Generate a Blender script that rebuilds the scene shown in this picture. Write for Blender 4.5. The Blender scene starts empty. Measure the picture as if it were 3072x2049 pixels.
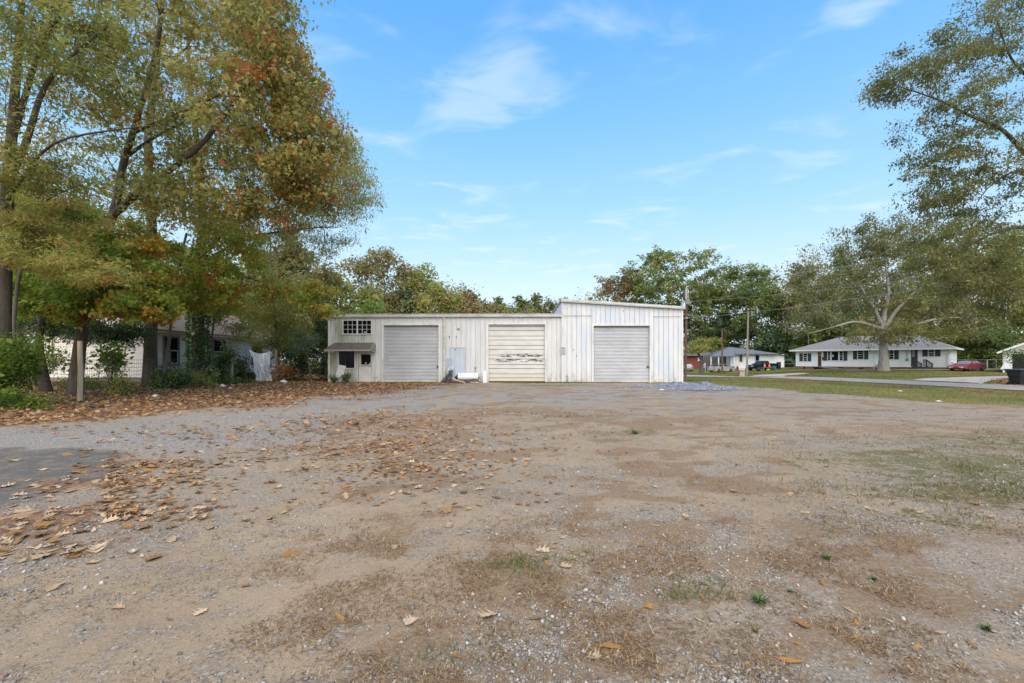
import bpy, bmesh, math, random
import numpy as np
from math import radians as R, sin, cos, pi
from mathutils import Vector, Matrix

S = bpy.context.scene
COL = S.collection

# ------------------------------------------------------------------ camera
F, CX, CY, H = 1365.0, 1536.0, 1082.0, 1.4      # focal length in photo pixels, principal column, horizon row, eye height
cam = bpy.data.cameras.new('camera'); camo = bpy.data.objects.new('camera', cam); COL.objects.link(camo)
cam.lens = 16.0; cam.sensor_width = 36.0; cam.clip_start = 0.05; cam.clip_end = 3000
cam.shift_y = (CY - 1024.5) / 3072.0
camo.location = (0, 0, H); camo.rotation_euler = (R(90), 0, 0)
S.camera = camo

# ------------------------------------------------------------------ sky, sun, exposure
SUN_EL, SUN_AZ = 50.0, 186.0       # degrees; azimuth measured clockwise from +Y: the sun stands behind the camera, a touch to the left
w = bpy.data.worlds.new('World'); S.world = w; w.use_nodes = True
nt = w.node_tree; N = nt.nodes; L = nt.links; N.clear()
out = N.new('ShaderNodeOutputWorld'); bg = N.new('ShaderNodeBackground'); bg.inputs['Strength'].default_value = 0.09
sky = N.new('ShaderNodeTexSky'); sky.sky_type = 'NISHITA'; sky.sun_disc = False
sky.sun_elevation = R(SUN_EL); sky.sun_rotation = R(SUN_AZ); sky.air_density = 1.0; sky.dust_density = 1.0; sky.ozone_density = 1.0
tc = N.new('ShaderNodeTexCoord')
sep = N.new('ShaderNodeSeparateXYZ'); L.new(tc.outputs['Generated'], sep.inputs[0])
# thin cirrus: noise on the direction divided by its height (a flat cloud sheet seen in perspective)
zc = N.new('ShaderNodeMath'); zc.operation = 'MAXIMUM'; zc.inputs[1].default_value = 0.06; L.new(sep.outputs['Z'], zc.inputs[0])
dx = N.new('ShaderNodeMath'); dx.operation = 'DIVIDE'; L.new(sep.outputs['X'], dx.inputs[0]); L.new(zc.outputs[0], dx.inputs[1])
dy = N.new('ShaderNodeMath'); dy.operation = 'DIVIDE'; L.new(sep.outputs['Y'], dy.inputs[0]); L.new(zc.outputs[0], dy.inputs[1])
cmb = N.new('ShaderNodeCombineXYZ'); L.new(dx.outputs[0], cmb.inputs[0]); L.new(dy.outputs[0], cmb.inputs[1])
mp = N.new('ShaderNodeMapping'); mp.inputs['Scale'].default_value = (1.0, 1.2, 1); mp.inputs['Rotation'].default_value = (0, 0, R(-12)); mp.inputs['Location'].default_value = (3.3, 0.4, 0)
L.new(cmb.outputs[0], mp.inputs[0])
n1 = N.new('ShaderNodeTexNoise'); n1.inputs['Scale'].default_value = 0.95; n1.inputs['Detail'].default_value = 6; n1.inputs['Roughness'].default_value = 0.56; n1.inputs['Distortion'].default_value = 0.5
n2 = N.new('ShaderNodeTexNoise'); n2.inputs['Scale'].default_value = 2.2; n2.inputs['Detail'].default_value = 4; n2.inputs['Roughness'].default_value = 0.5; n2.inputs['Distortion'].default_value = 0.8
L.new(mp.outputs[0], n1.inputs['Vector']); L.new(mp.outputs[0], n2.inputs['Vector'])
mul = N.new('ShaderNodeMath'); mul.operation = 'MULTIPLY'; L.new(n1.outputs['Fac'], mul.inputs[0]); L.new(n2.outputs['Fac'], mul.inputs[1])
mr = N.new('ShaderNodeMapRange'); mr.interpolation_type = 'SMOOTHERSTEP'
mr.inputs['From Min'].default_value = 0.232; mr.inputs['From Max'].default_value = 0.43; mr.inputs['To Max'].default_value = 0.40
L.new(mul.outputs[0], mr.inputs['Value'])
# pale veil of thin air near the horizon, all the way round
rm = N.new('ShaderNodeValToRGB'); e = rm.color_ramp.elements
e[0].position = 0.0; e[0].color = (4.5, 5.2, 5.7, 1); e[1].position = 0.85; e[1].color = (0.50, 2.0, 5.0, 1)
for p, c in ((0.14, (3.95, 5.05, 5.85)), (0.30, (2.3, 4.15, 5.9)), (0.46, (1.35, 3.3, 5.9)), (0.60, (0.80, 2.6, 5.6))):
    q = rm.color_ramp.elements.new(p); q.color = (*c, 1)
L.new(sep.outputs['Z'], rm.inputs[0])
mxa = N.new('ShaderNodeMixRGB'); mxa.inputs[0].default_value = 0.85
L.new(sky.outputs[0], mxa.inputs[1]); L.new(rm.outputs[0], mxa.inputs[2])
mxc = N.new('ShaderNodeMixRGB'); mxc.inputs[2].default_value = (4.6, 5.2, 5.7, 1)
L.new(mr.outputs[0], mxc.inputs[0]); L.new(mxa.outputs[0], mxc.inputs[1])
L.new(mxc.outputs[0], bg.inputs['Color']); L.new(bg.outputs[0], out.inputs[0])

sun = bpy.data.lights.new('sun', 'SUN'); sun.energy = 2.5; sun.angle = R(85); sun.color = (1.0, 0.87, 0.71)
suno = bpy.data.objects.new('sun', sun); COL.objects.link(suno)
suno.rotation_euler = (R(90 - SUN_EL), 0, R(180 - SUN_AZ)); suno.location = (-10, -20, 40)
S.view_settings.view_transform = 'Standard'; S.view_settings.look = 'None'; S.view_settings.gamma = 1; S.view_settings.use_curve_mapping = False
S.view_settings.exposure = 1.15
S.cycles.max_bounces = 6; S.cycles.transparent_max_bounces = 4

# ------------------------------------------------------------------ helpers
rng = np.random.default_rng(7)
random.seed(7)
def gp(px, py, z=0.0):                        # ground point seen at a photo pixel
    Y = F * (H - z) / (py - CY); return ((px - CX) / F * Y, Y)
def wp(px, py, Y):                            # point at depth Y
    return Vector(((px - CX) / F * Y, Y, H - (py - CY) / F * Y))
def sst(x, a, b):
    t = np.clip((np.asarray(x, float) - a) / (b - a), 0, 1); return t * t * (3 - 2 * t)
_lat = rng.random((256, 256))
def vnoise(x, y):
    x = np.asarray(x, float); y = np.asarray(y, float)
    xi = np.floor(x).astype(int); yi = np.floor(y).astype(int); fx = x - xi; fy = y - yi
    fx = fx * fx * (3 - 2 * fx); fy = fy * fy * (3 - 2 * fy)
    g = lambda i, j: _lat[i & 255, j & 255]
    return (g(xi, yi) * (1 - fx) + g(xi + 1, yi) * fx) * (1 - fy) + (g(xi, yi + 1) * (1 - fx) + g(xi + 1, yi + 1) * fx) * fy
def fbm(x, y, o=4):
    s, a, t = 0, .5, 0
    for i in range(o):
        s = s + a * vnoise(x * 2 ** i + 17.3 * i, y * 2 ** i - 9.1 * i); t += a; a *= .5
    return s / t
ROADC = np.array([(31, -30), (29.2, 0), (27.6, 14), (26.6, 21), (25.8, 27), (24.9, 33), (23.0, 40.5), (19.3, 48.5), (13.5, 56), (4, 64), (-20, 78)], float)
def road_d(x, y):                             # distance to the road's centre line
    p = np.stack([np.asarray(x, float), np.asarray(y, float)], -1); best = np.full(p.shape[:-1], 1e9)
    for a, b in zip(ROADC[:-1], ROADC[1:]):
        ab = b - a; t = np.clip(((p - a) @ ab) / (ab @ ab), 0, 1)
        best = np.minimum(best, np.linalg.norm(p - (a + t[..., None] * ab), axis=-1))
    return best
def zt(x, y):
    x = np.asarray(x, float); y = np.asarray(y, float)
    z = -.24 * sst(y, 37, 47) * sst(x, 5, 13) - .5 * sst(y, 50, 82) * sst(x, 5, 14) * (1 - sst(x - .3 * (y - 70), 38, 50))
    z = z + .33 * sst(x, 32, 46) * sst(y, 44, 60) + .22 * sst(x, 43, 54) * sst(y, 40, 50) * (1 - sst(y, 60, 72))
    rd = road_d(x, y)
    side = sst(x, 10, 17) * (1 - sst(y, 38, 46))
    z = z - .16 * np.exp(-((rd - 4.6) / 1.3) ** 2) * side
    lot = sst(rd, 3, 6) * (1 - sst(y, 26, 30))
    z = z + lot * ((fbm(x * .45, y * .45, 3) - .5) * .09 + (fbm(x * 2.6, y * 2.6, 3) - .5) * .03 * sst(14 - y, 0, 6))
    z = z + .25 * sst(-x, 16, 22) * sst(y, 12, 24)
    return z
def g3(x, y, dz=0.0): return Vector((x, y, float(zt(x, y)) + dz))

def link(o, parent=None):
    COL.objects.link(o)
    if parent is not None: o.parent = parent
    return o
def tag(o, label=None, cat=None, group=None, kind=None):
    for k, v in (('label', label), ('category', cat), ('group', group), ('kind', kind)):
        if v: o[k] = v
    return o
def thing(name, label, cat, loc=(0, 0, 0), rz=0.0, group=None):
    o = bpy.data.objects.new(name, None); o.empty_display_size = .2; COL.objects.link(o)
    o.location = loc; o.rotation_euler = (0, 0, rz); return tag(o, label, cat, group)
class MB:
    def __init__(s): s.v = []; s.f = []; s.sm = []
    def add(s, vs, fs, smooth=False):
        b = len(s.v); s.v += [tuple(v) for v in vs]; s.f += [tuple(i + b for i in f) for f in fs]; s.sm += [smooth] * len(fs); return s
    def box(s, x0, x1, y0, y1, z0, z1):
        return s.add([(x0, y0, z0), (x1, y0, z0), (x1, y1, z0), (x0, y1, z0), (x0, y0, z1), (x1, y0, z1), (x1, y1, z1), (x0, y1, z1)],
                     [(0, 3, 2, 1), (4, 5, 6, 7), (0, 1, 5, 4), (1, 2, 6, 5), (2, 3, 7, 6), (3, 0, 4, 7)])
    def beam(s, a, b, wd, ht=None, up=(0, 0, 1)):
        a, b = Vector(a), Vector(b); d = (b - a).normalized(); u = Vector(up)
        if abs(d.dot(u)) > .95: u = Vector((0, 1, 0))
        x = d.cross(u).normalized(); y = x.cross(d); ht = ht or wd; x *= wd / 2; y *= ht / 2
        vs = [p + i * x + j * y for p in (a, b) for i, j in ((-1, -1), (1, -1), (1, 1), (-1, 1))]
        return s.add(vs, [(3, 2, 1, 0), (4, 5, 6, 7), (0, 1, 5, 4), (1, 2, 6, 5), (2, 3, 7, 6), (3, 0, 4, 7)])
    def tube(s, pts, rad, n=8, cap=True):
        pts = [Vector(p) for p in pts]; rad = rad if hasattr(rad, '__len__') else [rad] * len(pts)
        rings = []; prev = None
        for i, p in enumerate(pts):
            d = (pts[min(i + 1, len(pts) - 1)] - pts[max(i - 1, 0)]).normalized()
            if prev is None: x = d.orthogonal().normalized()
            else: x = (prev - d * prev.dot(d)).normalized()
            prev = x; y = d.cross(x); rings.append([p + (x * cos(2 * pi * k / n) + y * sin(2 * pi * k / n)) * rad[i] for k in range(n)])
        vs = [v for r in rings for v in r]; fs = []
        for i in range(len(pts) - 1):
            for k in range(n): fs.append((i * n + k, i * n + (k + 1) % n, (i + 1) * n + (k + 1) % n, (i + 1) * n + k))
        s.add(vs, fs, n > 5)
        if cap:
            s.add(rings[0], [tuple(range(n))[::-1]]); s.add(rings[-1], [tuple(range(n))])
        return s
    def prism(s, poly, axis, a, b):           # poly of 2D points extruded along axis 'x','y','z' from a to b
        def P(u, v, t): return {'x': (t, u, v), 'y': (u, t, v), 'z': (u, v, t)}[axis]
        n = len(poly); vs = [P(u, v, a) for u, v in poly] + [P(u, v, b) for u, v in poly]
        return s.add(vs, [tuple(range(n))[::-1], tuple(range(n, 2 * n))] + [(i, (i + 1) % n, n + (i + 1) % n, n + i) for i in range(n)])
    def build(s, name, m, parent=None, fix=True):
        me = bpy.data.meshes.new(name); me.from_pydata(s.v, [], s.f)
        me.polygons.foreach_set('use_smooth', s.sm)
        if fix:
            bm = bmesh.new(); bm.from_mesh(me); bmesh.ops.recalc_face_normals(bm, faces=bm.faces); bm.to_mesh(me); bm.free()
        if m: me.materials.append(m)
        return link(bpy.data.objects.new(name, me), parent)
def np_mesh(name, v, f, m, parent=None, attrs=None, smooth=False):
    v = np.ascontiguousarray(v, np.float32); f = np.ascontiguousarray(f, np.int32); k = f.shape[1]
    me = bpy.data.meshes.new(name); me.vertices.add(len(v)); me.vertices.foreach_set('co', v.ravel())
    me.loops.add(f.size); me.loops.foreach_set('vertex_index', f.ravel())
    me.polygons.add(len(f)); me.polygons.foreach_set('loop_start', np.arange(0, f.size, k, dtype=np.int32))
    if smooth: me.polygons.foreach_set('use_smooth', np.ones(len(f), bool))
    me.update(calc_edges=True)
    for an, (dom, arr) in (attrs or {}).items():
        a = me.attributes.new(an, 'FLOAT', dom); a.data.foreach_set('value', np.ascontiguousarray(arr, np.float32))
    me.materials.append(m)
    return link(bpy.data.objects.new(name, me), parent)
def copy_tree(o, parent=None):
    c = o.copy(); COL.objects.link(c); c.parent = parent
    for ch in list(o.children): copy_tree(ch, c)
    return c

# ------------------------------------------------------------------ materials
def nodes(m):
    m.use_nodes = True; t = m.node_tree; return t, t.nodes, t.links, t.nodes['Principled BSDF']
def ramp(N, stops):
    r = N.new('ShaderNodeValToRGB'); e = r.color_ramp.elements
    while len(e) > 1: e.remove(e[-1])
    e[0].position = stops[0][0]; e[0].color = (*stops[0][1], 1)
    for p, c in stops[1:]: q = e.new(p); q.color = (*c, 1)
    return r
def mat(name, col, rough=.7, metal=0.0, var=.18, scale=3.0, stretch=(1, 1, 1), bump=0.0, bscale=40, spec=.3, dirt=None, dirt_amt=.5, dscale=1.2):
    m = bpy.data.materials.new(name); t, N, L, b = nodes(m)
    b.inputs['Roughness'].default_value = rough; b.inputs['Metallic'].default_value = metal; b.inputs['Specular IOR Level'].default_value = spec
    tc = N.new('ShaderNodeTexCoord'); mp = N.new('ShaderNodeMapping'); mp.inputs['Scale'].default_value = stretch; L.new(tc.outputs['Object'], mp.inputs[0])
    n = N.new('ShaderNodeTexNoise'); n.inputs['Scale'].default_value = scale; n.inputs['Detail'].default_value = 6; n.inputs['Roughness'].default_value = .65; L.new(mp.outputs[0], n.inputs['Vector'])
    c = np.array(col); r = ramp(N, [(.28, tuple(c * (1 - var))), (.72, tuple(np.minimum(c * (1 + var), .95)))]); L.new(n.outputs['Fac'], r.inputs[0]); last = r.outputs[0]
    if dirt:
        n2 = N.new('ShaderNodeTexNoise'); n2.inputs['Scale'].default_value = dscale; n2.inputs['Detail'].default_value = 8; n2.inputs['Roughness'].default_value = .7; L.new(mp.outputs[0], n2.inputs['Vector'])
        mr = N.new('ShaderNodeMapRange'); mr.inputs['From Min'].default_value = .48; mr.inputs['From Max'].default_value = .75; mr.inputs['To Max'].default_value = dirt_amt; L.new(n2.outputs['Fac'], mr.inputs['Value'])
        mx = N.new('ShaderNodeMixRGB'); mx.inputs[2].default_value = (*dirt, 1); L.new(mr.outputs[0], mx.inputs[0]); L.new(last, mx.inputs[1]); last = mx.outputs[0]
    L.new(last, b.inputs['Base Color'])
    if bump:
        nb = N.new('ShaderNodeTexNoise'); nb.inputs['Scale'].default_value = bscale; nb.inputs['Detail'].default_value = 5; L.new(mp.outputs[0], nb.inputs['Vector'])
        bp = N.new('ShaderNodeBump'); bp.inputs['Strength'].default_value = bump; bp.inputs['Distance'].default_value = .02; L.new(nb.outputs['Fac'], bp.inputs['Height']); L.new(bp.outputs[0], b.inputs['Normal'])
    return m
def leaf_mat(name, stops, trans=.50, rough=.6, gain=3.1):
    m = bpy.data.materials.new(name); t, N, L, b = nodes(m)
    a = N.new('ShaderNodeAttribute'); a.attribute_name = 'tint'
    r = ramp(N, [(p, tuple(v * min(gain, .44 / max(c)) for v in c)) for p, c in stops]); L.new(a.outputs['Fac'], r.inputs[0])
    b.inputs['Roughness'].default_value = rough; b.inputs['Specular IOR Level'].default_value = .25; L.new(r.outputs[0], b.inputs['Base Color'])
    tr = N.new('ShaderNodeBsdfTranslucent'); L.new(r.outputs[0], tr.inputs[0]); mx = N.new('ShaderNodeMixShader'); mx.inputs[0].default_value = trans
    L.new(b.outputs[0], mx.inputs[1]); L.new(tr.outputs[0], mx.inputs[2]); L.new(mx.outputs[0], N['Material Output'].inputs[0]); return m
def glass_mat(name, col=(.008, .0085, .01), rough=.08):
    m = bpy.data.materials.new(name); t, N, L, b = nodes(m); b.inputs['Base Color'].default_value = (*col, 1)
    b.inputs['Roughness'].default_value = rough; b.inputs['Specular IOR Level'].default_value = .14; return m
# ------------------------------------------------------------------ ground sheet
def axis(dense, lo, hi, far, s0, g):
    a = list(np.arange(lo, hi + 1e-6, dense)); s = s0; x = hi
    while x < far: x += s; s = min(s * g, far / 5); a.append(x)
    return a
xp = axis(.12, 0, 7, 30, .13, 1.014); s = .35; x = xp[-1]
while x < 700: x += s; s *= 1.16; xp.append(x)
xs = np.array([-a for a in xp[:0:-1]] + xp)
yp = axis(.09, .6, 7, 34, .10, 1.014); s = .3; x = yp[-1]
while x < 900: x += s; s *= 1.09; yp.append(x)
ys = np.array([-200, -60, -20, -8, -3, -.5] + yp)
GX, GY = np.meshgrid(xs, ys)
def blob(px, py, rx, ry, X, Y, p=2):           # soft spot round a photo pixel of the flat lot, size given in metres
    cx, cy = gp(px, py); return np.exp(-((np.abs((X - cx) / rx)) ** p + (np.abs((Y - cy) / ry)) ** p))
def seg_d(pts, X, Y):
    best = np.full(np.shape(X), 1e9)
    for a, b in zip(pts[:-1], pts[1:]):
        a = np.array(a); b = np.array(b); ab = b - a; t = np.clip(((X - a[0]) * ab[0] + (Y - a[1]) * ab[1]) / (ab @ ab), 0, 1)
        best = np.minimum(best, np.hypot(X - a[0] - t * ab[0], Y - a[1] - t * ab[1]))
    return best
def poly_sd(pts, X, Y):                        # signed distance, negative inside
    d = seg_d(list(pts) + [pts[0]], X, Y); ins = np.zeros(np.shape(X), bool); n = len(pts)
    for i in range(n):
        (x1, y1), (x2, y2) = pts[i], pts[(i + 1) % n]
        if y1 == y2: continue
        ins ^= ((y1 > Y) != (y2 > Y)) & (X < (x2 - x1) * (Y - y1) / (y2 - y1) + x1)
    return np.where(ins, -d, d)
ASPH = [gp(*p) for p in ((-700, 1340), (0, 1347), (240, 1347), (330, 1362), (430, 1382), (390, 1412), (235, 1472), (120, 1508), (-60, 1530), (-700, 1560))]
LAWN_EDGE = [(60, 2), (14.6, 7.2), (14.9, 11), (15.2, 15), (14.6, 19), (13.0, 24), (11.2, 28.6), (11.0, 31), (11, 60), (60, 60)]   # border between gravel and the roadside grass
def m_lawn(X, Y):
    d = poly_sd([(90, 6.0), (16.2, 10.2), (15.6, 12.6), (14.8, 15.5), (13.4, 19.5), (12.2, 24), (11.3, 28), (11.0, 31), (-60, 62), (-60, 400), (400, 400)], X, Y)
    return sst(-d + (fbm(X * .7, Y * .7, 3) - .5) * 2.2, -.5, .6)
def m_leaf(X, Y):                              # where fallen leaves lie thick
    edge = [(-60, 7.6), (-10.8, 8.7), (-9.9, 10.4), (-9.4, 12.4), (-8.2, 14.6), (-6.8, 18.5), (-5.4, 22.5), (-4.8, 27), (-6.6, 29), (-11.4, 29.2), (-11.4, 60), (-90, 60)]
    d = poly_sd(edge, X, Y); n = (fbm(X * .55, Y * .8, 4) - .5) * 4.2
    a = sst(-d + n, -2.1, .8)
    for px, py, rx, ry, k in ((130, 1560, 1.0, .6, .9), (300, 1450, 1.3, .5, .75), (430, 1395, 1.2, .45, .7), (200, 1640, .8, .3, .6), (1180, 1270, 2.6, 2.2, .62), (1130, 1340, 1.7, 1.0, .62), (1230, 1400, 1.2, .5, .5), (1400, 1240, 2.6, 1.6, .4), (700, 1300, 2.5, 1.2, .3), (1050, 1180, 2.5, 1.6, .45)):
        a = np.maximum(a, k * blob(px, py, rx, ry, X, Y))
    rd = road_d(X, Y); s_ = (X > 8) & (Y < 60)
    a = np.maximum(a, np.where(s_, .85 * np.exp(-((rd - 3.6) / .7) ** 2) * sst(fbm(X * .5, Y * .5, 3), .35, .6), 0))
    a = np.maximum(a, np.where(s_ , .6 * np.exp(-((rd - 6.3) / .5) ** 2) * sst(fbm(X * .4 + 9, Y * .4, 3), .4, .6) * (X < 26), 0))
    return np.clip(a, 0, 1)
DIRTP = [gp(*p) for p in ((-300, 2300), (-300, 1800), (250, 1700), (620, 1570), (930, 1440), (1100, 1440), (1430, 1540), (1380, 1680), (1180, 1850), (1050, 2300))]
TRACKS = [[(-6.5, .5), (-4.2, 2.0), (-2.6, 3.4), (-1.7, 5.2), (-1.6, 8), (-2.2, 13), (-2.6, 20), (-2.4, 28)], [(-4.5, .2), (-2.6, 1.7), (-1.3, 3.0), (-.2, 5.0), (-.05, 8), (-.6, 13), (-1.0, 20), (-.8, 28)],
          [(-2.2, .8), (-.6, 2.4), (.6, 4.0), (2.2, 6.5), (3.6, 10), (5.0, 16), (6.2, 22), (6.8, 28)], [(-.6, .5), (.9, 2.2), (2.1, 3.8), (3.8, 6.2), (5.3, 9.6), (6.7, 16), (7.9, 22), (8.4, 28)]]
def m_dirt(X, Y):
    a = .6 * sst(fbm(X * .35 + 80, Y * .6 + 31, 4), .45, .66) * (1 - .6 * sst(Y, 8, 13)) * (Y < 26)
    for px, py, rx, ry, k in ((1250, 1545, 1.5, .7, .9), (1130, 1760, 1.3, .75, .95), (850, 1950, .9, .4, .6), (960, 1395, 1.1, .6, .8), (1010, 1540, .3, .22, .7), (1800, 1360, 1.7, .8, .7), (1700, 1440, 1.5, .6, .5),
                              (2300, 1500, 2.3, .6, .75), (2600, 1640, 1.0, .3, .6), (640, 1545, 1.0, .5, .45), (1750, 1900, .9, .25, .6), (2250, 1440, 2.2, .6, .55), (500, 1830, .8, .35, .75), (150, 1960, .8, .25, .7), (880, 1700, .6, .35, .7), (300, 1730, .8, .25, .55), (2750, 1290, 3, 1.4, .5), (2300, 1240, 3, 1.5, .5)):
        a = np.maximum(a, k * blob(px, py, rx, ry, X, Y))
    a = np.maximum(a, .62 * sst(-poly_sd(DIRTP, X, Y) + (fbm(X * 1.1, Y * 1.1, 4) - .5) * 1.6, -.35, .45))
    for tr_ in TRACKS: a = np.maximum(a, .8 * np.exp(-(seg_d(tr_, X, Y) / .17) ** 2) * (.5 + .9 * fbm(X * .9, Y * .9 + 5, 3)))
    return np.clip(a, 0, 1)
def m_dry(X, Y):                               # dead brown thatch
    a = np.zeros_like(X)
    a = a + (.34 * sst(fbm(X * .5 + 40, Y * .75 + 11, 5), .44, .62) + .75 * sst(fbm(X * 1.9 + 4, Y * 2.6 + 51, 4), .50, .64)) * (Y < 27) * sst(X / np.maximum(Y, .5), -.75, -.2)
    for px, py, rx, ry, k in ((1150, 1330, 2.2, 1.4, .8), (1300, 1260, 3.4, 2.0, .8), (1500, 1235, 3.0, 2.2, .75), (1900, 1265, 3.2, 2.2, .85), (2050, 1215, 2.5, 2.0, .5), (1560, 1640, .8, .35, .6), (1800, 1680, .9, .35, .45), (2000, 1590, 1.3, .4, .75), (2450, 1560, 1.3, .4, .75),
                              (2700, 1480, 2.0, .7, .6), (2050, 1480, 1.2, .5, .4), (2350, 1690, .8, .3, .75), (2750, 1800, .7, .3, .8), (1560, 1880, .7, .25, .45), (2050, 1950, .7, .22, .6), (2950, 1600, .9, .4, .6), (1650, 1800, .6, .3, .6), (1350, 1440, 1.0, .5, .6),
                              (180, 1560, .9, .45, .7), (420, 1420, 1.2, .3, .5), (2900, 1300, 3.5, 2.0, .6), (2600, 1230, 4, 1.8, .4), (1250, 1160, 9, 1.5, .55), (1850, 1160, 3, 2, .65)):
        a = np.maximum(a, k * blob(px, py, rx, ry, X, Y) * (.45 + .9 * sst(fbm(X * 1.6 + 70, Y * 2.2, 4), .38, .62)))
    return np.clip(a, 0, 1)
def m_green(X, Y):
    a = np.zeros_like(X)
    for px, py, rx, ry, k in ((2900, 1400, 2.4, 1.5, .75), (2650, 1365, 1.5, .5, .7), (3000, 1480, 1.6, .7, .8), (2480, 1385, 1.1, .5, .55), (1730, 1250, 1.4, .8, .5), (1890, 1290, .9, .6, .5), (2000, 1175, 2, 2, .3), (1650, 1155, 3.5, 1.0, .8), (1250, 1156, 4.5, .9, .8),
                              (1180, 1400, .8, .3, .5), (1620, 1700, .5, .2, .6), (1560, 1950, .4, .12, .6), (2100, 1780, .5, .15, .4), (2750, 1560, .8, .3, .5), (3072, 1330, 4, 1.5, .6)):
        a = np.maximum(a, k * blob(px, py, rx, ry, X, Y))
    return np.clip(a, 0, 1)
def m_blue(X, Y):                              # newer blue grey stone towards the workshop and along the left side
    a = sst(Y, 9.5, 15) * (1 - sst(Y, 27.5, 29)) * sst(fbm(X * .22 + 13, Y * .5 + 3, 4), .34, .56)
    for px, py, rx, ry, k in ((300, 1310, 6, 2.2, .9), (760, 1260, 4, 2.2, .9), (1000, 1190, 6, 4, 1), (600, 1330, 2.5, 1.2, .7)): a = np.maximum(a, k * blob(px, py, rx, ry, X, Y))
    return np.clip(a, 0, 1)
def m_asph(X, Y): return sst(-poly_sd(ASPH, X, Y) + (fbm(X * 1.6, Y * 1.6, 3) - .5) * 1.0, -.35, .35)
GZ = zt(GX, GY)
fl = lambda fn: ('POINT', fn(GX, GY).ravel())
ni, nj = GX.shape
idx = np.arange(ni * nj).reshape(ni, nj)
quads = np.stack([idx[:-1, :-1], idx[:-1, 1:], idx[1:, 1:], idx[1:, :-1]], -1).reshape(-1, 4)

mG = bpy.data.materials.new('ground'); t, N, L, b = nodes(mG); b.inputs['Roughness'].default_value = .95; b.inputs['Specular IOR Level'].default_value = .15
tc = N.new('ShaderNodeTexCoord'); OBJ = tc.outputs['Object']
def noise(sc, det=4, ro=.6, vec=None, dist=0):
    n = N.new('ShaderNodeTexNoise'); n.inputs['Scale'].default_value = sc; n.inputs['Detail'].default_value = det; n.inputs['Roughness'].default_value = ro; n.inputs['Distortion'].default_value = dist
    L.new(vec or OBJ, n.inputs['Vector']); return n.outputs['Fac']
def math_(op, a, bb):
    n = N.new('ShaderNodeMath'); n.operation = op
    for i, q in enumerate((a, bb)):
        if isinstance(q, (int, float)): n.inputs[i].default_value = q
        else: L.new(q, n.inputs[i])
    return n.outputs[0]
def mrange(v, a, bb, c=0, d=1):
    n = N.new('ShaderNodeMapRange'); n.interpolation_type = 'SMOOTHSTEP'; n.inputs['From Min'].default_value = a; n.inputs['From Max'].default_value = bb; n.inputs['To Min'].default_value = c; n.inputs['To Max'].default_value = d
    L.new(v, n.inputs['Value']); return n.outputs[0]
def mix(f, a, bb):
    n = N.new('ShaderNodeMixRGB')
    for i, q in enumerate((f, a, bb)):
        if isinstance(q, (int, float)): n.inputs[i].default_value = q
        elif isinstance(q, tuple): n.inputs[i].default_value = (*q, 1)
        else: L.new(q, n.inputs[i])
    return n.outputs[0]
def att(nm): a = N.new('ShaderNodeAttribute'); a.attribute_name = nm; return a.outputs['Fac']
nA, nB, nC = noise(.9, 5, .65), noise(4.0, 6, .75), noise(24, 4, .75)
brk = math_('ADD', math_('MULTIPLY', nB, .55), math_('MULTIPLY', nC, .45))       # break-up added to each mask, mean about .5
def cut(nm, lo=.42, hi=.62, k=1.0):
    return mrange(math_('ADD', math_('MULTIPLY', att(nm), k), math_('MULTIPLY', math_('SUBTRACT', brk, .5), 3.6)), lo, hi)
vor = N.new('ShaderNodeTexVoronoi'); vor.inputs['Scale'].default_value = 80; L.new(OBJ, vor.inputs['Vector'])
vs = N.new('ShaderNodeSeparateColor'); L.new(vor.outputs['Color'], vs.inputs[0])
rg = ramp(N, [(0, (.13, .125, .12)), (.35, (.22, .212, .205)), (.7, (.30, .288, .27)), (.93, (.40, .385, .36)), (1, (.56, .545, .51))]); L.new(vs.outputs[0], rg.inputs[0])
tone = ramp(N, [(.3, (.82, .79, .77)), (.5, (.97, .90, .81)), (.7, (1.07, .96, .82))]); L.new(nA, tone.inputs[0])
gm = N.new('ShaderNodeMixRGB'); gm.blend_type = 'MULTIPLY'; gm.inputs[0].default_value = 1; L.new(rg.outputs[0], gm.inputs[1]); L.new(tone.outputs[0], gm.inputs[2])
fines = ramp(N, [(.25, (.185, .152, .115)), (.55, (.275, .232, .18)), (.8, (.36, .31, .245))]); L.new(brk, fines.inputs[0])
col = mix(mrange(brk, .40, .60, .25, .85), gm.outputs[0], fines.outputs[0])
bl_ = ramp(N, [(0, (.11, .108, .108)), (.5, (.215, .212, .21)), (1, (.40, .395, .385))]); L.new(vs.outputs[1], bl_.inputs[0]); col = mix(math_('MULTIPLY', cut('blue', .38, .66), .85), col, bl_.outputs[0])
dirtc = ramp(N, [(.32, (.17, .125, .085)), (.5, (.30, .235, .165)), (.68, (.43, .355, .26))]); L.new(math_('ADD', math_('MULTIPLY', noise(75, 4, .85), .45), math_('ADD', math_('MULTIPLY', nB, .3), math_('MULTIPLY', nA, .25))), dirtc.inputs[0])
col = mix(math_('MULTIPLY', cut('dirt'), .9), col, dirtc.outputs[0])
drc = ramp(N, [(.28, (.085, .055, .032)), (.5, (.20, .135, .08)), (.74, (.34, .25, .165))])
flk = math_('MULTIPLY', mrange(noise(16, 5, .8), .60, .68), mrange(noise(1.4, 4, .6), .42, .58, .15, .9)); col = mix(flk, col, (.15, .085, .045))
gsp = mrange(noise(40, 3, .8), .60, .70, 0, .55); col = mix(gsp, col, (.47, .45, .42)); gsd = mrange(noise(33, 3, .8, dist=.4), .40, .30, 0, .6); col = mix(gsd, col, (.11, .10, .095)); L.new(noise(46, 4, .75), drc.inputs[0])
col = mix(math_('MULTIPLY', cut('dry', .40, .80), .72), col, drc.outputs[0])
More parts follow.
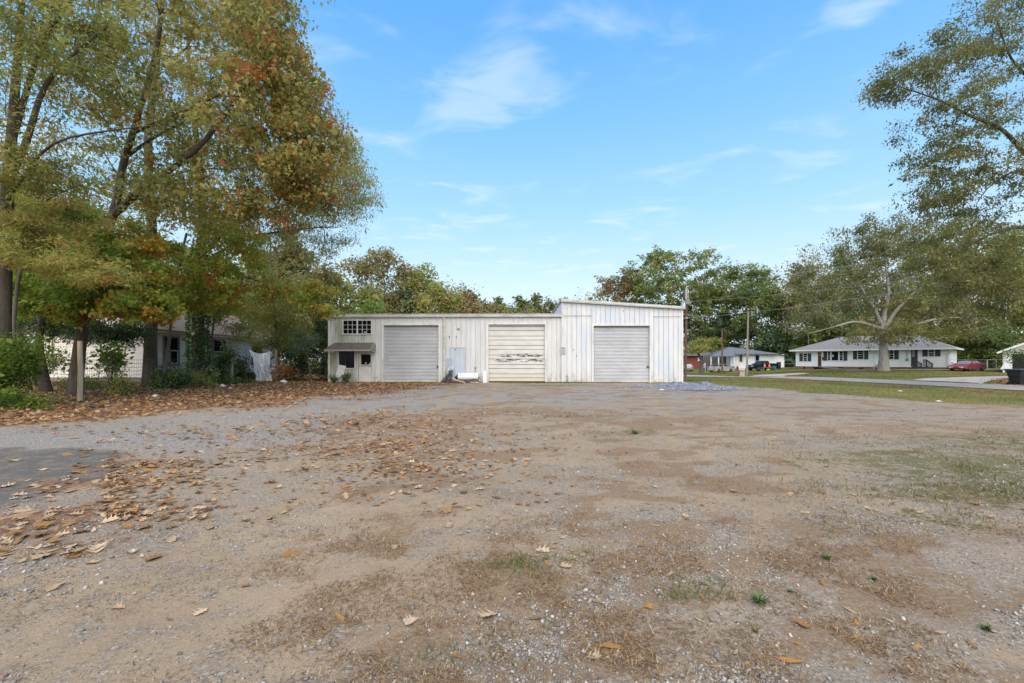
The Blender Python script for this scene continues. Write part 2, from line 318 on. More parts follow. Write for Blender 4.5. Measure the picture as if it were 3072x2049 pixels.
asc = ramp(N, [(.3, (.065, .067, .068)), (.55, (.115, .115, .112)), (.75, (.17, .165, .155))]); L.new(noise(90, 4, .75), asc.inputs[0])
col = mix(math_('MULTIPLY', cut('asph', .35, .6), mrange(nB, .62, .44, .55, .95)), col, asc.outputs[0])
grc = ramp(N, [(.25, (.045, .06, .018)), (.5, (.095, .10, .035)), (.75, (.20, .17, .075))]); L.new(noise(34, 5, .75), grc.inputs[0])
col = mix(math_('MULTIPLY', cut('green', .44, .66), .8), col, grc.outputs[0])
lwn = ramp(N, [(.22, (.045, .075, .018)), (.42, (.095, .115, .03)), (.58, (.17, .15, .05)), (.78, (.26, .18, .08))])
L.new(math_('ADD', math_('MULTIPLY', noise(.35, 4, .6), .62), math_('MULTIPLY', noise(9, 5, .75), .38)), lwn.inputs[0])
col = mix(cut('lawn', .40, .60), col, lwn.outputs[0])
vl = N.new('ShaderNodeTexVoronoi'); vl.inputs['Scale'].default_value = 11; L.new(OBJ, vl.inputs['Vector']); vls = N.new('ShaderNodeSeparateColor'); L.new(vl.outputs['Color'], vls.inputs[0])
lfc = ramp(N, [(0, (.07, .035, .018)), (.4, (.16, .075, .035)), (.75, (.27, .14, .065)), (1, (.42, .26, .14))]); L.new(vls.outputs[0], lfc.inputs[0])
col = mix(math_('MULTIPLY', cut('leaf', .40, .75), .8), col, lfc.outputs[0])
wm = N.new('ShaderNodeMixRGB'); wm.blend_type = 'MULTIPLY'; wm.inputs[0].default_value = 1; wm.inputs[2].default_value = (1.0, .945, .875, 1); L.new(col, wm.inputs[1]); L.new(wm.outputs[0], b.inputs['Base Color'])
hb = math_('ADD', math_('MULTIPLY', vor.outputs['Distance'], -.25), math_('MULTIPLY', noise(60, 6, .8), 1.3))
bp = N.new('ShaderNodeBump'); bp.inputs['Strength'].default_value = .6; bp.inputs['Distance'].default_value = .012; L.new(hb, bp.inputs['Height']); L.new(bp.outputs[0], b.inputs['Normal'])
ground = np_mesh('ground', np.stack([GX, GY, GZ], -1).reshape(-1, 3), quads, mG, attrs={'dirt': fl(m_dirt), 'dry': fl(m_dry), 'asph': fl(m_asph), 'green': fl(m_green), 'lawn': fl(m_lawn), 'leaf': fl(m_leaf), 'blue': fl(m_blue)}, smooth=True)
ground['kind'] = 'structure'; ground['label'] = 'gravel and dirt lot with worn grass and drifts of leaves'

# ------------------------------------------------------------------ road and drives
mRoad = mat('road_asphalt', (.31, .285, .255), .97, spec=.05, var=.22, scale=.7, bump=.3, bscale=120, dirt=(.30, .24, .19), dirt_amt=.45, dscale=.35)
mConc = mat('drive_concrete', (.40, .355, .31), .95, spec=.1, var=.15, scale=1.2, bump=.2, bscale=80, dirt=(.22, .14, .08), dirt_amt=.6, dscale=.8)
def ribbon(name, pts, w, m, lift, label):
    P = []; pts = [np.array(p, float) for p in pts]
    for a, b_ in zip(pts[:-1], pts[1:]):
        n = max(1, int(np.linalg.norm(b_ - a) / 1.2)); P += [a + (b_ - a) * i / n for i in range(n)]
    P.append(pts[-1]); P = np.array(P)
    for _ in range(3): P[1:-1] = (P[:-2] + 2 * P[1:-1] + P[2:]) / 4
    T = np.gradient(P, axis=0); T /= np.linalg.norm(T, axis=1)[:, None]; Nn = np.stack([T[:, 1], -T[:, 0]], 1)
    ww = np.interp(np.linspace(0, 1, len(P)), np.linspace(0, 1, len(w)), w) if hasattr(w, '__len__') else np.full(len(P), w)
    K = 9; u = np.linspace(-.5, .5, K); jit = (fbm(P[:, 0] * .8, P[:, 1] * .8) - .5) * .5
    XY = P[:, None] + Nn[:, None] * (u[None, :, None] * (ww + jit)[:, None, None])
    Z = zt(XY[..., 0], XY[..., 1]) + lift + .04 * (1 - (2 * u[None]) ** 2)
    V = np.concatenate([XY, Z[..., None]], -1).reshape(-1, 3); i = np.arange(len(P) * K).reshape(len(P), K)
    f = np.stack([i[:-1, :-1], i[:-1, 1:], i[1:, 1:], i[1:, :-1]], -1).reshape(-1, 4)[:, ::-1]
    o = np_mesh(name, V, f, m, smooth=True); o['kind'] = 'structure'; o['label'] = label; return o
ribbon('road', [tuple(p) for p in ROADC], 5.2, mRoad, .025, 'narrow grey asphalt road curving past the lot')
ribbon('driveway', [(27.0, 29.5), (31, 32.5), (38, 36), (50, 43), (62, 50)], (4.5, 3.6, 3.2, 3.2, 3.2), mConc, .055, 'leaf strewn concrete drive to the white garage')
ribbon('parking_drive', [(23, 41.5), (28, 49.5), (36, 57)], (3.2, 2.6, 2.4), mConc, .055, 'pale drive leading to the parked cars')
ribbon('walkway', [(44, 60), (50.5, 57.3), (57, 54.5), (62, 53)], 1.0, mConc, .05, 'narrow concrete walk in front of the ranch house')
# ------------------------------------------------------------------ white metal workshop
PX = 46.7
bld = thing('workshop_building', 'long white metal workshop with three big bay doors and a taller right section', 'workshop', ((1512 - CX) / F * 29.2, 29.2, 0), R(-1.0))
U = lambda px: (px - 1512) / PX
Zp = lambda py: H - (py - CY) / PX
def wall_paint(name, col, blue=0.0, tex=(.40, .385, .33)):
    m = bpy.data.materials.new(name); t, N, L, b = nodes(m); b.inputs['Roughness'].default_value = .5; b.inputs['Specular IOR Level'].default_value = .35
    tc = N.new('ShaderNodeTexCoord')
    def nz(sc, st, det=6, ro=.65):
        mp = N.new('ShaderNodeMapping'); mp.inputs['Scale'].default_value = st; L.new(tc.outputs['Object'], mp.inputs[0])
        n = N.new('ShaderNodeTexNoise'); n.inputs['Scale'].default_value = sc; n.inputs['Detail'].default_value = det; n.inputs['Roughness'].default_value = ro; L.new(mp.outputs[0], n.inputs['Vector']); return n.outputs['Fac']
    def mrg(v, a, c, d=1.0, d0=0.0):
        n = N.new('ShaderNodeMapRange'); n.interpolation_type = 'SMOOTHSTEP'; n.inputs['From Min'].default_value = a; n.inputs['From Max'].default_value = c; n.inputs['To Min'].default_value = d0; n.inputs['To Max'].default_value = d; L.new(v, n.inputs['Value']); return n.outputs[0]
    def mixc(f, a, c):
        n = N.new('ShaderNodeMixRGB'); L.new(f, n.inputs[0])
        for i, q in ((1, a), (2, c)):
            if isinstance(q, tuple): n.inputs[i].default_value = (*q, 1)
            else: L.new(q, n.inputs[i])
        return n.outputs[0]
    def mu(a, c):
        n = N.new('ShaderNodeMath'); n.operation = 'MULTIPLY'; L.new(a, n.inputs[0]); L.new(c, n.inputs[1]); return n.outputs[0]
    r = ramp(N, [(.3, tuple(np.array(col) * .88)), (.7, tuple(np.array(col) * 1.07))]); L.new(nz(1.1, (2.5, 1, .5)), r.inputs[0]); c = r.outputs[0]
    if blue: c = mixc(mrg(nz(.9, (1.4, 1, .45)), .42, .66, blue), c, (.50, .57, .66))
    c = mixc(mrg(nz(1.6, (3.2, 1, .28)), .5, .8, .55), c, (.38, .375, .35))
    sp = N.new('ShaderNodeSeparateXYZ'); L.new(tc.outputs['Object'], sp.inputs[0])
    if not blue:    # algae runs on the shaded left bay
        c = mixc(mu(mrg(sp.outputs[0], U(1160), U(990), .9), mrg(nz(1.4, (2.4, 1, .35)), .34, .66)), c, (.24, .26, .13))
        c = mixc(mu(mrg(sp.outputs[0], U(1145), U(1100), .9), mrg(nz(1.3, (3, 1, .3)), .42, .7)), c, (.27, .28, .17))
    low = mrg(sp.outputs[2], .9, 0.0, .75); c = mixc(mu(low, mrg(nz(3, (1.5, 1, .8)), .4, .65)), c, (.30, .27, .20))
    ch = N.new('ShaderNodeTexVoronoi'); ch.inputs['Scale'].default_value = 7; L.new(tc.outputs['Object'], ch.inputs['Vector'])   # small paint chips
    if blue: c = mixc(mu(mrg(ch.outputs['Distance'], .12, .06, .85), mu(mrg(sp.outputs[0], U(1800), U(1745)), mrg(sp.outputs[2], 2.9, 1.6))), c, (.17, .18, .21))
    L.new(c, b.inputs['Base Color']); return m
mW = wall_paint('white_wall_paint', (.595, .60, .60)); mWb = wall_paint('chalky_wall_paint', (.62, .625, .63), .75)
mTrim = mat('white_trim_metal', (.62, .615, .60), .5, var=.12, scale=2, stretch=(1, 1, .4), dirt=(.30, .30, .24), dirt_amt=.6)
mGut = mat('gutter_metal', (.50, .50, .49), .45, var=.15, scale=2.5, dirt=(.17, .17, .15), dirt_amt=.8, dscale=1.4, stretch=(.6, 1, 2))
mCurt = mat('galvanised_curtain', (.53, .545, .57), .42, .25, var=.10, scale=1.4, stretch=(.7, 1, 1.2), dirt=(.40, .40, .38), dirt_amt=.35)
mDoorP = mat('cream_door_paint', (.57, .545, .48), .55, var=.1, scale=2, stretch=(.4, 1, 1.5), dirt=(.42, .33, .20), dirt_amt=.5, dscale=.8)
mDark = mat('dark_interior', (.02, .02, .02), .9); mGl = glass_mat('window_glass')
mPatch = mat('bluish_patch_metal', (.44, .50, .56), .5, var=.12, scale=3, stretch=(3, 1, .4))
mRoofM = mat('metal_roof', (.45, .45, .44), .5, var=.15, scale=1)
# panels
OPEN_LOW = [(1027, 1113, 961, 1001), (1012, 1063, 1052, 1105), (1070, 1116, 1052, 1150), (1147, 1318, 974, 1150), (1463, 1637, 972, 1150)]
OPEN_HI = [(1776, 1947, 977, 1150)]
RIB = .306
def panels(px0, px1, top, opens, y0, m, first):
    u0, u1 = U(px0), U(px1); joints = np.arange(u0, u1, RIB); brk_ = sorted(set([round(v, 4) for v in list(joints) + [u1] + [U(p) for o in opens for p in o[:2]]]))
    proto = {}
    for a, b_ in zip(brk_[:-1], brk_[1:]):
        if b_ - a < .012: continue
        c = (a + b_) / 2; ivs = [(0.0, None)]
        for o in opens:
            if U(o[0]) < c < U(o[1]):
                zt_, zb = Zp(o[2]), max(Zp(o[3]), 0.0); new = []
                for lo, hi in ivs:
                    h_ = 99 if hi is None else hi
                    if zb > lo + .02: new.append((lo, min(zb, h_)))
                    if zt_ < h_: new.append((max(zt_, lo), hi))
                ivs = new
        isj = np.min(np.abs(joints - a)) < 1e-3
        for lo, hi in ivs:
            t0, t1 = (top(a), top(b_)) if hi is None else (hi, hi)
            if isj and b_ - a > .08:
                prof = [(a, .028), (a + .014, .028), (a + .015, -.032), (a + .038, -.032), (a + .048, -.004)]
                q = (b_ - a - .05) / 3
                prof += [(a + .05 + q, -.004), (a + .052 + q, -.010), (a + .058 + q, -.010), (a + .06 + q, -.004), (a + .05 + 2 * q, -.004), (a + .052 + 2 * q, -.010), (a + .058 + 2 * q, -.010), (a + .06 + 2 * q, -.004), (b_, -.004)]
            else: prof = [(a, -.004), (b_, -.004)]
            mb = MB(); n = len(prof)
            vs = [(u, y0 + y, lo) for u, y in prof] + [(u, y0 + y, t0 + (t1 - t0) * (u - a) / (b_ - a)) for u, y in prof]
            vs += [(a, y0 + .03, lo), (b_, y0 + .03, lo), (b_, y0 + .03, t1), (a, y0 + .03, t0)]
            mb.add(vs, [(i, i + 1, n + i + 1, n + i) for i in range(n - 1)] + [(2 * n + 1, 2 * n, 2 * n + 3, 2 * n + 2)])
            jm = random.uniform(-.002, .002)
            o_ = mb.build('wall_panel', m, bld, fix=False); o_.location.y = jm
ztop_low = lambda u: Zp(954)
ztop_hi = lambda u: Zp(906) + (Zp(930) - Zp(906)) * (u - U(1685)) / (U(2042) - U(1685))
panels(983, 1685, ztop_low, OPEN_LOW, 0.0, mW, 0)
panels(1685, 2042, ztop_hi, OPEN_HI, -.12, mWb, 0)
D = 15.0
mb = MB()                                                # the unseen sides and back, and the tall left flank that shows over the low roof
mb.box(U(983), U(983) + .06, .03, D, 0, ztop_low(0)); mb.box(U(983), U(2042), D, D + .06, 0, 3.9)
mb.box(U(2042) - .06, U(2042), -.09, D, 0, ztop_hi(U(2042)))
mb.box(U(1685), U(1685) + .05, -.09, D, 0, ztop_hi(U(1685)) - .02); mb.box(U(983) + .07, U(2042) - .07, .6, D - .1, -.05, .02)
mb.build('side_wall', mWb, bld)
mb = MB(); s_ = .075
mb.add([(U(983) - .1, -.12, 4.37), (U(1685), -.12, 4.37), (U(1685), D, 4.37 + s_ * D), (U(983) - .1, D, 4.37 + s_ * D), (U(983) - .1, -.12, 4.33), (U(1685), -.12, 4.33), (U(1685), D, 4.33 + s_ * D), (U(983) - .1, D, 4.33 + s_ * D)],
       [(0, 1, 2, 3), (7, 6, 5, 4), (0, 4, 5, 1), (1, 5, 6, 2), (2, 6, 7, 3), (3, 7, 4, 0)])
mb.build('low_roof', mRoofM, bld)
mb = MB(); za, zb = ztop_hi(U(1685)) + .13, ztop_hi(U(2042)) + .13
mb.prism([(U(1685) - .06, za), (U(2047), zb), (U(2047), zb + .04), (U(1685) - .06, za + .04)], 'y', -.27, D)
for k in range(9):
    uu = U(1690) + k * .86; zz = za + (zb - za) * (uu - U(1685)) / (U(2047) - U(1685)) + .04
    mb.prism([(uu, zz - .01), (uu + .02, zz + .03), (uu + .06, zz + .03), (uu + .08, zz - .01)], 'y', -.28, D)
mb.build('high_roof', mRoofM, bld)
mb = MB()                                                # sloped fascia trim over the tall bay
mb.prism([(U(1685) - .07, za - .16), (U(2047), zb - .14), (U(2047), zb + .015), (U(1685) - .07, za + .015)], 'y', -.31, -.272)
mb.prism([(U(1685) - .07, za - .10), (U(2047), zb - .09), (U(2047), zb - .06), (U(1685) - .07, za - .07)], 'y', -.33, -.312)
mb.build('fascia', mGut, bld)
mb = MB()                                                # box gutter in three lengths
gx = [U(981), U(1262), U(1411), U(1562), U(1689)]
for a, b_ in zip(gx[:-1], gx[1:]):
    mb.prism([(-.04, 4.16), (-.14, 4.18), (-.165, 4.24), (-.165, 4.36), (-.185, 4.37), (-.185, 4.40), (-.12, 4.40), (-.04, 4.39)], 'x', a, b_ - .006)
    mb.box(b_ - .03, b_ + .02, -.19, -.05, 4.155, 4.402)
mb.build('gutter', mGut, bld)
mb = MB(); mb.tube([(U(1333), -.1, 4.17), (U(1333), -.09, 4.05), (U(1333), -.085, .2), (U(1333), -.14, .06)], .06, 8)
for z_ in (.9, 2.3, 3.6): mb.box(U(1328.5), U(1337.5), -.13, -.03, z_, z_ + .04)
mb.build('downspout', mat('downspout_metal', (.55, .54, .50), .5, var=.15, dirt=(.20, .19, .15), dirt_amt=.9, dscale=5), bld)
for a, b_, y_, zt_ in ((U(983) - .03, U(983) + .09, -.035, 4.16), (U(2042) - .09, U(2042) + .02, -.155, ztop_hi(U(2042))), (U(1685) - .03, U(1685) + .07, -.158, ztop_hi(U(1685)))):
    MB().box(a, b_, y_ - .006, y_ + .05, 0, zt_).build('corner_trim', mTrim, bld)
mRust = mat('rusty_base', (.24, .21, .17), .9, var=.3, scale=4); mSeam = mat('seam_rust', (.25, .22, .19), .8)
for a, b_, y_ in ((U(983), U(1146), -.06), (U(1319), U(1462), -.06), (U(1638), U(1683), -.06), (U(1686), U(1775), -.19), (U(1948), U(2042), -.19)): MB().box(a, b_, y_, .03, -.05, .05).build('sill_angle', mRust, bld)
# panel seams on the tall bay and the lap line of the patch
MB().box(U(1692), U(1774), -.165, -.153, Zp(949), Zp(948)).build('lap_seam', mSeam, bld); MB().box(U(1954), U(2036), -.165, -.153, Zp(952), Zp(951)).build('lap_seam', mSeam, bld)
mb = MB(); mb.box(U(1349), U(1395), -.055, -.036, Zp(1146), Zp(1044))
for p in (1349.5, 1364, 1379, 1394): mb.box(U(p), U(p) + .03, -.07, -.055, Zp(1146), Zp(1044))
mb.build('patch_panel', mPatch, bld)
mb = MB(); mb.box(U(1347), U(1397), -.078, -.05, Zp(1044), Zp(1043)); mb.build('patch_flashing', mat('flashing_rust', (.33, .30, .27), .7), bld)
mb = MB()
for px, py, rx, ry in ((1373, 987, 1.2, 3), (1377, 988, 1.5, 4), (1348, 1011, 1.3, 4), (1369, 1011, 1.5, 2), (1366, 1049, 1.2, 3), (1718, 1050, 1.2, 1.6), (1728, 1067, 1, 2), (1866, 935, 1, 1.6)):
    mb = MB(); mb.add([(U(px) + rx / PX * cos(k * pi / 4), -.162 if px > 1690 else (-.073 if py == 1049 else -.036), Zp(py) + ry / PX * sin(k * pi / 4)) for k in range(8)], [tuple(range(8))]).build('wall_dent', mDark, bld)
# roll-up doors
def frame_trim(px0, px1, pyt, y0, parent, wj=.14):
    a, b_, z_ = U(px0), U(px1), Zp(pyt)
    m_ = MB(); m_.box(a - wj, a + .012, y0 - .045, y0 + .16, 0, z_ + .10); m_.box(b_ - .012, b_ + wj, y0 - .045, y0 + .16, 0, z_ + .10); m_.box(a + .012, b_ - .012, y0 - .047, y0 + .16, z_ - .01, z_ + .10)
    m_.build('door_frame', mTrim, parent)
def rollup(px0, px1, pyt, y0, label):
    a, b_, z_ = U(px0) + .012, U(px1) - .012, Zp(pyt); m_ = MB(); prof = []
    sl = .0905; n = int((z_ - .16) / sl)
    for i in range(n):
        zz = .16 + i * sl
        for t_, y_ in ((0, .034), (.12, .006), (.30, -.016), (.55, -.022), (.78, -.016), (.93, .010)): prof.append((y_, zz + t_ * sl))
    prof.append((.034, z_ + .05))
    k = len(prof); vs = [(a, y0 + .16 + y, z) for y, z in prof] + [(b_, y0 + .16 + y, z) for y, z in prof]
    m_.add(vs, [(i, k + i, k + i + 1, i + 1) for i in range(k - 1)], False)
    c = m_.build('roll_up_door', mCurt, bld, fix=False); c['label'] = label
    MB().box(a, b_, y0 + .10, y0 + .19, .03, .155).build('bottom_bar', mGut, c)
    MB().box(a, b_, y0 + .12, y0 + .5, z_ - .10, z_ + .09).build('door_hood', mat('hood_grey', (.22, .22, .22), .7), c)
    frame_trim(px0, px1, pyt, y0, c, .09)
    m_ = MB(); m_.box(b_ - .12, b_ - .02, y0 + .09, y0 + .14, .95, 1.05); m_.beam((b_ - .16, y0 + .11, 1.0), (b_ - .02, y0 + .11, 1.0), .025); m_.build('latch', mDark, c)
    MB().box(a - .1, b_ + .1, y0 + .22, y0 + .24, 0, z_ + .1).build('door_backing', mDark, c)
rollup(1149, 1316, 975, 0.0, 'galvanised slatted roll up door of the left bay')
rollup(1778, 1945, 978, -.12, 'galvanised slatted roll up door of the tall right bay')
# sectional middle door with peeling paint
mPeel = bpy.data.materials.new('peeling_door_paint'); t, N, L, b = nodes(mPeel); b.inputs['Roughness'].default_value = .55
tc = N.new('ShaderNodeTexCoord'); mp = N.new('ShaderNodeMapping'); mp.inputs['Scale'].default_value = (1.3, 1, 4.2); L.new(tc.outputs['Object'], mp.inputs[0])
n_ = N.new('ShaderNodeTexNoise'); n_.inputs['Scale'].default_value = 1.9; n_.inputs['Detail'].default_value = 7; n_.inputs['Roughness'].default_value = .72; L.new(mp.outputs[0], n_.inputs['Vector'])
sp = N.new('ShaderNodeSeparateXYZ'); L.new(tc.outputs['Object'], sp.inputs[0])
def mrg(v, a, c, lo=0.0, hi=1.0):
    n = N.new('ShaderNodeMapRange'); n.inputs['From Min'].default_value = a; n.inputs['From Max'].default_value = c; n.inputs['To Min'].default_value = lo; n.inputs['To Max'].default_value = hi; L.new(v, n.inputs['Value']); return n.outputs[0]
def mm(a, c, op='MULTIPLY'):
    n = N.new('ShaderNodeMath'); n.operation = op; L.new(a, n.inputs[0])
    if isinstance(c, float): n.inputs[1].default_value = c
    else: L.new(c, n.inputs[1])
    return n.outputs[0]
def row(y0, y1, x0, x1):
    z = mm(mrg(sp.outputs[2], Zp(y1 + 2), Zp(y1 - 1)), mrg(sp.outputs[2], Zp(y0 - 2), Zp(y0 + 1)))
    return mm(z, mm(mrg(sp.outputs[0], U(x0 - 5), U(x0 + 4)), mrg(sp.outputs[0], U(x1 + 5), U(x1 - 4))))
band = mm(row(1061, 1071, 1490, 1632), row(1077, 1086, 1480, 1628), 'ADD')
n_.inputs['Scale'].default_value = 3.0; mp.inputs['Scale'].default_value = (1.0, 1, 3.4)
pk = mm(mm(mm(n_.outputs['Fac'], mm(band, .10), 'ADD'), .60, 'GREATER_THAN'), mm(band, .3, 'GREATER_THAN'))
n2 = N.new('ShaderNodeTexNoise'); n2.inputs['Scale'].default_value = 1.2; n2.inputs['Detail'].default_value = 6; L.new(mp.outputs[0], n2.inputs['Vector'])
rr = ramp(N, [(.3, (.53, .515, .48)), (.6, (.62, .61, .58)), (.75, (.63, .63, .62))]); L.new(n2.outputs['Fac'], rr.inputs[0])
mxl = N.new('ShaderNodeMixRGB'); L.new(mrg(sp.outputs[2], .75, .1, 0, .75), mxl.inputs[0]); L.new(rr.outputs[0], mxl.inputs[1]); mxl.inputs[2].default_value = (.56, .49, .34, 1)
mxp = N.new('ShaderNodeMixRGB'); L.new(pk, mxp.inputs[0]); L.new(mxl.outputs[0], mxp.inputs[1]); mxp.inputs[2].default_value = (.085, .09, .092, 1); L.new(mxp.outputs[0], b.inputs['Base Color'])
a, b_ = U(1465) + .012, U(1635) - .012
lines = [1144, 1134, 1122, 1106, 1094, 1077, 1065, 1048, 1036, 1020, 1008, 991, 979, 970]
zz = [Zp(p) for p in lines]; zz[0] = .06
sect = MB().box(U(1465) - .1, U(1635) + .1, .25, .27, 0, Zp(972) + .1).build('sectional_door', mDark, bld); sect['label'] = 'cream sectional door of the middle bay with dark peeling patches'
for i, (z0, z1) in enumerate(zip(zz[:-1], zz[1:])):
    g = .013; prof = [(.16, z0 + g), (.15, z0 + g + .01), (.15, z1 - g - .01), (.16, z1 - g), (.2, z1 - g), (.2, z0 + g)]
    if z1 - z0 > .3:
        q = (z1 - z0) / 4
        prof = [(.16, z0 + g), (.15, z0 + g + .01)]
        for k in (1, 2, 3): prof += [(.15, z0 + k * q - .012), (.158, z0 + k * q - .006), (.158, z0 + k * q + .006), (.15, z0 + k * q + .012)]
        prof += [(.15, z1 - g - .01), (.16, z1 - g), (.2, z1 - g), (.2, z0 + g)]
    MB().prism(prof, 'x', a, b_).build('door_panel', mPeel, sect)
frame_trim(1465, 1635, 973, 0.0, sect)
# upper office window: two sashes of nine panes
win = MB().box(U(1025), U(1115), .03, .06, Zp(1003), Zp(959)).build('upper_window', mDark, bld)
m_ = MB(); x0, x1, z0, z1 = U(1027), U(1113), Zp(1001), Zp(961); mid = (x0 + x1) / 2
for p in ((x0 - .05, x1 + .05, -.06, .03, z1 - .01, z1 + .05), (x0 - .05, x1 + .05, -.075, .03, z0 - .05, z0 + .012), (x0 - .05, x0 + .02, -.06, .03, z0 + .012, z1 - .01), (x1 - .02, x1 + .05, -.06, .03, z0 + .012, z1 - .01), (mid - .035, mid + .035, -.05, .03, z0 + .012, z1 - .01)): m_.box(*p)
m_.build('window_frame', mTrim, win)
pw = (mid - .035 - x0 - .02) / 3; ph = (z1 - z0 - .022) / 3; m_ = MB(); proto = None
for s0 in (x0 + .02, mid + .035):
    for i in range(1, 3): m_.box(s0 + i * pw - .011, s0 + i * pw + .011, -.02, .02, z0 + .012, z1 - .01)
    for j in range(1, 3): m_.box(s0, s0 + 3 * pw, -.018, .022, z0 + .012 + j * ph - .011, z0 + .012 + j * ph + .011)
    for i in range(3):
        for j in range(3):
            if proto is None: proto = MB().box(0, pw - .022, 0, .006, 0, ph - .022).build('pane', mGl, win); o_ = proto
            else: o_ = proto.copy(); COL.objects.link(o_); o_.parent = win
            o_.location = (s0 + i * pw + .011, .004, z0 + .012 + j * ph + .011)
m_.build('muntin', mTrim, win)
MB().box(U(1090), U(1096), -.004, -.001, Zp(998), Zp(994)).build('window_sticker', mat('sticker_yellow', (.45, .43, .28), .8), win)
# ground window and door under the awning
w2 = MB().box(U(1014), U(1062), .02, .035, Zp(1104), Zp(1053)).build('shop_window', mGl, bld)
m_ = MB(); x0, x1, z0, z1 = U(1013.5), U(1062.5), Zp(1104.5), Zp(1052)
m_.box(x0 - .04, x0 + .02, -.05, .04, z0, z1).box(x1 - .02, x1 + .04, -.05, .04, z0, z1).box(x0 - .1, x1 + .06, -.08, .05, z0 - .05, z0 + .01).box(x0 - .04, x1 + .04, -.05, .04, z1, z1 + .05); m_.build('window_frame', mTrim, w2)
MB().box(U(1033), U(1034.5), .012, .019, z0, z1).build('mullion', mat('dark_mullion', (.06, .06, .06), .6), w2)
mDoor = mat('office_door_paint', (.60, .565, .52), .45, var=.06, scale=2, dirt=(.4, .33, .25), dirt_amt=.3)
dr = MB().box(U(1074), U(1113), .0, .045, .03, Zp(1094)).box(U(1074), U(1081), .0, .045, Zp(1094), Zp(1048)).box(U(1111), U(1113), .0, .045, Zp(1094), Zp(1048)).box(U(1081), U(1111), .0, .045, Zp(1062), Zp(1048)).build('office_door', mDoor, bld)
dr['label'] = 'white office door with a dark square window'
MB().box(U(1081), U(1111), .012, .03, Zp(1094), Zp(1062)).build('door_glass', mGl, dr)
m_ = MB(); m_.box(U(1080), U(1112), -.012, 0, Zp(1095), Zp(1093.5)).box(U(1080), U(1112), -.012, 0, Zp(1062.5), Zp(1061)).box(U(1080), U(1081.4), -.012, 0, Zp(1093.5), Zp(1062.5)).box(U(1110.6), U(1112), -.012, 0, Zp(1093.5), Zp(1062.5)); m_.build('glass_bead', mDoor, dr)
m_ = MB(); m_.box(U(1069), U(1073), -.04, .05, 0, Zp(1047)).box(U(1114), U(1117), -.04, .05, 0, Zp(1047)); m_.build('door_frame', mTrim, dr); MB().box(U(1072.5), U(1114.5), .051, .06, .0, Zp(1047)).build('door_gap', mDark, dr)
m_ = MB(); m_.tube([(U(1078), 0, Zp(1098)), (U(1078), -.05, Zp(1098)), (U(1078), -.075, Zp(1098))], [.018, .018, .034], 10); m_.tube([(U(1078), 0, Zp(1091)), (U(1078), -.02, Zp(1091))], .025, 10); m_.build('handle', mat('knob_metal', (.30, .27, .22), .35, .8), dr)
MB().box(U(1093), U(1098), .004, .008, Zp(1090.5), Zp(1087)).box(U(1105.5), U(1109.5), .004, .008, Zp(1092.5), Zp(1089)).build('notice', mat('paper_white', (.55, .53, .5), .8), dr)
cu = bpy.data.curves.new('lettering', 'FONT'); cu.body = 'OFFICE'; cu.size = .18; cu.extrude = .002; cu.offset = .004; cu.align_x = 'CENTER'; cu.space_character = 1.12
cu.materials.append(mat('black_lettering', (.05, .05, .05), .6)); tmp = bpy.data.objects.new('office_text', cu); COL.objects.link(tmp); bpy.context.view_layer.update()
lme = bpy.data.meshes.new_from_object(tmp.evaluated_get(bpy.context.evaluated_depsgraph_get())); bpy.data.objects.remove(tmp); tx = bpy.data.objects.new('lettering', lme); link(tx, dr); tx.location = (U(1096), -.004, Zp(1099.5)); tx.rotation_euler = (R(90), 0, 0)
MB().box(U(1068), U(1119), -.16, .05, -.04, .03).build('door_step', mat('step_concrete', (.33, .31, .28), .9), bld)
# awning
mAw = mat('weathered_awning', (.115, .10, .085), .8, var=.3, scale=2.2, stretch=(1, 3, 1), dirt=(.26, .24, .2), dirt_amt=.5, dscale=4)
mAwW = mat('awning_edge', (.33, .31, .26), .7, var=.2, scale=6)
za_, zf = Zp(1028), Zp(1050); ya, yf = -.04, -.85
aw = MB(); ua0, ua1, uf0, uf1 = U(1001), U(1124), U(985), U(1122)
n = 24
for i in range(n):
    s0, s1 = i / n, (i + 1) / n
    q = lambda s, c, y, z: ((ua0 + (ua1 - ua0) * s) * (1 - c) + (uf0 + (uf1 - uf0) * s) * c, y, z)
    for (p0, p1, dz) in ((s0, s0 + .72 / n, 0), (s0 + .72 / n, s1, .018)):
        aw.add([q(p0, 0, ya, za_ + dz), q(p1, 0, ya, za_ + dz), q(p1, 1, yf, zf + dz), q(p0, 1, yf, zf + dz), q(p0, 0, ya, za_ + dz - .015), q(p1, 0, ya, za_ + dz - .015), q(p1, 1, yf, zf + dz - .015), q(p0, 1, yf, zf + dz - .015)],
               [(0, 1, 2, 3), (7, 6, 5, 4), (3, 2, 6, 7), (0, 4, 5, 1), (0, 3, 7, 4), (1, 5, 6, 2)])
awn = aw.build('awning', mAw, bld); awn['label'] = 'brown weathered metal awning over the office door'
m_ = MB(); n = 26
for i in range(n):
    x = uf0 + (uf1 - uf0) * i / n; dxx = (uf1 - uf0) / n
    m_.prism([(x, zf + .01), (x + dxx, zf + .01), (x + dxx, zf - .05), (x + .75 * dxx, zf - .085), (x + .5 * dxx, zf - .095), (x + .25 * dxx, zf - .085), (x, zf - .05)], 'y', yf - .006, yf)
m_.build('scalloped_valance', mAwW, awn)
m_ = MB()
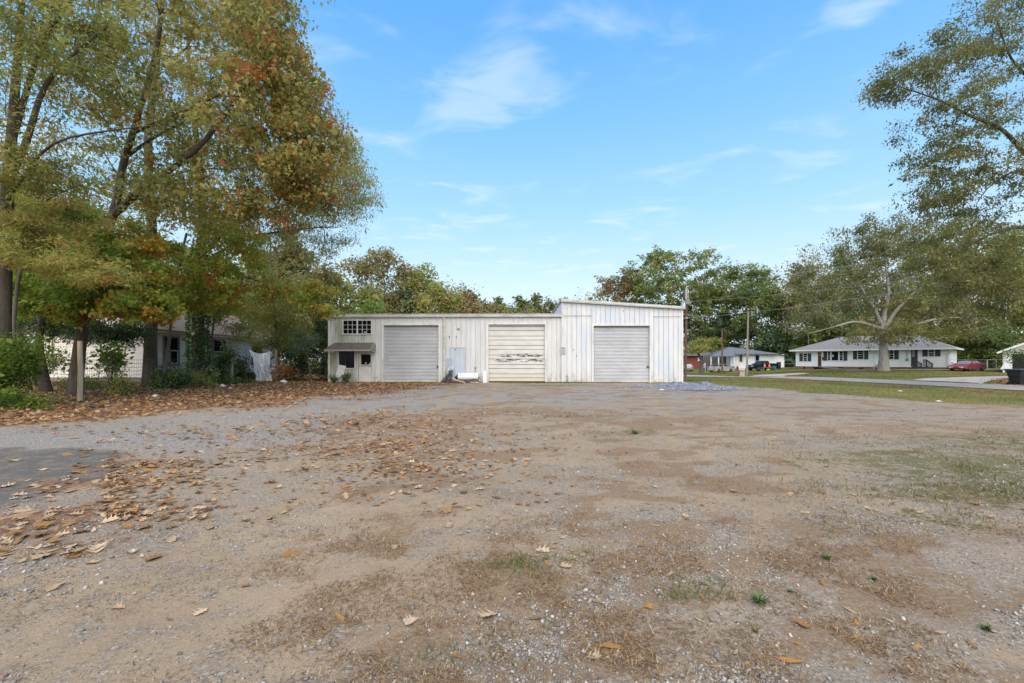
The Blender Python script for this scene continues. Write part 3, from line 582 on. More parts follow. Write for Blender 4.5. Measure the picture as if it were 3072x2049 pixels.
for i in range(9):
    f0 = i / 9; z0 = zf - .06 + (za_ - zf + .05) * f0; ye = yf + (ya - yf) * f0
    m_.add([(U(1124.5), ye, z0), (U(1124.5), -.04, z0), (U(1124.5) + .03, -.04, z0 - .05), (U(1124.5) + .03, ye, z0 - .05), (U(1124.5), ye, z0 + .012), (U(1124.5), -.04, z0 + .012), (U(1124.5) + .035, -.04, z0 - .04), (U(1124.5) + .035, ye, z0 - .04)],
           [(0, 1, 2, 3), (7, 6, 5, 4), (0, 4, 5, 1), (1, 5, 6, 2), (2, 6, 7, 3), (3, 7, 4, 0)])
m_.beam((U(1123), yf, zf), (U(1123), ya, za_), .04); m_.beam((U(1123), yf, zf - .05), (U(1123), -.05, zf - .35), .025); m_.beam((uf0 + .05, yf, zf - .05), (ua0, -.05, zf - .35), .025)
m_.build('side_louvre', mAwW, awn)
# small fittings
m_ = MB(); m_.tube([(U(1700), -.2, 0), (U(1700), -.2, .42)], .012, 6); m_.beam((U(1697), -.22, .42), (U(1701), -.22, .42), .05); m_.tube([(U(1426), -.05, .1), (U(1426), -.05, .9)], .012, 6); m_.box(U(1424), U(1429), -.1, -.03, .9, 1.0); m_.build('tap_pipe', mat('pipe_grey', (.25, .25, .25), .5, .6), bld)
sg = thing('notice_sign', 'small grey notice sign on the wall between the middle and right bays', 'sign', (U(1687.5) + bld.location.x, 0, 0), R(-1.0))
sg.location = bld.matrix_basis @ Vector((U(1687.5), -.17, Zp(1063)))
mSg = mat('sign_grey', (.42, .41, .40), .5, var=.08); mInk = mat('sign_ink', (.19, .19, .19), .6)
MB().box(-.15, .15, -.012, 0, 0, .45).build('sign_board', mSg, sg)
m_ = MB(); m_.box(-.13, .13, -.016, -.013, .36, .42)
for k, (a0, a1) in enumerate(((-.12, .10), (-.12, .12), (-.1, .06), (-.12, .12), (-.12, .02), (-.12, .11))): m_.box(a0, a1, -.015, -.013, .05 + .045 * k, .062 + .045 * k)
m_.build('sign_text', mInk, sg)
def bl(px, dy, z): return bld.matrix_basis @ Vector((U(px), dy, z))

# ------------------------------------------------------------------ things lying against the workshop
mWood = mat('plank_wood', (.46, .36, .22), .8, var=.2, scale=3, stretch=(.3, 4, 4)); mRed = mat('red_brown_plank', (.10, .045, .035), .8, var=.3, scale=3); mPale = mat('pale_plank', (.55, .48, .36), .8, var=.15, scale=3)
def plank(label, a, b_, wd, ht, m):
    a, b_ = bl(*a), bl(*b_); mid = (a + b_) / 2; o_ = MB().beam(a - mid, b_ - mid, wd, ht).build('plank', m); o_.location = mid; tag(o_, label, 'plank', 'loose planks in front of the workshop')
plank('yellowish timber plank slanting across the scrap heap', (1362, -.75, .28), (1402, -1.35, .03), .12, .05, mWood)
plank('pale timber batten lying under the white roll end', (1386, -.8, .10), (1441, -1.0, .05), .10, .04, mPale)
plank('dark brown beam slanting up to the right in the scrap heap', (1396, -1.2, .05), (1432, -.72, .24), .11, .09, mat('brown_beam', (.10, .06, .04), .8, var=.25, scale=4))
plank('long red brown board low at the left of the scrap heap', (1342, -1.0, .12), (1392, -1.05, .10), .12, .05, mRed)
plank('red brown board lowest and nearest in the scrap heap', (1364, -1.45, .03), (1400, -1.3, .05), .12, .05, mRed)
plank('short red brown board propped behind the yellowish plank', (1350, -.75, .2), (1370, -.85, .10), .12, .04, mRed)
plank('red brown board running beneath the white roll', (1392, -.62, .16), (1440, -.66, .07), .16, .05, mRed)
rl = thing('sheet_roll', 'fat white roll of sheeting lying by the patched wall', 'roll', bl(1408, -.62, .40), R(-1))
m_ = MB(); m_.tube([(-.64, 0, 0), (-.6, 0, 0), (.6, 0, 0), (.62, 0, 0)], [.205, .215, .215, .2], 24); m_.build('roll_sheet', mat('white_sheet', (.80, .81, .86), .4, var=.05, dirt=(.5, .5, .55), dirt_amt=.3), rl)
m_ = MB(); m_.tube([(-.665, 0, 0), (-.63, 0, 0)], [.20, .215], 20); m_.tube([(-.80, .02, -.1), (-.72, 0, -.06), (-.64, 0, -.03)], [.1, .14, .15], 9); m_.build('dark_end_wrap', mat('black_plastic', (.035, .035, .042), .35, var=.3, bump=.6, bscale=9), rl)
MB().box(.62, .72, -.1, 0, -.13, -.03).box(.5, .66, -.12, .1, -.38, -.2).box(-.55, -.4, -.12, .1, -.38, -.2).build('chock', mat('chock_wood', (.16, .10, .05), .8), rl)
def crumple(name, pts_fn, nu, nv, m, label, cat, amp, thick=.012, seed=0, scale=5):
    V = []; Fq = []
    for j in range(nv):
        for i in range(nu):
            u_, v_ = i / (nu - 1), j / (nv - 1); p = np.array(pts_fn(u_, v_)); d = (fbm(np.array(u_ * scale * 1.6 + seed), np.array(v_ * scale * .6 + seed + u_ * 1.5), 4) - .5) * amp
            V.append((p[0] + float(fbm(np.array(v_ * scale + seed), np.array(u_ * 2.0), 3) - .5) * amp * .6, p[1] + float(d), p[2]))
    for j in range(nv - 1):
        for i in range(nu - 1): Fq.append((j * nu + i, j * nu + i + 1, (j + 1) * nu + i + 1, (j + 1) * nu + i))
    me = bpy.data.meshes.new(name); me.from_pydata(V, [], Fq); me.materials.append(m); me.polygons.foreach_set('use_smooth', [True] * len(Fq))
    o_ = link(bpy.data.objects.new(name, me)); md = o_.modifiers.new('thickness', 'SOLIDIFY'); md.thickness = thick
    return tag(o_, label, cat)
bc = bl(1346, 0, 0)
def bagf(u_, v_):
    top = .80 - .10 * (1 - u_); x = (-.32 + .62 * u_) * (1 - v_) + (-.05 + .37 * u_) * v_ - .22 * (1 - v_) ** 3 * (1 - u_)
    return (bc.x + x, bc.y - .75 + .5 * v_ + .12 * cos(u_ * pi), top * v_ + .02)
crumple('plastic_bag', bagf, 26, 26, mat('black_bag_plastic', (.022, .022, .030), .28, var=.3, spec=.6), 'black plastic sheet bundled against the wall beside the downspout', 'plastic bag', .26, seed=3)
def blue_f(u_, v_): return (bc.x - .02 + .33 * u_ - .05 * (1 - v_), bc.y - .22 + .05 * v_, .70 + .34 * v_)
crumple('foam_scrap', blue_f, 14, 14, mat('pale_blue_foam', (.56, .66, .74), .7, var=.1), 'pale blue scrap sheet tucked behind the black plastic', 'scrap', .10, .03, 5)
lb = MB().beam((0, 0, 0), (-.02, .2, 1.55), .30, .03, up=(0, 1, 0)).build('leaning_board', mat('grey_blue_board', (.30, .35, .40), .6, var=.1)); lb.location = bl(1350, -.30, .0); tag(lb, 'grey blue board leaning on the wall above the black plastic', 'board')
wb = MB().beam((0, 0, 0), (.22, .35, 1.1), .47, .025, up=(0, 1, 0)).build('stained_board', mat('white_stained_panel', (.60, .585, .54), .7, var=.15, dirt=(.32, .31, .25), dirt_amt=.7, dscale=2.2)); wb.location = bl(1017, -.45, .0); tag(wb, 'stained white sheet leaning under the office window between two bushes', 'panel')
ds = MB().beam((0, 0, 0), (-.05, .2, .75), .26, .015, up=(0, 1, 0)).beam((.1, .02, 0), (.02, .24, .78), .03).build('bent_flashing', mTrim); ds.location = bl(1456, -.28, 0); tag(ds, 'bent white strip of flashing leaning left of the middle door', 'metal strip')
# ------------------------------------------------------------------ trees: trunk and limbs grown towards points of the crown, leaves on the twigs
def bark(name, col, lich=None, amt=.5): return mat(name, col, .9, var=.35, scale=7, stretch=(1, 1, .25), bump=.8, bscale=22, spec=.1, dirt=lich, dirt_amt=amt, dscale=4)
mBark = bark('oak_bark', (.075, .060, .047), (.15, .15, .12), .55); mBarkD = bark('dark_bark', (.06, .048, .038)); mBarkG = bark('grey_bark', (.12, .105, .09), (.22, .22, .19), .6); mBarkP = bark('pale_bark', (.30, .28, .25), (.42, .43, .40), .7)
G1, G2, G3 = (.030, .046, .012), (.065, .080, .020), (.115, .120, .030)
YL, OR_, RD, BR = (.30, .20, .035), (.33, .13, .025), (.19, .045, .02), (.13, .075, .035)
mOak = leaf_mat('oak_leaves', [(0, (.042, .048, .014)), (.35, (.098, .094, .023)), (.62, (.16, .132, .034)), (.80, (.20, .14, .04)), (.90, (.30, .13, .035)), (1, (.22, .06, .025))], gain=3.9, trans=.54)
mOakO = leaf_mat('turning_oak_leaves', [(0, (.05, .052, .016)), (.36, (.094, .096, .028)), (.58, (.155, .132, .042)), (.72, (.24, .14, .045)), (.86, (.30, .105, .03)), (1, (.20, .055, .025))], gain=3.9, trans=.54)
mWil = leaf_mat('willow_oak_leaves', [(0, (.042, .050, .014)), (.45, (.092, .102, .027)), (.75, (.19, .155, .048)), (.92, (.31, .20, .07)), (1, (.28, .13, .05))], gain=3.9, trans=.54)
mMap = leaf_mat('maple_leaves', [(0, (.028, .050, .010)), (.4, (.075, .105, .018)), (.62, (.16, .16, .03)), (.78, (.30, .20, .03)), (.92, (.33, .16, .025)), (1, (.28, .10, .025))], gain=3.9, trans=.54)
mYel = leaf_mat('yellow_green_leaves', [(0, (.05, .058, .018)), (.4, (.105, .11, .03)), (.75, (.19, .165, .045)), (1, (.28, .19, .05))], gain=3.6)
mGrn = leaf_mat('green_leaves', [(0, (.024, .042, .010)), (.5, (.058, .085, .018)), (.85, (.105, .13, .028)), (1, (.17, .16, .045))])
mPri = leaf_mat('privet_leaves', [(0, (.03, .06, .010)), (.5, (.075, .12, .018)), (1, (.16, .18, .03))], gain=1.7)
mDrk = leaf_mat('dark_evergreen_leaves', [(0, (.012, .022, .010)), (.6, (.030, .048, .02)), (1, (.065, .085, .035))], .15)
mIvy = leaf_mat('ivy_leaves', [(0, (.014, .028, .010)), (.6, (.034, .055, .016)), (1, (.075, .095, .03))], .15, .4)
mFar = leaf_mat('far_oak_leaves', [(0, (.030, .044, .014)), (.5, (.070, .086, .026)), (.85, (.12, .125, .04)), (1, (.18, .13, .05))])
mOli = leaf_mat('olive_leaves', [(0, (.045, .046, .020)), (.5, (.095, .088, .035)), (.85, (.15, .115, .045)), (1, (.21, .12, .05))])
mBrn = leaf_mat('brown_leaves', [(0, (.05, .04, .022)), (.5, (.10, .07, .034)), (.85, (.16, .095, .04)), (1, (.24, .10, .035))])
mPine = leaf_mat('pine_needles', [(0, (.025, .04, .022)), (.6, (.05, .07, .04)), (1, (.10, .12, .075))], .2)
mElm = leaf_mat('elm_leaves', [(0, (.036, .042, .015)), (.5, (.080, .080, .028)), (.85, (.125, .11, .038)), (1, (.17, .13, .05))], gain=2.6)

class Tree:
    def __init__(s, seed): s.r = np.random.default_rng(seed); s.p = []; s.par = []; s.kind = []; s.rad = []
    def chain(s, pts, r0, r1, start=-1, kind=0, step=.5):
        pts = [np.array(p, float) for p in pts]; out = []; prev = start
        tot = sum(np.linalg.norm(b - a) for a, b in zip(pts[:-1], pts[1:])); acc = 0
        # smooth resample
        P = [pts[0]]
        for a, b in zip(pts[:-1], pts[1:]):
            n = max(1, int(np.linalg.norm(b - a) / step)); P += [a + (b - a) * (i + 1) / n for i in range(n)]
        P = np.array(P)
        for _ in range(2):
            if len(P) > 2: P[1:-1] = (P[:-2] + 2 * P[1:-1] + P[2:]) / 4
        for i, q in enumerate(P):
            t = i / max(1, len(P) - 1); s.p.append(q); s.par.append(prev); s.kind.append(kind); s.rad.append(r0 + (r1 - r0) * t); prev = len(s.p) - 1; out.append(prev)
        return out
    def nearest(s, q): return int(np.argmin(np.linalg.norm(np.array(s.p) - np.array(q), axis=1)))
    def grow(s, targets, step=.6, minz=-1e9, rmin=.008, drop=.6):
        s.tips = []; P = np.zeros((len(s.p) + len(targets) * 40 + 10, 3)); n = len(s.p); P[:n] = np.array(s.p)
        ok = np.zeros(len(P), bool); ok[:n] = P[:n, 2] > minz
        if not ok.any(): ok[:n] = True
        t = np.array(targets); d0 = np.array([np.min(np.linalg.norm(P[:n][ok[:n]] - q, axis=1)) for q in t]); order = np.argsort(d0)
        for k in order:
            q = t[k]; v = q - P[:n]; d = np.linalg.norm(v, axis=1) + 1e-6; cost = d * (1 + drop * np.maximum(0, -v[:, 2] / d)) + (~ok[:n]) * 1e6
            i = int(np.argmin(cost)); a = P[i]; dd = d[i]
            pd = a - P[s.par[i]] if s.par[i] >= 0 else np.array([0, 0, 1.]); pd = pd / (np.linalg.norm(pd) + 1e-9)
            c = a + pd * dd * .28 + np.array([0, 0, .10 * dd]); m = max(2, min(36, int(dd / step))); prev = i; path = [i]
            jit = s.r.normal(0, .05 * min(dd, 2), (m, 3)); jit[-1] = 0
            for j in range(1, m + 1):
                u = j / m; w_ = (1 - u) ** 2 * a + 2 * u * (1 - u) * c + u * u * q + jit[j - 1]
                P[n] = w_; ok[n] = True; s.p.append(w_); s.par.append(prev); s.kind.append(1); s.rad.append(0); prev = n; path.append(n); n += 1
            s.tips.append(path)
        s.rmin = rmin
    def radii(s, k=.46):
        n = len(s.p); c = np.zeros(n); par = np.array(s.par)
        has = np.zeros(n, bool); has[par[par >= 0]] = True; c[~has] = 1
        for i in range(n - 1, -1, -1):
            if par[i] >= 0: c[par[i]] += c[i]
        s.R = np.array([s.rad[i] if s.kind[i] == 0 else s.rmin * c[i] ** k for i in range(n)])
        for i in range(n):
            if s.kind[i] and par[i] >= 0: s.R[i] = min(s.R[i], s.R[par[i]] * .92)
    def mesh_wood(s, name, m, parent, n0=9):
        s.radii(); P = np.array(s.p); par = np.array(s.par); V = []; Fc = []; off = 0
        # thick chain as a connected tube
        seg = [i for i in range(len(P)) if par[i] >= 0]
        groups = {0: [], 5: [], 3: []}
        for i in seg:
            r_ = s.R[i]; groups[0 if s.kind[i] == 0 else (5 if r_ > .03 else 3)].append(i)
        for key, ns in ((0, n0), (5, 5), (3, 3)):
            g = np.array(groups[key], int)
            if len(g) == 0: continue
            a, b = P[par[g]], P[g]; ra = s.R[par[g]].copy(); rb = s.R[g]
            if key: ra = np.minimum(ra, rb * 1.35)
            d = b - a; ln = np.linalg.norm(d, axis=1, keepdims=True) + 1e-9; d = d / ln; b = b + d * (rb * .35)[:, None]
            ref = np.where(np.abs(d[:, 2:3]) > .9, np.array([[1., 0, 0]]), np.array([[0, 0, 1.]])); x = np.cross(d, ref); x /= np.linalg.norm(x, axis=1, keepdims=True) + 1e-9; y = np.cross(d, x)
            if key == 0: x = np.tile(np.array([[1., 0, 0]]), (len(g), 1)); x = x - d * (x * d).sum(1, keepdims=True); x /= np.linalg.norm(x, axis=1, keepdims=True); y = np.cross(d, x)
            ang = 2 * pi * np.arange(ns) / ns; ca, sa = np.cos(ang), np.sin(ang)
            bump_ = 1 + (.10 * np.sin(3 * ang + 1) if key == 0 else 0) + 0 * ang
            ring = x[:, None] * (ca * bump_)[None, :, None] + y[:, None] * (sa * bump_)[None, :, None]
            va = a[:, None] + ring * ra[:, None, None]; vb = b[:, None] + ring * rb[:, None, None]
            vv = np.concatenate([va, vb], 1).reshape(-1, 3); base = off + np.arange(len(g))[:, None] * 2 * ns; k = np.arange(ns); k2 = (k + 1) % ns
            f = np.stack([base + k, base + k2, base + ns + k2, base + ns + k], -1).reshape(-1, 4); V.append(vv); Fc.append(f); off += len(vv)
        return np_mesh(name, np.concatenate(V), np.concatenate(Fc), m, parent, smooth=True)
def leaf_quads(r, c, size, asp, tint, droop=.35, jit=.35):
    n = len(c); az = r.uniform(0, 2 * pi, n); el = r.normal(-droop, .55, n)
    d = np.stack([np.cos(az) * np.cos(el), np.sin(az) * np.cos(el), np.sin(el)], 1); nr = r.normal(0, 1, (n, 3)) * .9 + np.array([0, 0, 1.0]); nr -= d * (nr * d).sum(1, keepdims=True); nr /= np.linalg.norm(nr, axis=1, keepdims=True) + 1e-9
    sd = np.cross(d, nr); L_ = (size * r.lognormal(0, jit, n))[:, None]; W = L_ * asp
    v = np.stack([c, c + d * L_ * .45 + sd * W * .5 + nr * L_ * .08, c + d * L_, c + d * L_ * .4 - sd * W * .5 + nr * L_ * .08], 1).reshape(-1, 3)
    return v, np.arange(4 * n).reshape(-1, 4), np.repeat(np.clip(tint, 0, 1), 4)
def leaf_lobed(r, c, size, asp, tint, droop=.35, jit=.3):
    n = len(c); az = r.uniform(0, 2 * pi, n); el = r.normal(-droop, .5, n)
    d = np.stack([np.cos(az) * np.cos(el), np.sin(az) * np.cos(el), np.sin(el)], 1); nr = r.normal(0, 1, (n, 3)) * .9 + np.array([0, -.35, .8]); nr -= d * (nr * d).sum(1, keepdims=True); nr /= np.linalg.norm(nr, axis=1, keepdims=True) + 1e-9
    sd = np.cross(d, nr); L_ = (size * r.lognormal(0, jit, n))[:, None]; W = L_ * asp
    P = [(0, 0, 0), (.34, .55, .10), (.50, .16, 0), (1, 0, .06), (.50, -.16, 0), (.34, -.55, .10)]
    v = np.stack([c + d * L_ * a + sd * W * b + nr * L_ * h for a, b, h in P], 1).reshape(-1, 3)
    return v, np.arange(6 * n).reshape(-1, 6), np.repeat(np.clip(tint, 0, 1), 6)
def foliage(tr, name, m, parent, per, size, asp, spread, tint0=.4, tvar=.22, droop=.35, along=.7, flat=.6, hue=None, skip=0.0, lobed=False, flame=0.0):
    r = tr.r; C = []; T = []; P = np.array(tr.p)
    for path in tr.tips:
        if r.random() < skip: continue
        n = max(3, int(per * .85 * r.lognormal(0, .45))); k0 = int(len(path) * (1 - along)); seg = path[k0:] if len(path) - k0 >= 2 else path[-2:]
        pp = P[seg]; u = np.sqrt(r.random(n)) * (len(seg) - 1); i = np.minimum(u.astype(int), len(seg) - 2); fr = (u - i)[:, None]
        q = pp[i] * (1 - fr) + pp[i + 1] * fr; g = np.clip(r.normal(0, spread * .62, (n, 3)), -spread * 1.1, spread * 1.1); g[:, 2] *= flat; g[:, 2] -= spread * .15
        tip = pp[-1]; ct = tint0 + r.normal(0, tvar)
        if hue is not None: ct += hue(tip)
        C.append(q + g); tl = ct + r.normal(0, .13, n); fp = flame * (1 if hue is None else min(1.6, max(.15, 6 * hue(tip) + .3)))
        if fp: fm = r.random(n) < fp * r.lognormal(-.3, .8); tl = np.where(fm, r.uniform(.74, 1.0, n), tl)
        T.append(tl)
    C = np.concatenate(C); T = np.concatenate(T); v, f, tt = (leaf_lobed if lobed else leaf_quads)(r, C, size, asp, T, droop)
    return np_mesh(name, v, f, m, parent, attrs={'tint': ('POINT', tt)})
def in_ellipsoids(r, els, n, shell=.5):
    w_ = np.array([e[2] for e in els], float); w_ /= w_.sum(); out_ = []
    for _ in range(n):
        c, rad, _w = els[r.choice(len(els), p=w_)][:3]; v = r.normal(0, 1, 3); v /= np.linalg.norm(v); out_.append(np.array(c) + v * np.array(rad) * (r.random() ** shell))
    return out_
def E(px, py, Y, rx, ry, rd, w_=1.0):          # ellipsoid of crown seen at a photo pixel, radii in pixels across and up, metres in depth
    c = wp(px, py, Y); k = Y / F; return (np.array(c), (rx * k, rd, ry * k), w_)
def make_tree(name, label, cat, seed, trunk, r0, els, ntw, leaf, bark_m, limbs=(), group=None, minz=None, per=60, size=.12, asp=.45, spread=.45, tint0=.4, tvar=.2, step=.6, rmin=.009, droop=.35, r_top=.05, along=.7, hue=None, wood='trunk', crown='crown', shell=.5, skip=0.0, n0=9, flat=.6, dens=1.25, lobed=False, flame=0.0):
    trunk = [np.array(p, float) for p in trunk]; base = Vector(trunk[0]); base.z = float(zt(base.x, base.y))
    root = thing(name, label, cat, base, 0, group); b0 = np.array(base)
    t = Tree(seed); tp = [p - b0 for p in trunk]; tp[0] = np.array([tp[0][0], tp[0][1], -.15]); ids = t.chain(tp, r0, r_top)
    for i, k in enumerate(ids[:5]): t.rad[k] *= (1.3, 1.16, 1.08, 1.03, 1.0)[i]
    for lp, la, lb_ in limbs:
        lp = [np.array(p, float) - b0 for p in lp]; s0 = t.nearest(lp[0]); t.chain([t.p[s0]] + lp[1:], la, lb_, s0)
    els = [(e[0] - b0, e[1], e[2]) for e in els]; tg = in_ellipsoids(t.r, els, int(ntw * dens), shell)
    tg = [q for q in tg if q[2] > .5]
    t.grow(tg, step, minz if minz is not None else tp[-1][2] * .25, rmin)
    t.mesh_wood(wood, bark_m, root, n0)
    hh = (lambda q: hue(q + b0)) if hue else None
    if leaf is not None and per: foliage(t, crown, leaf, root, per, size, asp, spread, tint0, tvar, droop, along, flat, hh, skip, lobed, flame)
    return root, t
def tz(px, py, Y): return np.array(wp(px, py, Y))

# --- the big oaks on the left edge of the lot
orange_right = lambda q: .11 * float(sst(q[0] / q[1] * F + CX, 560, 960)) * float(sst(H + 0 * q[2] + q[2], 5, 9)) - .02
make_tree('oak_tree', 'tall oak at the far left edge with its trunk rising out of the bright bush', 'tree', 11,
          [(-15.7, 14, 0), tz(8, 950, 14), tz(22, 600, 14), tz(38, 380, 14), tz(60, 100, 14), tz(75, -150, 14)], .23,
          [E(110, 130, 13.6, 250, 260, 3.4, 1.4), E(60, -60, 14, 220, 200, 3.5, .7), E(60, 480, 13.5, 150, 160, 2.6, .7), E(270, 60, 14.5, 150, 160, 3, .6)], 480, mWil, mBark,
          limbs=[([tz(25, 560, 14), tz(75, 450, 13.8), tz(130, 250, 13.7), tz(200, 180, 13.6), tz(320, 80, 13.6)], .10, .03), ([tz(30, 420, 14), tz(90, 240, 14.2), tz(125, 120, 14.2), tz(215, 0, 14.2), tz(300, -90, 14.2)], .09, .03), ([tz(22, 600, 14), tz(150, 420, 13.2), tz(330, 390, 13), tz(470, 375, 13)], .05, .015)],
          per=52, flame=.06, size=.135, asp=.28, along=.55, spread=.40, skip=.08, tint0=.42, tvar=.2, rmin=.007)
make_tree('oak_tree', 'leaning orange tinged oak just behind the nearest fence post', 'tree', 12,
          [(-17.5, 18.2, 0), tz(240, 1030, 18.2), tz(262, 900, 18.2), tz(315, 720, 18.2), tz(350, 610, 18.2), tz(372, 470, 18.2), tz(402, 400, 18.2), tz(428, 290, 18.2), tz(455, 230, 18.2), tz(480, 90, 18.2), tz(500, -120, 18.2)], .215,
          [E(560, 60, 18.5, 330, 200, 4.5, 1.0), E(780, 110, 18, 150, 200, 4, 1.0), E(850, 260, 18.5, 110, 170, 3.6, .8), E(945, 420, 19, 95, 130, 3.2, .7), E(930, 540, 19, 80, 90, 2.6, .45), E(760, 400, 18.5, 180, 170, 3.6, .9), E(560, 560, 18, 220, 110, 3, .6), E(740, 620, 18.5, 150, 70, 2.6, .4), E(480, 330, 18.5, 220, 170, 4, .6), E(880, 560, 19.5, 130, 70, 3, .5), E(700, -120, 18.5, 260, 160, 4, .6)], 850, mOakO, mBark,
          limbs=[([tz(340, 640, 18.2), tz(450, 545, 17.8), tz(545, 490, 17.6), tz(625, 415, 17.5), tz(700, 310, 17.6), tz(760, 230, 17.8), tz(830, 150, 18)], .15, .035), ([tz(402, 400, 18.2), tz(510, 350, 18), tz(620, 305, 18), tz(700, 265, 17.9)], .07, .02), ([tz(372, 470, 18.2), tz(460, 410, 18.6), tz(560, 360, 19), tz(690, 340, 19)], .07, .02), ([tz(450, 545, 17.8), tz(600, 500, 17), tz(720, 515, 17), tz(830, 470, 17)], .05, .015)],
          per=46, size=.165, asp=.75, lobed=True, flame=.085, along=.55, spread=.46, tint0=.36, tvar=.20, skip=.10, hue=orange_right, rmin=.008, droop=.8)
make_tree('oak_tree', 'straight oak with a bare dark lower trunk standing before the corner of the white cottage', 'tree', 13,
          [(-18.3, 23, 0), tz(452, 1000, 23), tz(458, 860, 23), tz(455, 640, 23), tz(447, 560, 23), tz(444, 400, 23), tz(470, 200, 23), tz(490, -60, 23), tz(500, -300, 23)], .29,
          [E(430, -20, 23, 330, 260, 5, 1.2), E(640, 80, 23.5, 230, 240, 4.5, 1.0), E(300, 300, 23.5, 240, 160, 4, .8), E(620, 330, 24, 190, 150, 4, .8), E(800, 60, 24, 110, 200, 3.5, .6), E(560, 640, 23, 200, 90, 3.5, .7), E(330, 560, 23, 200, 130, 3.5, .7)], 640, mOak, mBark,
          limbs=[([tz(455, 640, 23), tz(500, 585, 22.6), tz(600, 580, 22.3), tz(720, 585, 22)], .10, .03), ([tz(447, 560, 23), tz(560, 470, 22.5), tz(640, 430, 22.5)], .09, .03), ([tz(444, 400, 23), tz(350, 330, 23), tz(260, 240, 23), tz(190, 120, 23)], .10, .03), ([tz(450, 600, 23), tz(360, 540, 23), tz(290, 420, 23)], .07, .02)],
          per=42, flame=.05, size=.15, asp=.40, along=.55, spread=.46, skip=.12, tint0=.42, tvar=.17)
ivt, ivtr = make_tree('oak_tree', 'ivy wrapped oak in front of the cottage wall with long limbs reaching over the workshop', 'tree', 14,
          [(-17.9, 26, 0), tz(594, 1000, 26), tz(597, 880, 26), tz(602, 770, 26), tz(608, 640, 26), tz(603, 520, 26), tz(588, 400, 26), tz(570, 250, 26), tz(560, 60, 26)], .36,
          [E(960, 500, 26, 150, 150, 4.5, 1.0), E(1040, 585, 26, 90, 80, 3.5, .45), E(980, 640, 26.5, 120, 90, 4, .55), E(800, 600, 26, 160, 130, 4, .9), E(720, 420, 26, 200, 170, 4.5, .8), E(1040, 440, 26.5, 50, 80, 3, .35), E(560, 420, 26, 200, 160, 4, .6), E(880, 350, 26.5, 140, 130, 4, .6), E(860, 710, 26, 190, 70, 3.5, .8), E(1080, 560, 26, 60, 60, 2.4, .3), E(700, 680, 26, 140, 70, 3, .5)], 760, mWil, mBark,
          limbs=[([tz(602, 770, 26), tz(680, 690, 25.6), tz(760, 645, 25.5), tz(830, 620, 25.4), tz(930, 600, 25.2)], .13, .03), ([tz(600, 800, 26), tz(690, 735, 25.3), tz(800, 700, 25), tz(920, 685, 25), tz(1000, 680, 25)], .11, .025), ([tz(602, 740, 26), tz(660, 640, 26), tz(760, 580, 26), tz(860, 520, 26)], .12, .03), ([tz(605, 690, 26), tz(560, 620, 25.6), tz(510, 560, 25.4)], .09, .03)],
          per=56, size=.13, asp=.30, along=.55, spread=.48, skip=.08, tint0=.48, tvar=.15, droop=.8)
r = np.random.default_rng(5); n = 4200; hgt = r.random(n) ** 1.1 * 9.0; ang = r.uniform(0, 2 * pi, n); P = np.array(ivtr.p); tk = [i for i in range(len(P)) if ivtr.kind[i] == 0 and P[i][2] < 9.6][:22]; zs = P[tk][:, 2]
cx = np.interp(hgt, zs, P[tk][:, 0]); cy = np.interp(hgt, zs, P[tk][:, 1]); rr_ = np.interp(hgt, [0, .6, 3, 9], [.75, .48, .45, .34]) + np.abs(r.normal(0, .09, n))
v, f, tt = leaf_quads(r, np.stack([cx + np.cos(ang) * rr_, cy + np.sin(ang) * rr_, hgt], 1), .13, .85, r.normal(.45, .25, n), .6); np_mesh('ivy', v, f, mIvy, ivt, attrs={'tint': ('POINT', tt)})
# --- understory at the left
make_tree('maple_tree', 'low spreading maple with green, yellow and orange leaves over the wire fence', 'tree', 21,
          [(-19.0, 18.6, 0), tz(112, 1020, 18.6), tz(130, 930, 18.6), tz(170, 850, 18.4), tz(220, 760, 18.2)], .17,
          [E(180, 880, 16.8, 190, 90, 2.2, 1), E(360, 860, 16.5, 130, 105, 2, 1.0), E(300, 730, 17, 190, 90, 2.4, 1), E(130, 760, 17.5, 160, 90, 2.4, .8), E(430, 920, 16.6, 70, 45, 1.6, .4), E(120, 640, 18, 170, 80, 2.5, .6)], 420, mMap, mBarkD,
          per=85, size=.135, asp=.95, lobed=True, flame=.09, spread=.32, tint0=.42, tvar=.20, droop=.5, step=.45, rmin=.006, hue=lambda q: .15 * float(sst(q[0] / q[1] * F + CX, 200, 430)) - .04)
make_tree('maple_tree', 'young maple with orange and yellow sprays beside the ivy wrapped trunk', 'tree', 22,
          [(-17.2, 22.3, 0), tz(505, 1050, 22.3), tz(520, 900, 22.3), tz(540, 780, 22), tz(560, 700, 22)], .09,
          [E(560, 840, 21.5, 130, 80, 2.0, 1), E(690, 800, 21.5, 120, 80, 2, .8), E(480, 780, 21.8, 110, 70, 2, .7), E(640, 900, 21.5, 110, 45, 1.8, .6), E(700, 720, 22, 110, 60, 2, .5), E(930, 870, 22, 75, 55, 1.6, .55), E(960, 930, 22, 50, 30, 1.2, .3), E(810, 860, 22, 90, 45, 1.6, .4)], 330, mMap, mBarkG,
          limbs=[([tz(540, 780, 22), tz(640, 790, 21.7), tz(740, 830, 21.6), tz(830, 870, 21.6), tz(930, 880, 21.8)], .06, .02)],
          per=50, size=.13, asp=.95, lobed=True, flame=.11, skip=.22, spread=.36, tint0=.50, tvar=.2, droop=.5, step=.45, rmin=.006)
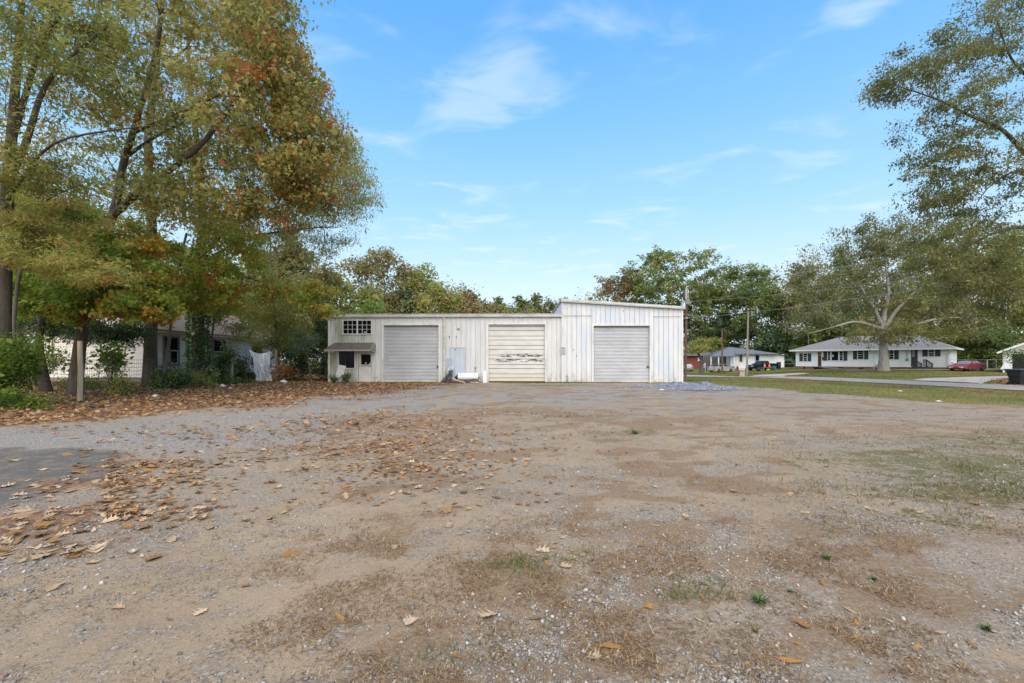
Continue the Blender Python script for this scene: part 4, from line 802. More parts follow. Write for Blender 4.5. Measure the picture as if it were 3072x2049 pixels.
make_tree('willow_oak_sapling', 'feathery young willow oak with narrow leaves in front of the far left trunk', 'tree', 23,
          [(-16.4, 15.0, 0), tz(40, 1000, 15), tz(50, 850, 15), tz(90, 720, 14.6)], .05,
          [E(120, 760, 13.2, 140, 70, 1.4, 1), E(270, 810, 13.4, 130, 45, 1.2, .8), E(60, 690, 13.4, 90, 60, 1.4, .7), E(160, 640, 13.8, 150, 60, 1.5, .7), E(100, 540, 13.8, 130, 70, 1.6, .6)], 260, mWil, mBarkG,
          per=75, size=.11, asp=.20, spread=.28, tint0=.60, tvar=.17, droop=.25, step=.4, rmin=.005, flat=.45)
make_tree('sapling_tree', 'thin yellow green sapling thicket above the silver tarp', 'tree', 24,
          [tz(835, 1140, 31.8) * np.array([1, 1, 0]), tz(832, 1060, 31.8), tz(825, 950, 31.8), tz(815, 820, 31.8), tz(810, 700, 31.8)], .08,
          [E(790, 950, 31.5, 70, 60, 1.8, .9), E(860, 950, 31.5, 90, 80, 1.8, 1), E(800, 840, 31.8, 120, 80, 2, .9), E(720, 900, 31, 80, 60, 1.6, .7), E(910, 890, 31.5, 60, 70, 1.6, .6), E(890, 1030, 32, 60, 60, 1.4, .6)], 330, mYel, mBarkG,
          per=50, size=.13, asp=.42, spread=.38, tint0=.50, tvar=.18, rmin=.006)
make_tree('sapling_tree', 'yellow green sapling growing between the fence posts in front of the cottage', 'tree', 25,
          [(-17.9, 26.9, 0), tz(632, 1050, 26.9), tz(640, 980, 26.9), tz(650, 880, 26.9)], .06,
          [E(650, 930, 26.5, 55, 35, 1.3, .8), E(740, 985, 28, 55, 30, 1.2, .6), E(600, 880, 26.4, 90, 55, 1.5, .8), E(690, 900, 27, 70, 45, 1.4, .7)], 150, mYel, mBarkG, per=50, size=.12, asp=.4, spread=.36, tint0=.34, rmin=.005)
make_tree('cedar_tree', 'dark cedar with drooping needles in front of the cottage gable', 'tree', 26,
          [(-20.5, 21.5, 0), tz(236, 1000, 21.5), tz(238, 930, 21.5), tz(240, 840, 21.5)], .10,
          [E(300, 985, 21, 130, 48, 1.3, 1), E(180, 960, 21, 110, 55, 1.3, 1), E(390, 1000, 21.3, 55, 40, 1.0, .5), E(240, 900, 21.5, 120, 60, 1.5, .7), E(90, 950, 22, 90, 60, 1.4, .6)], 300, mDrk, mBarkD, per=55, size=.13, asp=.28, spread=.30, tint0=.42, rmin=.005, droop=.6)
make_tree('pine_sapling', 'small leaning pine with grey green needles beside the workshop corner', 'tree', 27,
          [tz(936, 1150, 30.5) * np.array([1, 1, 0]), tz(928, 1090, 30.5), tz(918, 1050, 30.5), tz(914, 1015, 30.5)], .05,
          [E(912, 1018, 30.2, 48, 30, .9, 1), E(890, 1045, 30.2, 30, 16, .7, .6), E(945, 1020, 30.2, 30, 20, .7, .6)], 60, mPine, mBarkG, per=55, size=.16, asp=.07, spread=.22, tint0=.5, rmin=.006, droop=.2)
# --- shrubs
def shrub(label, seed, px, py, Y, rx, ry, rd, leaf, n=1500, size=.09, asp=.6, tint0=.45, stems=5, name='bush', cat='bush', group=None):
    r = np.random.default_rng(seed); c = wp(px, py, Y); k = Y / F; bx, by = c.x, Y; z0 = float(zt(bx, by)); root = thing(name, label, cat, (bx, by, z0), 0, group)
    cz = max(c.z - z0, .1); R3 = np.array([rx * k, rd, ry * k]); mb = MB()
    lobes = [np.array([0, 0, cz])] + [np.array([0, 0, cz]) + r.normal(0, 1, 3) * R3 * .45 for _ in range(8)]; pts = []; tn = []
    cl = int(n / 28) + 1
    for i in range(cl):
        l_ = lobes[r.integers(len(lobes))]; v = r.normal(0, 1, 3); v /= np.linalg.norm(v); q = l_ + v * R3 * .62 * r.random() ** .4
        q[2] = max(q[2], .04); m_ = 28; pts.append(q + r.normal(0, size * 1.3, (m_, 3))); tn.append(np.full(m_, tint0 + r.normal(0, .2)) + r.normal(0, .12, m_))
        if i < stems * 3: mb.tube([(r.normal(0, .1), r.normal(0, .1), -.05), tuple(q * np.array([.5, .5, .55])), tuple(q)], [.016, .011, .005], 4, False)
    pts = np.concatenate(pts); pts[:, 2] = np.abs(pts[:, 2]); v, f, tt = leaf_quads(r, pts, size, asp, np.concatenate(tn), .1)
    np_mesh('foliage', v, f, leaf, root, attrs={'tint': ('POINT', tt)}); mb.build('stem', mBarkD, root); return root
shrub('bright green privet bush filling the left edge of the frame', 31, 30, 1110, 13.6, 105, 105, 1.1, mPri, 9000, .085, .5, .5)
shrub('low bright green sprig at the foot of the privet bush', 32, 70, 1200, 13.0, 60, 35, .5, mPri, 1100, .07, .5, .5)
shrub('leafy maple seedling in front of the wire fence', 33, 340, 1085, 19.5, 48, 32, .5, mGrn, 800, .13, .8, .6, name='maple_seedling', cat='seedling')
shrub('low weedy shrub between the thin fence stake and the dark oak trunk', 34, 370, 1160, 18.6, 50, 28, .6, mYel, 1000, .08, .5, .3)
shrub('ivy clump at the foot of the straight oak', 35, 500, 1138, 22.5, 40, 30, .8, mIvy, 2200, .09, .8, .6)
shrub('dark leafless looking shrub beside the ivy wrapped trunk', 36, 545, 1132, 23.0, 32, 38, .7, mDrk, 1300, .08, .5, .5)
shrub('yellow green shrub at the foot of the ivy wrapped oak', 37, 600, 1140, 24.5, 60, 34, .8, mYel, 1500, .08, .5, .3)
shrub('ivy covered stump left of the middle fence post', 38, 668, 1085, 28.5, 26, 58, .5, mIvy, 1800, .10, .8, .45)
shrub('ivy thicket between the middle fence post and the silver tarp', 39, 722, 1110, 31.3, 36, 50, .6, mIvy, 2400, .10, .7, .5)
shrub('low ground ivy left of the silver tarp', 40, 690, 1142, 27.5, 85, 16, .7, mIvy, 1500, .08, .7, .5)
shrub('dark green thicket between the last fence post and the workshop', 41, 905, 1090, 32.5, 80, 62, 1.5, mDrk, 6500, .12, .5, .5)
shrub('tall dark ivy thicket against the left corner of the workshop', 42, 972, 1000, 32.0, 38, 130, 1.0, mDrk, 5500, .12, .6, .55)
shrub('brown leaved low shrub beside the last fence post', 43, 853, 1118, 30.2, 22, 22, .5, mBrn, 500, .15, .7, .8)
shrub('yellow green brush behind the silver tarp', 44, 800, 1040, 33.0, 80, 70, 1.2, mYel, 3200, .11, .45, .25)
shrub('green brush above the pine sapling left of the workshop', 45, 880, 1010, 33.5, 75, 75, 1.5, mGrn, 4500, .13, .45, .4)
shrub('left one of two round bushes under the office window', 46, 1002, 1134, 28.35, 14, 10, .30, mDrk, 1100, .055, .5, .6, group='round bushes by the office')
shrub('right one of two round bushes, nearest the office door', 47, 1039, 1134, 28.25, 16, 11, .33, mDrk, 1300, .055, .5, .6, group='round bushes by the office')
shrub('scrubby green undergrowth below the cedar', 48, 210, 1150, 20.5, 100, 22, .8, mGrn, 1600, .08, .5, .35)
shrub('green undergrowth around the far left trunks', 49, 120, 1095, 21, 70, 50, 1.0, mGrn, 2600, .10, .5, .3)
shrub('bright green bush behind the black wheeled bin', 50, 3085, 1068, 33, 50, 32, .9, mPri, 2200, .09, .6, .3)

# --- trees behind the cottage and the workshop
def far_tree(name, label, seed, px, top, bot_w, Y, rx, leaf, bark_m, lobes=5, ntw=260, per=34, size=.30, asp=.6, tint0=.42, low=.30, tr=.3, spread=.9, tvar=.18, base_px=None, flat=.7, skip=0, group=None, along=.5):
    r = np.random.default_rng(seed * 13 + 1); k = Y / F; x = (px - CX) * k; zg = float(zt(x, Y)); ztop = H - (top - CY) * k; hh = ztop - zg; R_ = rx * k
    els = []; zc = zg + hh * (low + 1) / 2; rz_ = hh * (1 - low) / 2
    els.append((np.array([x, Y, zc]), (R_ * .84, R_ * .7, rz_ * .88), 1.3))
    for i in range(lobes):
        a = 2 * pi * i / lobes + r.uniform(-.4, .4); zz = zc + r.uniform(-.75, .62) * rz_; els.append((np.array([x + cos(a) * R_ * .66, Y + sin(a) * R_ * .55, zz]), (R_ * .46, R_ * .45, rz_ * .32), .55))
    els.append((np.array([x + r.uniform(-.25, .25) * R_, Y, ztop - rz_ * .28]), (R_ * .34, R_ * .34, rz_ * .28), .45))
    bx = x if base_px is None else (base_px - CX) * k
    trunk = [(bx, Y, zg), (bx + (x - bx) * .3, Y, zg + hh * .25), (x + r.uniform(-.4, .4), Y, zg + hh * .45), (x + r.uniform(-.8, .8), Y, zg + hh * .62)]
    return make_tree(name, label, 'tree', seed, trunk, tr, els, ntw, leaf, bark_m, per=per * .95, size=size * 1.22, r_top=tr * .4, asp=asp, spread=spread * .9, tint0=tint0, tvar=tvar, step=1.2, rmin=.018, shell=.42, minz=hh * .22, along=along, flat=flat, skip=skip, group=group, n0=7)
gB = 'trees behind the cottage'
for a in ((61, 60, 560, 44, 150, mYel, 'pale yellow green tree behind the cottage at the far left edge'), (62, 250, 600, 46, 150, mOli, 'olive tree behind the cottage roof above the cedar'), (63, 430, 690, 48, 130, mYel, 'yellowing tree behind the cottage roof between the two dark trunks'),
          (64, 600, 720, 50, 130, mOli, 'olive tree behind the cottage roof right of the ivy wrapped trunk'), (65, 760, 730, 47, 130, mYel, 'yellow tree behind the far end of the cottage'), (66, 900, 700, 44, 120, mOli, 'sparse grey green tree above the workshop corner')):
    far_tree('woodland_tree', a[6], a[0], a[1], a[2], 0, a[3], a[4], a[5], mBarkG, ntw=260, per=42, size=.26, tint0=.40, low=.08, group=gB)
gW = 'trees behind the workshop'
far_tree('woodland_tree', 'spreading brownish tree with a see through crown above the office window', 71, 1160, 740, 0, 58, 125, mOli, mBarkG, ntw=300, per=30, size=.26, tint0=.55, low=.30, group=gW)
far_tree('woodland_tree', 'pale green leafed branchy tree at the right edge of the brownish tree', 72, 1275, 790, 0, 60, 50, mGrn, mBarkG, ntw=70, per=26, size=.28, tint0=.75, low=.55, group=gW)
far_tree('woodland_tree', 'dark ivy covered tree column in the middle of the trees behind the left bay', 73, 1212, 860, 0, 56, 42, mDrk, mBarkD, ntw=150, per=48, size=.26, tint0=.4, low=.05, group=gW)
far_tree('woodland_tree', 'yellow brown tree right above the galvanised left door', 74, 1300, 845, 0, 55, 75, mYel, mBarkG, ntw=200, per=36, size=.26, tint0=.42, low=.1, group=gW)
far_tree('woodland_tree', 'grey leafless tree showing above the roof left of the middle door', 75, 1385, 838, 0, 75, 60, mOli, mBarkG, ntw=320, per=2, size=.25, low=.25, spread=.5, group=gW)
far_tree('woodland_tree', 'reddish brown round tree below the leafless one', 76, 1425, 870, 0, 70, 60, mBrn, mBarkG, ntw=200, per=40, size=.30, tint0=.35, low=.1, group=gW)
far_tree('woodland_tree', 'yellow green shrubby tree behind the office roof', 77, 1085, 850, 0, 48, 90, mYel, mBarkG, ntw=220, per=40, size=.24, tint0=.3, low=.05, group=gW)
far_tree('woodland_tree', 'green bushy tree just over the roof above the office', 78, 1120, 895, 0, 42, 60, mGrn, mBarkG, ntw=140, per=45, size=.2, tint0=.5, low=.05, group=gW)
far_tree('woodland_tree', 'autumn tree at the left end of the workshop roof', 79, 1010, 800, 0, 46, 70, mYel, mBarkG, ntw=180, per=36, size=.24, tint0=.5, low=.1, group=gW)
far_tree('woodland_tree', 'olive tree low behind the roof beside the reddish brown one', 70, 1345, 905, 0, 62, 60, mOli, mBarkG, ntw=160, per=42, size=.28, tint0=.35, low=.05, group=gW)
gD = 'distant trees over the middle bay'
for a in ((81, 1500, 878, 40, mFar, 'distant dark green tree first from the left over the middle bay'), (82, 1555, 876, 38, mFar, 'distant tree second from the left over the middle bay'), (83, 1600, 880, 36, mFar, 'distant tree third from the left over the middle bay'), (84, 1640, 888, 36, mOli, 'distant olive tree fourth from the left over the middle bay'), (85, 1685, 893, 36, mOli, 'distant tree half hidden by the tall bay'), (86, 1460, 900, 40, mOli, 'distant brownish tree low between the reddish tree and the green ones'), (87, 1530, 915, 60, mFar, 'low distant dark growth under the treetops over the middle bay')):
    far_tree('distant_tree', a[5], a[0], a[1], a[2], 0, 130, a[3], a[4], mBarkG, ntw=110, per=34, size=.55, tint0=.36, low=.0, spread=1.1, group=gD)
gR = 'trees right of the workshop'
far_tree('broadleaf_tree', 'brown leaved tree first left of the big green tree', 91, 1862, 790, 0, 112, 80, mBrn, mBarkG, ntw=170, per=30, size=.40, tint0=.45, low=.25, group=gR)
far_tree('broadleaf_tree', 'biggest green tree rising behind the tall bay', 92, 2005, 732, 0, 112, 175, mFar, mBarkG, lobes=11, ntw=560, per=40, size=.40, tint0=.50, low=.12, group=gR)
far_tree('broadleaf_tree', 'green tree right of the biggest one with forked bare trunks', 93, 2245, 778, 0, 112, 125, mFar, mBarkG, lobes=8, ntw=340, per=36, size=.40, tint0=.42, low=.34, tr=.4, group=gR)
far_tree('broadleaf_tree', 'small yellow green yard tree in front of the brick house', 94, 2105, 1012, 0, 72, 52, mYel, mBarkG, ntw=120, per=30, size=.18, tint0=.30, low=.60, tr=.3, spread=.6, group=gR)
far_tree('broadleaf_tree', 'green tree low behind the right edge of the tall bay', 95, 2100, 850, 0, 122, 120, mFar, mBarkG, ntw=240, per=40, size=.36, tint0=.40, low=.05, group=gR)
gF = 'woods behind the ranch house'
for a in ((101, 2330, 850, 100, 80, mFar, .34, 'dark green tree behind the gap between the two white houses'), (102, 2180, 930, 118, 90, mDrk, .6, 'dark tree low behind the blue grey roofed house'), (103, 2420, 780, 96, 95, mOli, .25, 'dull olive tree behind the left end of the ranch house'), (104, 2530, 735, 100, 90, mDrk, .8, 'dark conifer like tree behind the ranch house ridge'),
          (105, 2650, 690, 98, 110, mOli, .3, 'olive tree straight behind the pale limbed pecan'), (106, 2790, 690, 96, 110, mYel, .25, 'yellow brown tree behind the right end of the ranch house'), (107, 2900, 680, 92, 110, mOli, .4, 'brown olive tree behind the red car'), (108, 3010, 665, 88, 110, mFar, .5, 'green tree behind the white garage'), (109, 3100, 650, 85, 120, mYel, .35, 'yellow green tree at the right edge behind the garage'),
          (110, 2480, 930, 92, 90, mFar, .3, 'low green tree behind the left eave of the ranch house'), (111, 2600, 950, 94, 110, mOli, .35, 'low brown tree behind the ranch house roof'), (112, 2870, 960, 86, 90, mYel, .35, 'low rusty tree between the ranch house and the garage'), (113, 2960, 980, 82, 90, mFar, .2, 'low dark green tree left of the garage'), (114, 2330, 985, 98, 70, mDrk, .4, 'dark low growth behind the pickup truck')):
    far_tree('woods_tree', a[7], a[0], a[1], a[2], 0, a[3], a[4], a[5], mBarkG, ntw=210, per=44, size=.36, tint0=a[6], low=.0, spread=1.1, group=gF)
far_tree('bare_tree', 'leafless tree with fine grey twigs above the left end of the ranch house', 115, 2425, 715, 0, 78, 95, mOli, mBarkG, lobes=7, ntw=420, per=1, size=.25, low=.25, spread=.5, tr=.13, along=.3)
# --- the pecan in front of the ranch house, pale limbs
make_tree('pecan_tree', 'big pecan with a stout pale trunk standing in front of the ranch house', 'tree', 121,
          [tz(2652, 1113, 57) , tz(2650, 1050, 57), tz(2650, 990, 57), tz(2652, 950, 57)], .54,
          [E(2690, 890, 57, 270, 95, 7, 1.3), E(2610, 730, 57, 120, 90, 6, .7), E(2500, 850, 56, 130, 70, 6, .6), E(2430, 930, 56, 80, 50, 4, .25), E(2830, 860, 57, 140, 110, 7, .9), E(2700, 1000, 54, 190, 42, 4, .55), E(2760, 720, 58, 150, 80, 6, .7), E(2900, 960, 55, 80, 60, 4, .4)], 900, mElm, mBarkP,
          limbs=[([tz(2650, 990, 57), tz(2585, 967, 56), tz(2554, 965, 55.5), tz(2511, 978, 55), tz(2455, 993, 55), tz(2426, 1000, 55)], .24, .03), ([tz(2650, 985, 57), tz(2625, 930, 57), tz(2580, 860, 57), tz(2550, 770, 57)], .26, .05), ([tz(2652, 950, 57), tz(2668, 880, 57), tz(2655, 790, 57.5), tz(2690, 700, 58)], .22, .04), ([tz(2652, 985, 57), tz(2690, 930, 56.5), tz(2750, 870, 56), tz(2830, 840, 56)], .26, .04), ([tz(2652, 990, 57), tz(2720, 985, 55), tz(2790, 960, 54), tz(2880, 950, 54), tz(2930, 1010, 54)], .2, .03)],
          per=58, skip=.2, along=.55, size=.21, asp=.5, spread=.68, tint0=.40, tvar=.2, rmin=.014, step=.9, droop=.8, r_top=.3, shell=.45, minz=3.0)
# --- the elm whose trunk stands just outside the right edge
make_tree('elm_tree', 'tall airy elm hanging into the frame from the upper right', 'tree', 122,
          [(32.5, 25, 0), (32.6, 25, 3.5), (32.3, 25, 8), (31.8, 25, 13), (31.3, 25, 18), (31, 25, 23)], .42,
          [E(2960, 120, 25, 170, 150, 3.5, 1.0), E(2780, 205, 24.5, 170, 75, 2.6, .75), E(2660, 250, 24.5, 70, 45, 1.6, .22), E(2870, 340, 24.5, 160, 110, 3, .8), E(2800, 470, 24.5, 110, 85, 2.4, .55), E(2930, 520, 25, 170, 90, 3, .8), E(2790, 600, 25, 90, 50, 2, .35), E(3100, 300, 25, 170, 260, 4, 1.0), E(2960, 650, 25, 150, 70, 2.6, .6), E(3080, 20, 25, 170, 180, 4, .7), E(2850, 700, 24, 150, 45, 2, .35), E(3000, 780, 23, 130, 70, 2, .5), E(2900, 850, 23, 150, 55, 2, .4), E(2800, 775, 23.5, 110, 40, 1.8, .25), E(3040, 900, 22.5, 90, 60, 2, .3)], 740, mElm, mBark,
          limbs=[([(32.4, 25, 8.0), tz(3072, 678, 25), tz(3000, 690, 24.8), tz(2940, 715, 24.6), tz(2860, 770, 24.4)], .16, .03), ([(32.0, 25, 11), tz(3080, 470, 25), tz(3010, 385, 24.8), tz(2900, 345, 24.6), tz(2845, 310, 24.5), tz(2760, 280, 24.5), tz(2700, 260, 24.5)], .17, .02), ([(31.6, 25, 14), tz(3072, 220, 25), tz(3030, 180, 25), tz(2990, 60, 25)], .13, .03), ([(32.3, 25, 9.0), tz(3060, 500, 24.8), tz(2960, 560, 24.6), tz(2930, 610, 24.5)], .1, .02), ([(32.5, 25, 6.5), tz(3072, 885, 24), tz(2990, 850, 23.5), tz(2960, 800, 23.3), tz(2840, 800, 23)], .11, .02)],
          per=68, size=.13, asp=.42, flat=.42, along=.55, spread=.44, tint0=.42, tvar=.16, rmin=.008, step=.6, droop=.6, shell=.5)

# --- the far wood that fills in behind the separate trees
def thicket(label, seed, x0, x1, Y0, Y1, top, n, leaf, size, tint):
    r = np.random.default_rng(seed); px = r.uniform(x0, x1, n); Y = r.uniform(Y0, Y1, n); X = (px - CX) / F * Y; zg = zt(X, Y)
    hgt = (H - (top(px) - CY) * Y / F) * (.62 + .75 * fbm(X * .16, Y * .16 + seed, 3)); u = r.random(n) ** .8; c = np.stack([X, Y, zg + .1 + hgt * u], 1)
    cl = fbm(X * .5 + seed, c[:, 2] * .6, 3); k = cl > .36; c, cl = c[k], cl[k]
    v, f, tt = leaf_quads(r, c, size, .65, tint + 1.6 * (cl - .5) + r.normal(0, .14, len(c)), .2); o = np_mesh('undergrowth', v, f, leaf, None, attrs={'tint': ('POINT', tt)}); o['kind'] = 'stuff'; o['label'] = label
thicket('dense wood behind the houses across the road', 1, 1700, 3350, 117, 130, lambda p: np.interp(p, [1700, 1800, 2000, 2250, 2350, 2600, 3350], [920, 850, 815, 830, 800, 750, 710]), 66000, mOli, .50, .45)
thicket('dense brush behind the cottage', 2, -300, 1060, 52, 62, lambda p: np.interp(p, [-300, 500, 800, 1060], [700, 760, 820, 890]), 24000, mYel, .32, .4)
thicket('low brush behind the workshop', 3, 980, 1720, 50, 75, lambda p: np.interp(p, [980, 1300, 1450, 1720], [845, 872, 900, 922]), 17000, mOli, .27, .45)
# ------------------------------------------------------------------ the cottage at the left, behind the fence
mSidOld = mat('old_white_siding', (.80, .77, .71), .75, var=.12, scale=3, stretch=(1, 1, 3), dirt=(.33, .27, .2), dirt_amt=.6, dscale=2)
mBlock = mat('foundation_block', (.25, .22, .19), .9, var=.25, scale=3); mShB = mat('brown_shingle', (.20, .165, .135), .9, var=.3, scale=9, stretch=(1, 1, 2), bump=.5, bscale=25, dirt=(.32, .17, .08), dirt_amt=.5, dscale=2)
mFasc = mat('cream_fascia', (.45, .40, .31), .8, var=.15); mCas = mat('grey_casing', (.20, .18, .17), .8, var=.15)
cz0 = float(zt(-20, 26)); cot = thing('cottage', 'old white clapboard cottage half hidden by the oaks behind the wire fence', 'house', (-20.0, 24.9, cz0))
W_, Lc, b0, e0 = 5.6, 14.0, .30, 2.95; bh = (e0 - b0) / 14
MB().box(-W_ + .1, -.1, .1, Lc - .1, -.3, e0).build('wall', mDark, cot)
MB().box(-W_ + .03, -.03, .03, .1, -.3, b0).box(-.1, -.03, .1, Lc - .03, -.3, b0).build('foundation', mBlock, cot)
sideb = MB().prism([(0, 0), (.028, 0), (.008, bh), (0, bh)], 'y', 0, Lc).build('siding_board', mSidOld, cot)
for i in range(14):
    o_ = sideb if i == 0 else sideb.copy()
    if i: COL.objects.link(o_); o_.parent = cot
    o_.location = (-.03, 0, b0 + i * bh)
gb = None
for i in range(14):
    if gb is None: gb = MB().prism([(0, 0), (-.028, 0), (-.008, bh), (0, bh)], 'x', -W_, 0).build('siding_board', mSidOld, cot); o_ = gb
    else: o_ = gb.copy(); COL.objects.link(o_); o_.parent = cot
    o_.location = (0, .03, b0 + i * bh)
for i in range(8):
    f0 = i / 8; hw = W_ / 2 * (1 - f0); MB().prism([(0, 0), (-.028, 0), (-.008, .2), (0, .2)], 'x', -W_ / 2 - hw, -W_ / 2 + hw).build('siding_board', mSidOld, cot).location = (0, .03, e0 + i * .2)
rdg = e0 + 1.85; m_ = MB()
for sx in (1, -1):
    xe = .45 if sx == 1 else -W_ - .45; xm = -W_ / 2
    m_.add([(xe, -.4, e0 + .02), (xm, -.4, rdg), (xm, Lc + .4, rdg), (xe, Lc + .4, e0 + .02), (xe, -.4, e0 - .06), (xm, -.4, rdg - .1), (xm, Lc + .4, rdg - .1), (xe, Lc + .4, e0 - .06)], [(0, 1, 2, 3), (7, 6, 5, 4), (0, 4, 5, 1), (1, 5, 6, 2), (2, 6, 7, 3), (3, 7, 4, 0)])
rf = m_.build('roof', mShB, cot)
MB().box(.40, .455, -.41, Lc + .41, e0 - .17, e0 - .062).box(-W_ - .455, -W_ - .40, -.41, Lc + .41, e0 - .17, e0 - .062).box(-W_ + .02, .40, -.3, Lc, e0 - .10, e0 - .075).build('fascia', mFasc, rf)
for y0, wd in ((1.3, 1.0), (5.6, 1.15), (10.2, 1.1)):
    wn = MB().box(-.005, .02, y0, y0 + wd, 1.05, 2.55).build('window', mGl, cot)
    MB().box(-.01, .05, y0 - .13, y0, .95, 2.65).box(-.01, .05, y0 + wd, y0 + wd + .13, .95, 2.65).box(-.01, .05, y0, y0 + wd, 2.55, 2.65).box(-.01, .07, y0 - .16, y0 + wd + .16, .90, 1.05).build('casing', mCas, wn)
    MB().box(.021, .035, y0, y0 + wd, 1.78, 1.84).box(.021, .035, y0, y0 + .05, 1.05, 1.78).box(.021, .035, y0 + wd - .05, y0 + wd, 1.05, 1.78).box(.021, .035, y0 + .05, y0 + wd - .05, 1.05, 1.10).build('sash', mTrim, wn)
    MB().box(.0205, .0215, y0 + .06, y0 + wd * .45, 1.12, 1.7).build('curtain', mat('curtain_grey', (.38, .38, .36), .9), wn)
m_ = MB().box(-W_ - .02, -W_ + .1, -.04, .05, b0, e0).box(-.06, .035, -.04, .05, b0, e0); m_.build('corner_board', mSidOld, cot)
MB().box(-5.25, -4.95, -.16, -.03, 1.0, 1.3).beam((-5.1, -.05, 1.3), (-5.1, -.05, 2.9), .04).build('meter_box', mCas, cot)
MB().beam((-3.55, -.05, 0.75), (-3.55, -.05, 2.3), .05).beam((-3.9, -.05, .75), (-3.5, -.05, .75), .05).build('drain_pipe', mCas, cot)

# ------------------------------------------------------------------ ranch house across the road
mSid = mat('white_siding', (.74, .75, .76), .6, var=.06, scale=2, dirt=(.5, .5, .48), dirt_amt=.3); mBrick = mat('red_brick_base', (.24, .10, .075), .9, var=.35, scale=14); mShG = mat('grey_shingle', (.21, .205, .205), .95, var=.22, scale=6, stretch=(1, 1, 2), bump=.4, bscale=20)
mShut = mat('dark_shutter', (.045, .05, .05), .6); mWhite = mat('white_trim', (.66, .66, .64), .6, var=.05); mGreyW = mat('grey_deck', (.17, .17, .16), .8, var=.2)
def clap(mb_, a, b_, z0, z1, h_, t0=.05):      # horizontal lapped boards on a wall from a to b (outside lies to the right of a->b)
    a, b_ = Vector((*a, 0)), Vector((*b_, 0)); d = (b_ - a).normalized(); nn = Vector((d.y, -d.x, 0)); z = z0
    while z < z1 - 1e-3:
        zt_ = min(z + h_, z1); p = [a + nn * t0, b_ + nn * t0, b_ + nn * .008, a + nn * .008]
        vs = [(p[0].x, p[0].y, z), (p[1].x, p[1].y, z), (p[2].x, p[2].y, zt_), (p[3].x, p[3].y, zt_), (a.x, a.y, z), (b_.x, b_.y, z)]
        mb_.add(vs, [(0, 1, 2, 3), (4, 5, 1, 0)]); z += h_
def hip_roof(x0, x1, y0, y1, ze, zr, rx0, rx1, ym, th=.14):
    m = MB(); v = [(x0, y0, ze), (x1, y0, ze), (x1, y1, ze), (x0, y1, ze), (rx0, ym, zr), (rx1, ym, zr)]; k = len(v); v2 = [(x, y, z - th) for x, y, z in v[:4]]
    m.add(v + v2, [(0, 1, 5, 4), (1, 2, 5), (2, 3, 4, 5), (3, 0, 4), (0, 6, 7, 1), (1, 7, 8, 2), (2, 8, 9, 3), (3, 9, 6, 0), (6, 9, 8, 7)]); return m
def house_window(par, x0, x1, z0, z1, y, shut=.38, rows=(1,), cols=1, glass=mGl):
    wn = MB().box(x0, x1, y - .012, y + .02, z0, z1).build('window', glass, par); f = .07
    MB().box(x0 - f, x0, y - .05, y + .02, z0 - f, z1 + f).box(x1, x1 + f, y - .05, y + .02, z0 - f, z1 + f).box(x0, x1, y - .05, y + .02, z1, z1 + f).box(x0 - f - .03, x1 + f + .03, y - .08, y + .02, z0 - f - .02, z0).build('window_frame', mWhite, wn)
    m = MB(); zm = (z0 + z1) / 2; m.box(x0, x1, y - .035, y - .013, zm - .035, zm + .035)
    for k in (1, 3): m.box(x0, x1, y - .028, y - .013, z0 + (z1 - z0) * k / 4 - .02, z0 + (z1 - z0) * k / 4 + .02)
    for k in range(1, cols): m.box(x0 + (x1 - x0) * k / cols - .03, x0 + (x1 - x0) * k / cols + .03, y - .03, y - .013, z0, z1)
    m.build('sash', mWhite, wn)
    if shut:
        for a in (x0 - f - .04 - shut, x1 + f + .04):
            s = MB().box(a, a + shut, y - .05, y - .012, z0 - .06, z1 + .06)
            for q in range(12): s.box(a + .05, a + shut - .05, y - .062, y - .051, z0 + q * (z1 - z0) / 12, z0 + (q + .6) * (z1 - z0) / 12)
            s.build('shutter', mShut, wn)
    return wn
A_, B_ = np.array([47.7, 76.5]), np.array([59.9, 62.4]); dirv = (B_ - A_); LEN = float(np.linalg.norm(dirv)); ang = math.atan2(dirv[1], dirv[0])
ranch = thing('ranch_house', 'long white ranch house with dark shutters and a grey hip roof behind the pecan', 'house', (A_[0], A_[1], 0), ang)
def xu(px):                                      # along-wall coordinate of a photo column
    s = (px - CX) / F; return float((A_[0] - s * A_[1]) / (s * dirv[1] - dirv[0]) * LEN)
def zu(px, py):
    t_ = xu(px) / LEN; return H - (py - CY) / F * (A_[1] + dirv[1] * t_)
SB, EV = .48, 3.05; DP = 9.0
MB().box(.05, LEN - .05, .05, DP, .2, EV).build('wall', mDark, ranch)
MB().box(.06, LEN - .06, .0, DP, -.8, SB - .005).build('foundation', mBrick, ranch)
s = MB(); clap(s, (0, 0), (LEN, 0), SB, EV, .20); clap(s, (LEN, 0), (LEN, DP), SB, EV, .20); clap(s, (0, DP), (0, 0), SB, EV, .20); sd = s.build('siding', mSid, ranch, fix=False); sd['kind'] = 'stuff'
rf = hip_roof(-.75, LEN + .75, -.75, DP + .6, EV + .10, 5.35, 5.2, LEN - 4.2, DP / 2).build('roof', mShG, ranch)
MB().box(-.78, LEN + .78, -.80, -.752, EV - .10, EV + .11).box(-.78, LEN + .78, -.75, -.02, EV - .06, EV - .045).box(LEN + .752, LEN + .80, -.75, DP, EV - .10, EV + .11).build('gutter', mWhite, rf)
for l_, r_, t_, b_ in ((2411, 2421, 1061, 1083), (2574, 2590, 1050, 1077), (2668, 2680, 1049, 1077)):
    house_window(ranch, xu(l_), xu(r_), zu((l_ + r_) / 2, b_), zu((l_ + r_) / 2, t_), -.045, .5)
pwn = house_window(ranch, xu(2484), xu(2528), zu(2506, 1081), zu(2506, 1055), -.045, .5)
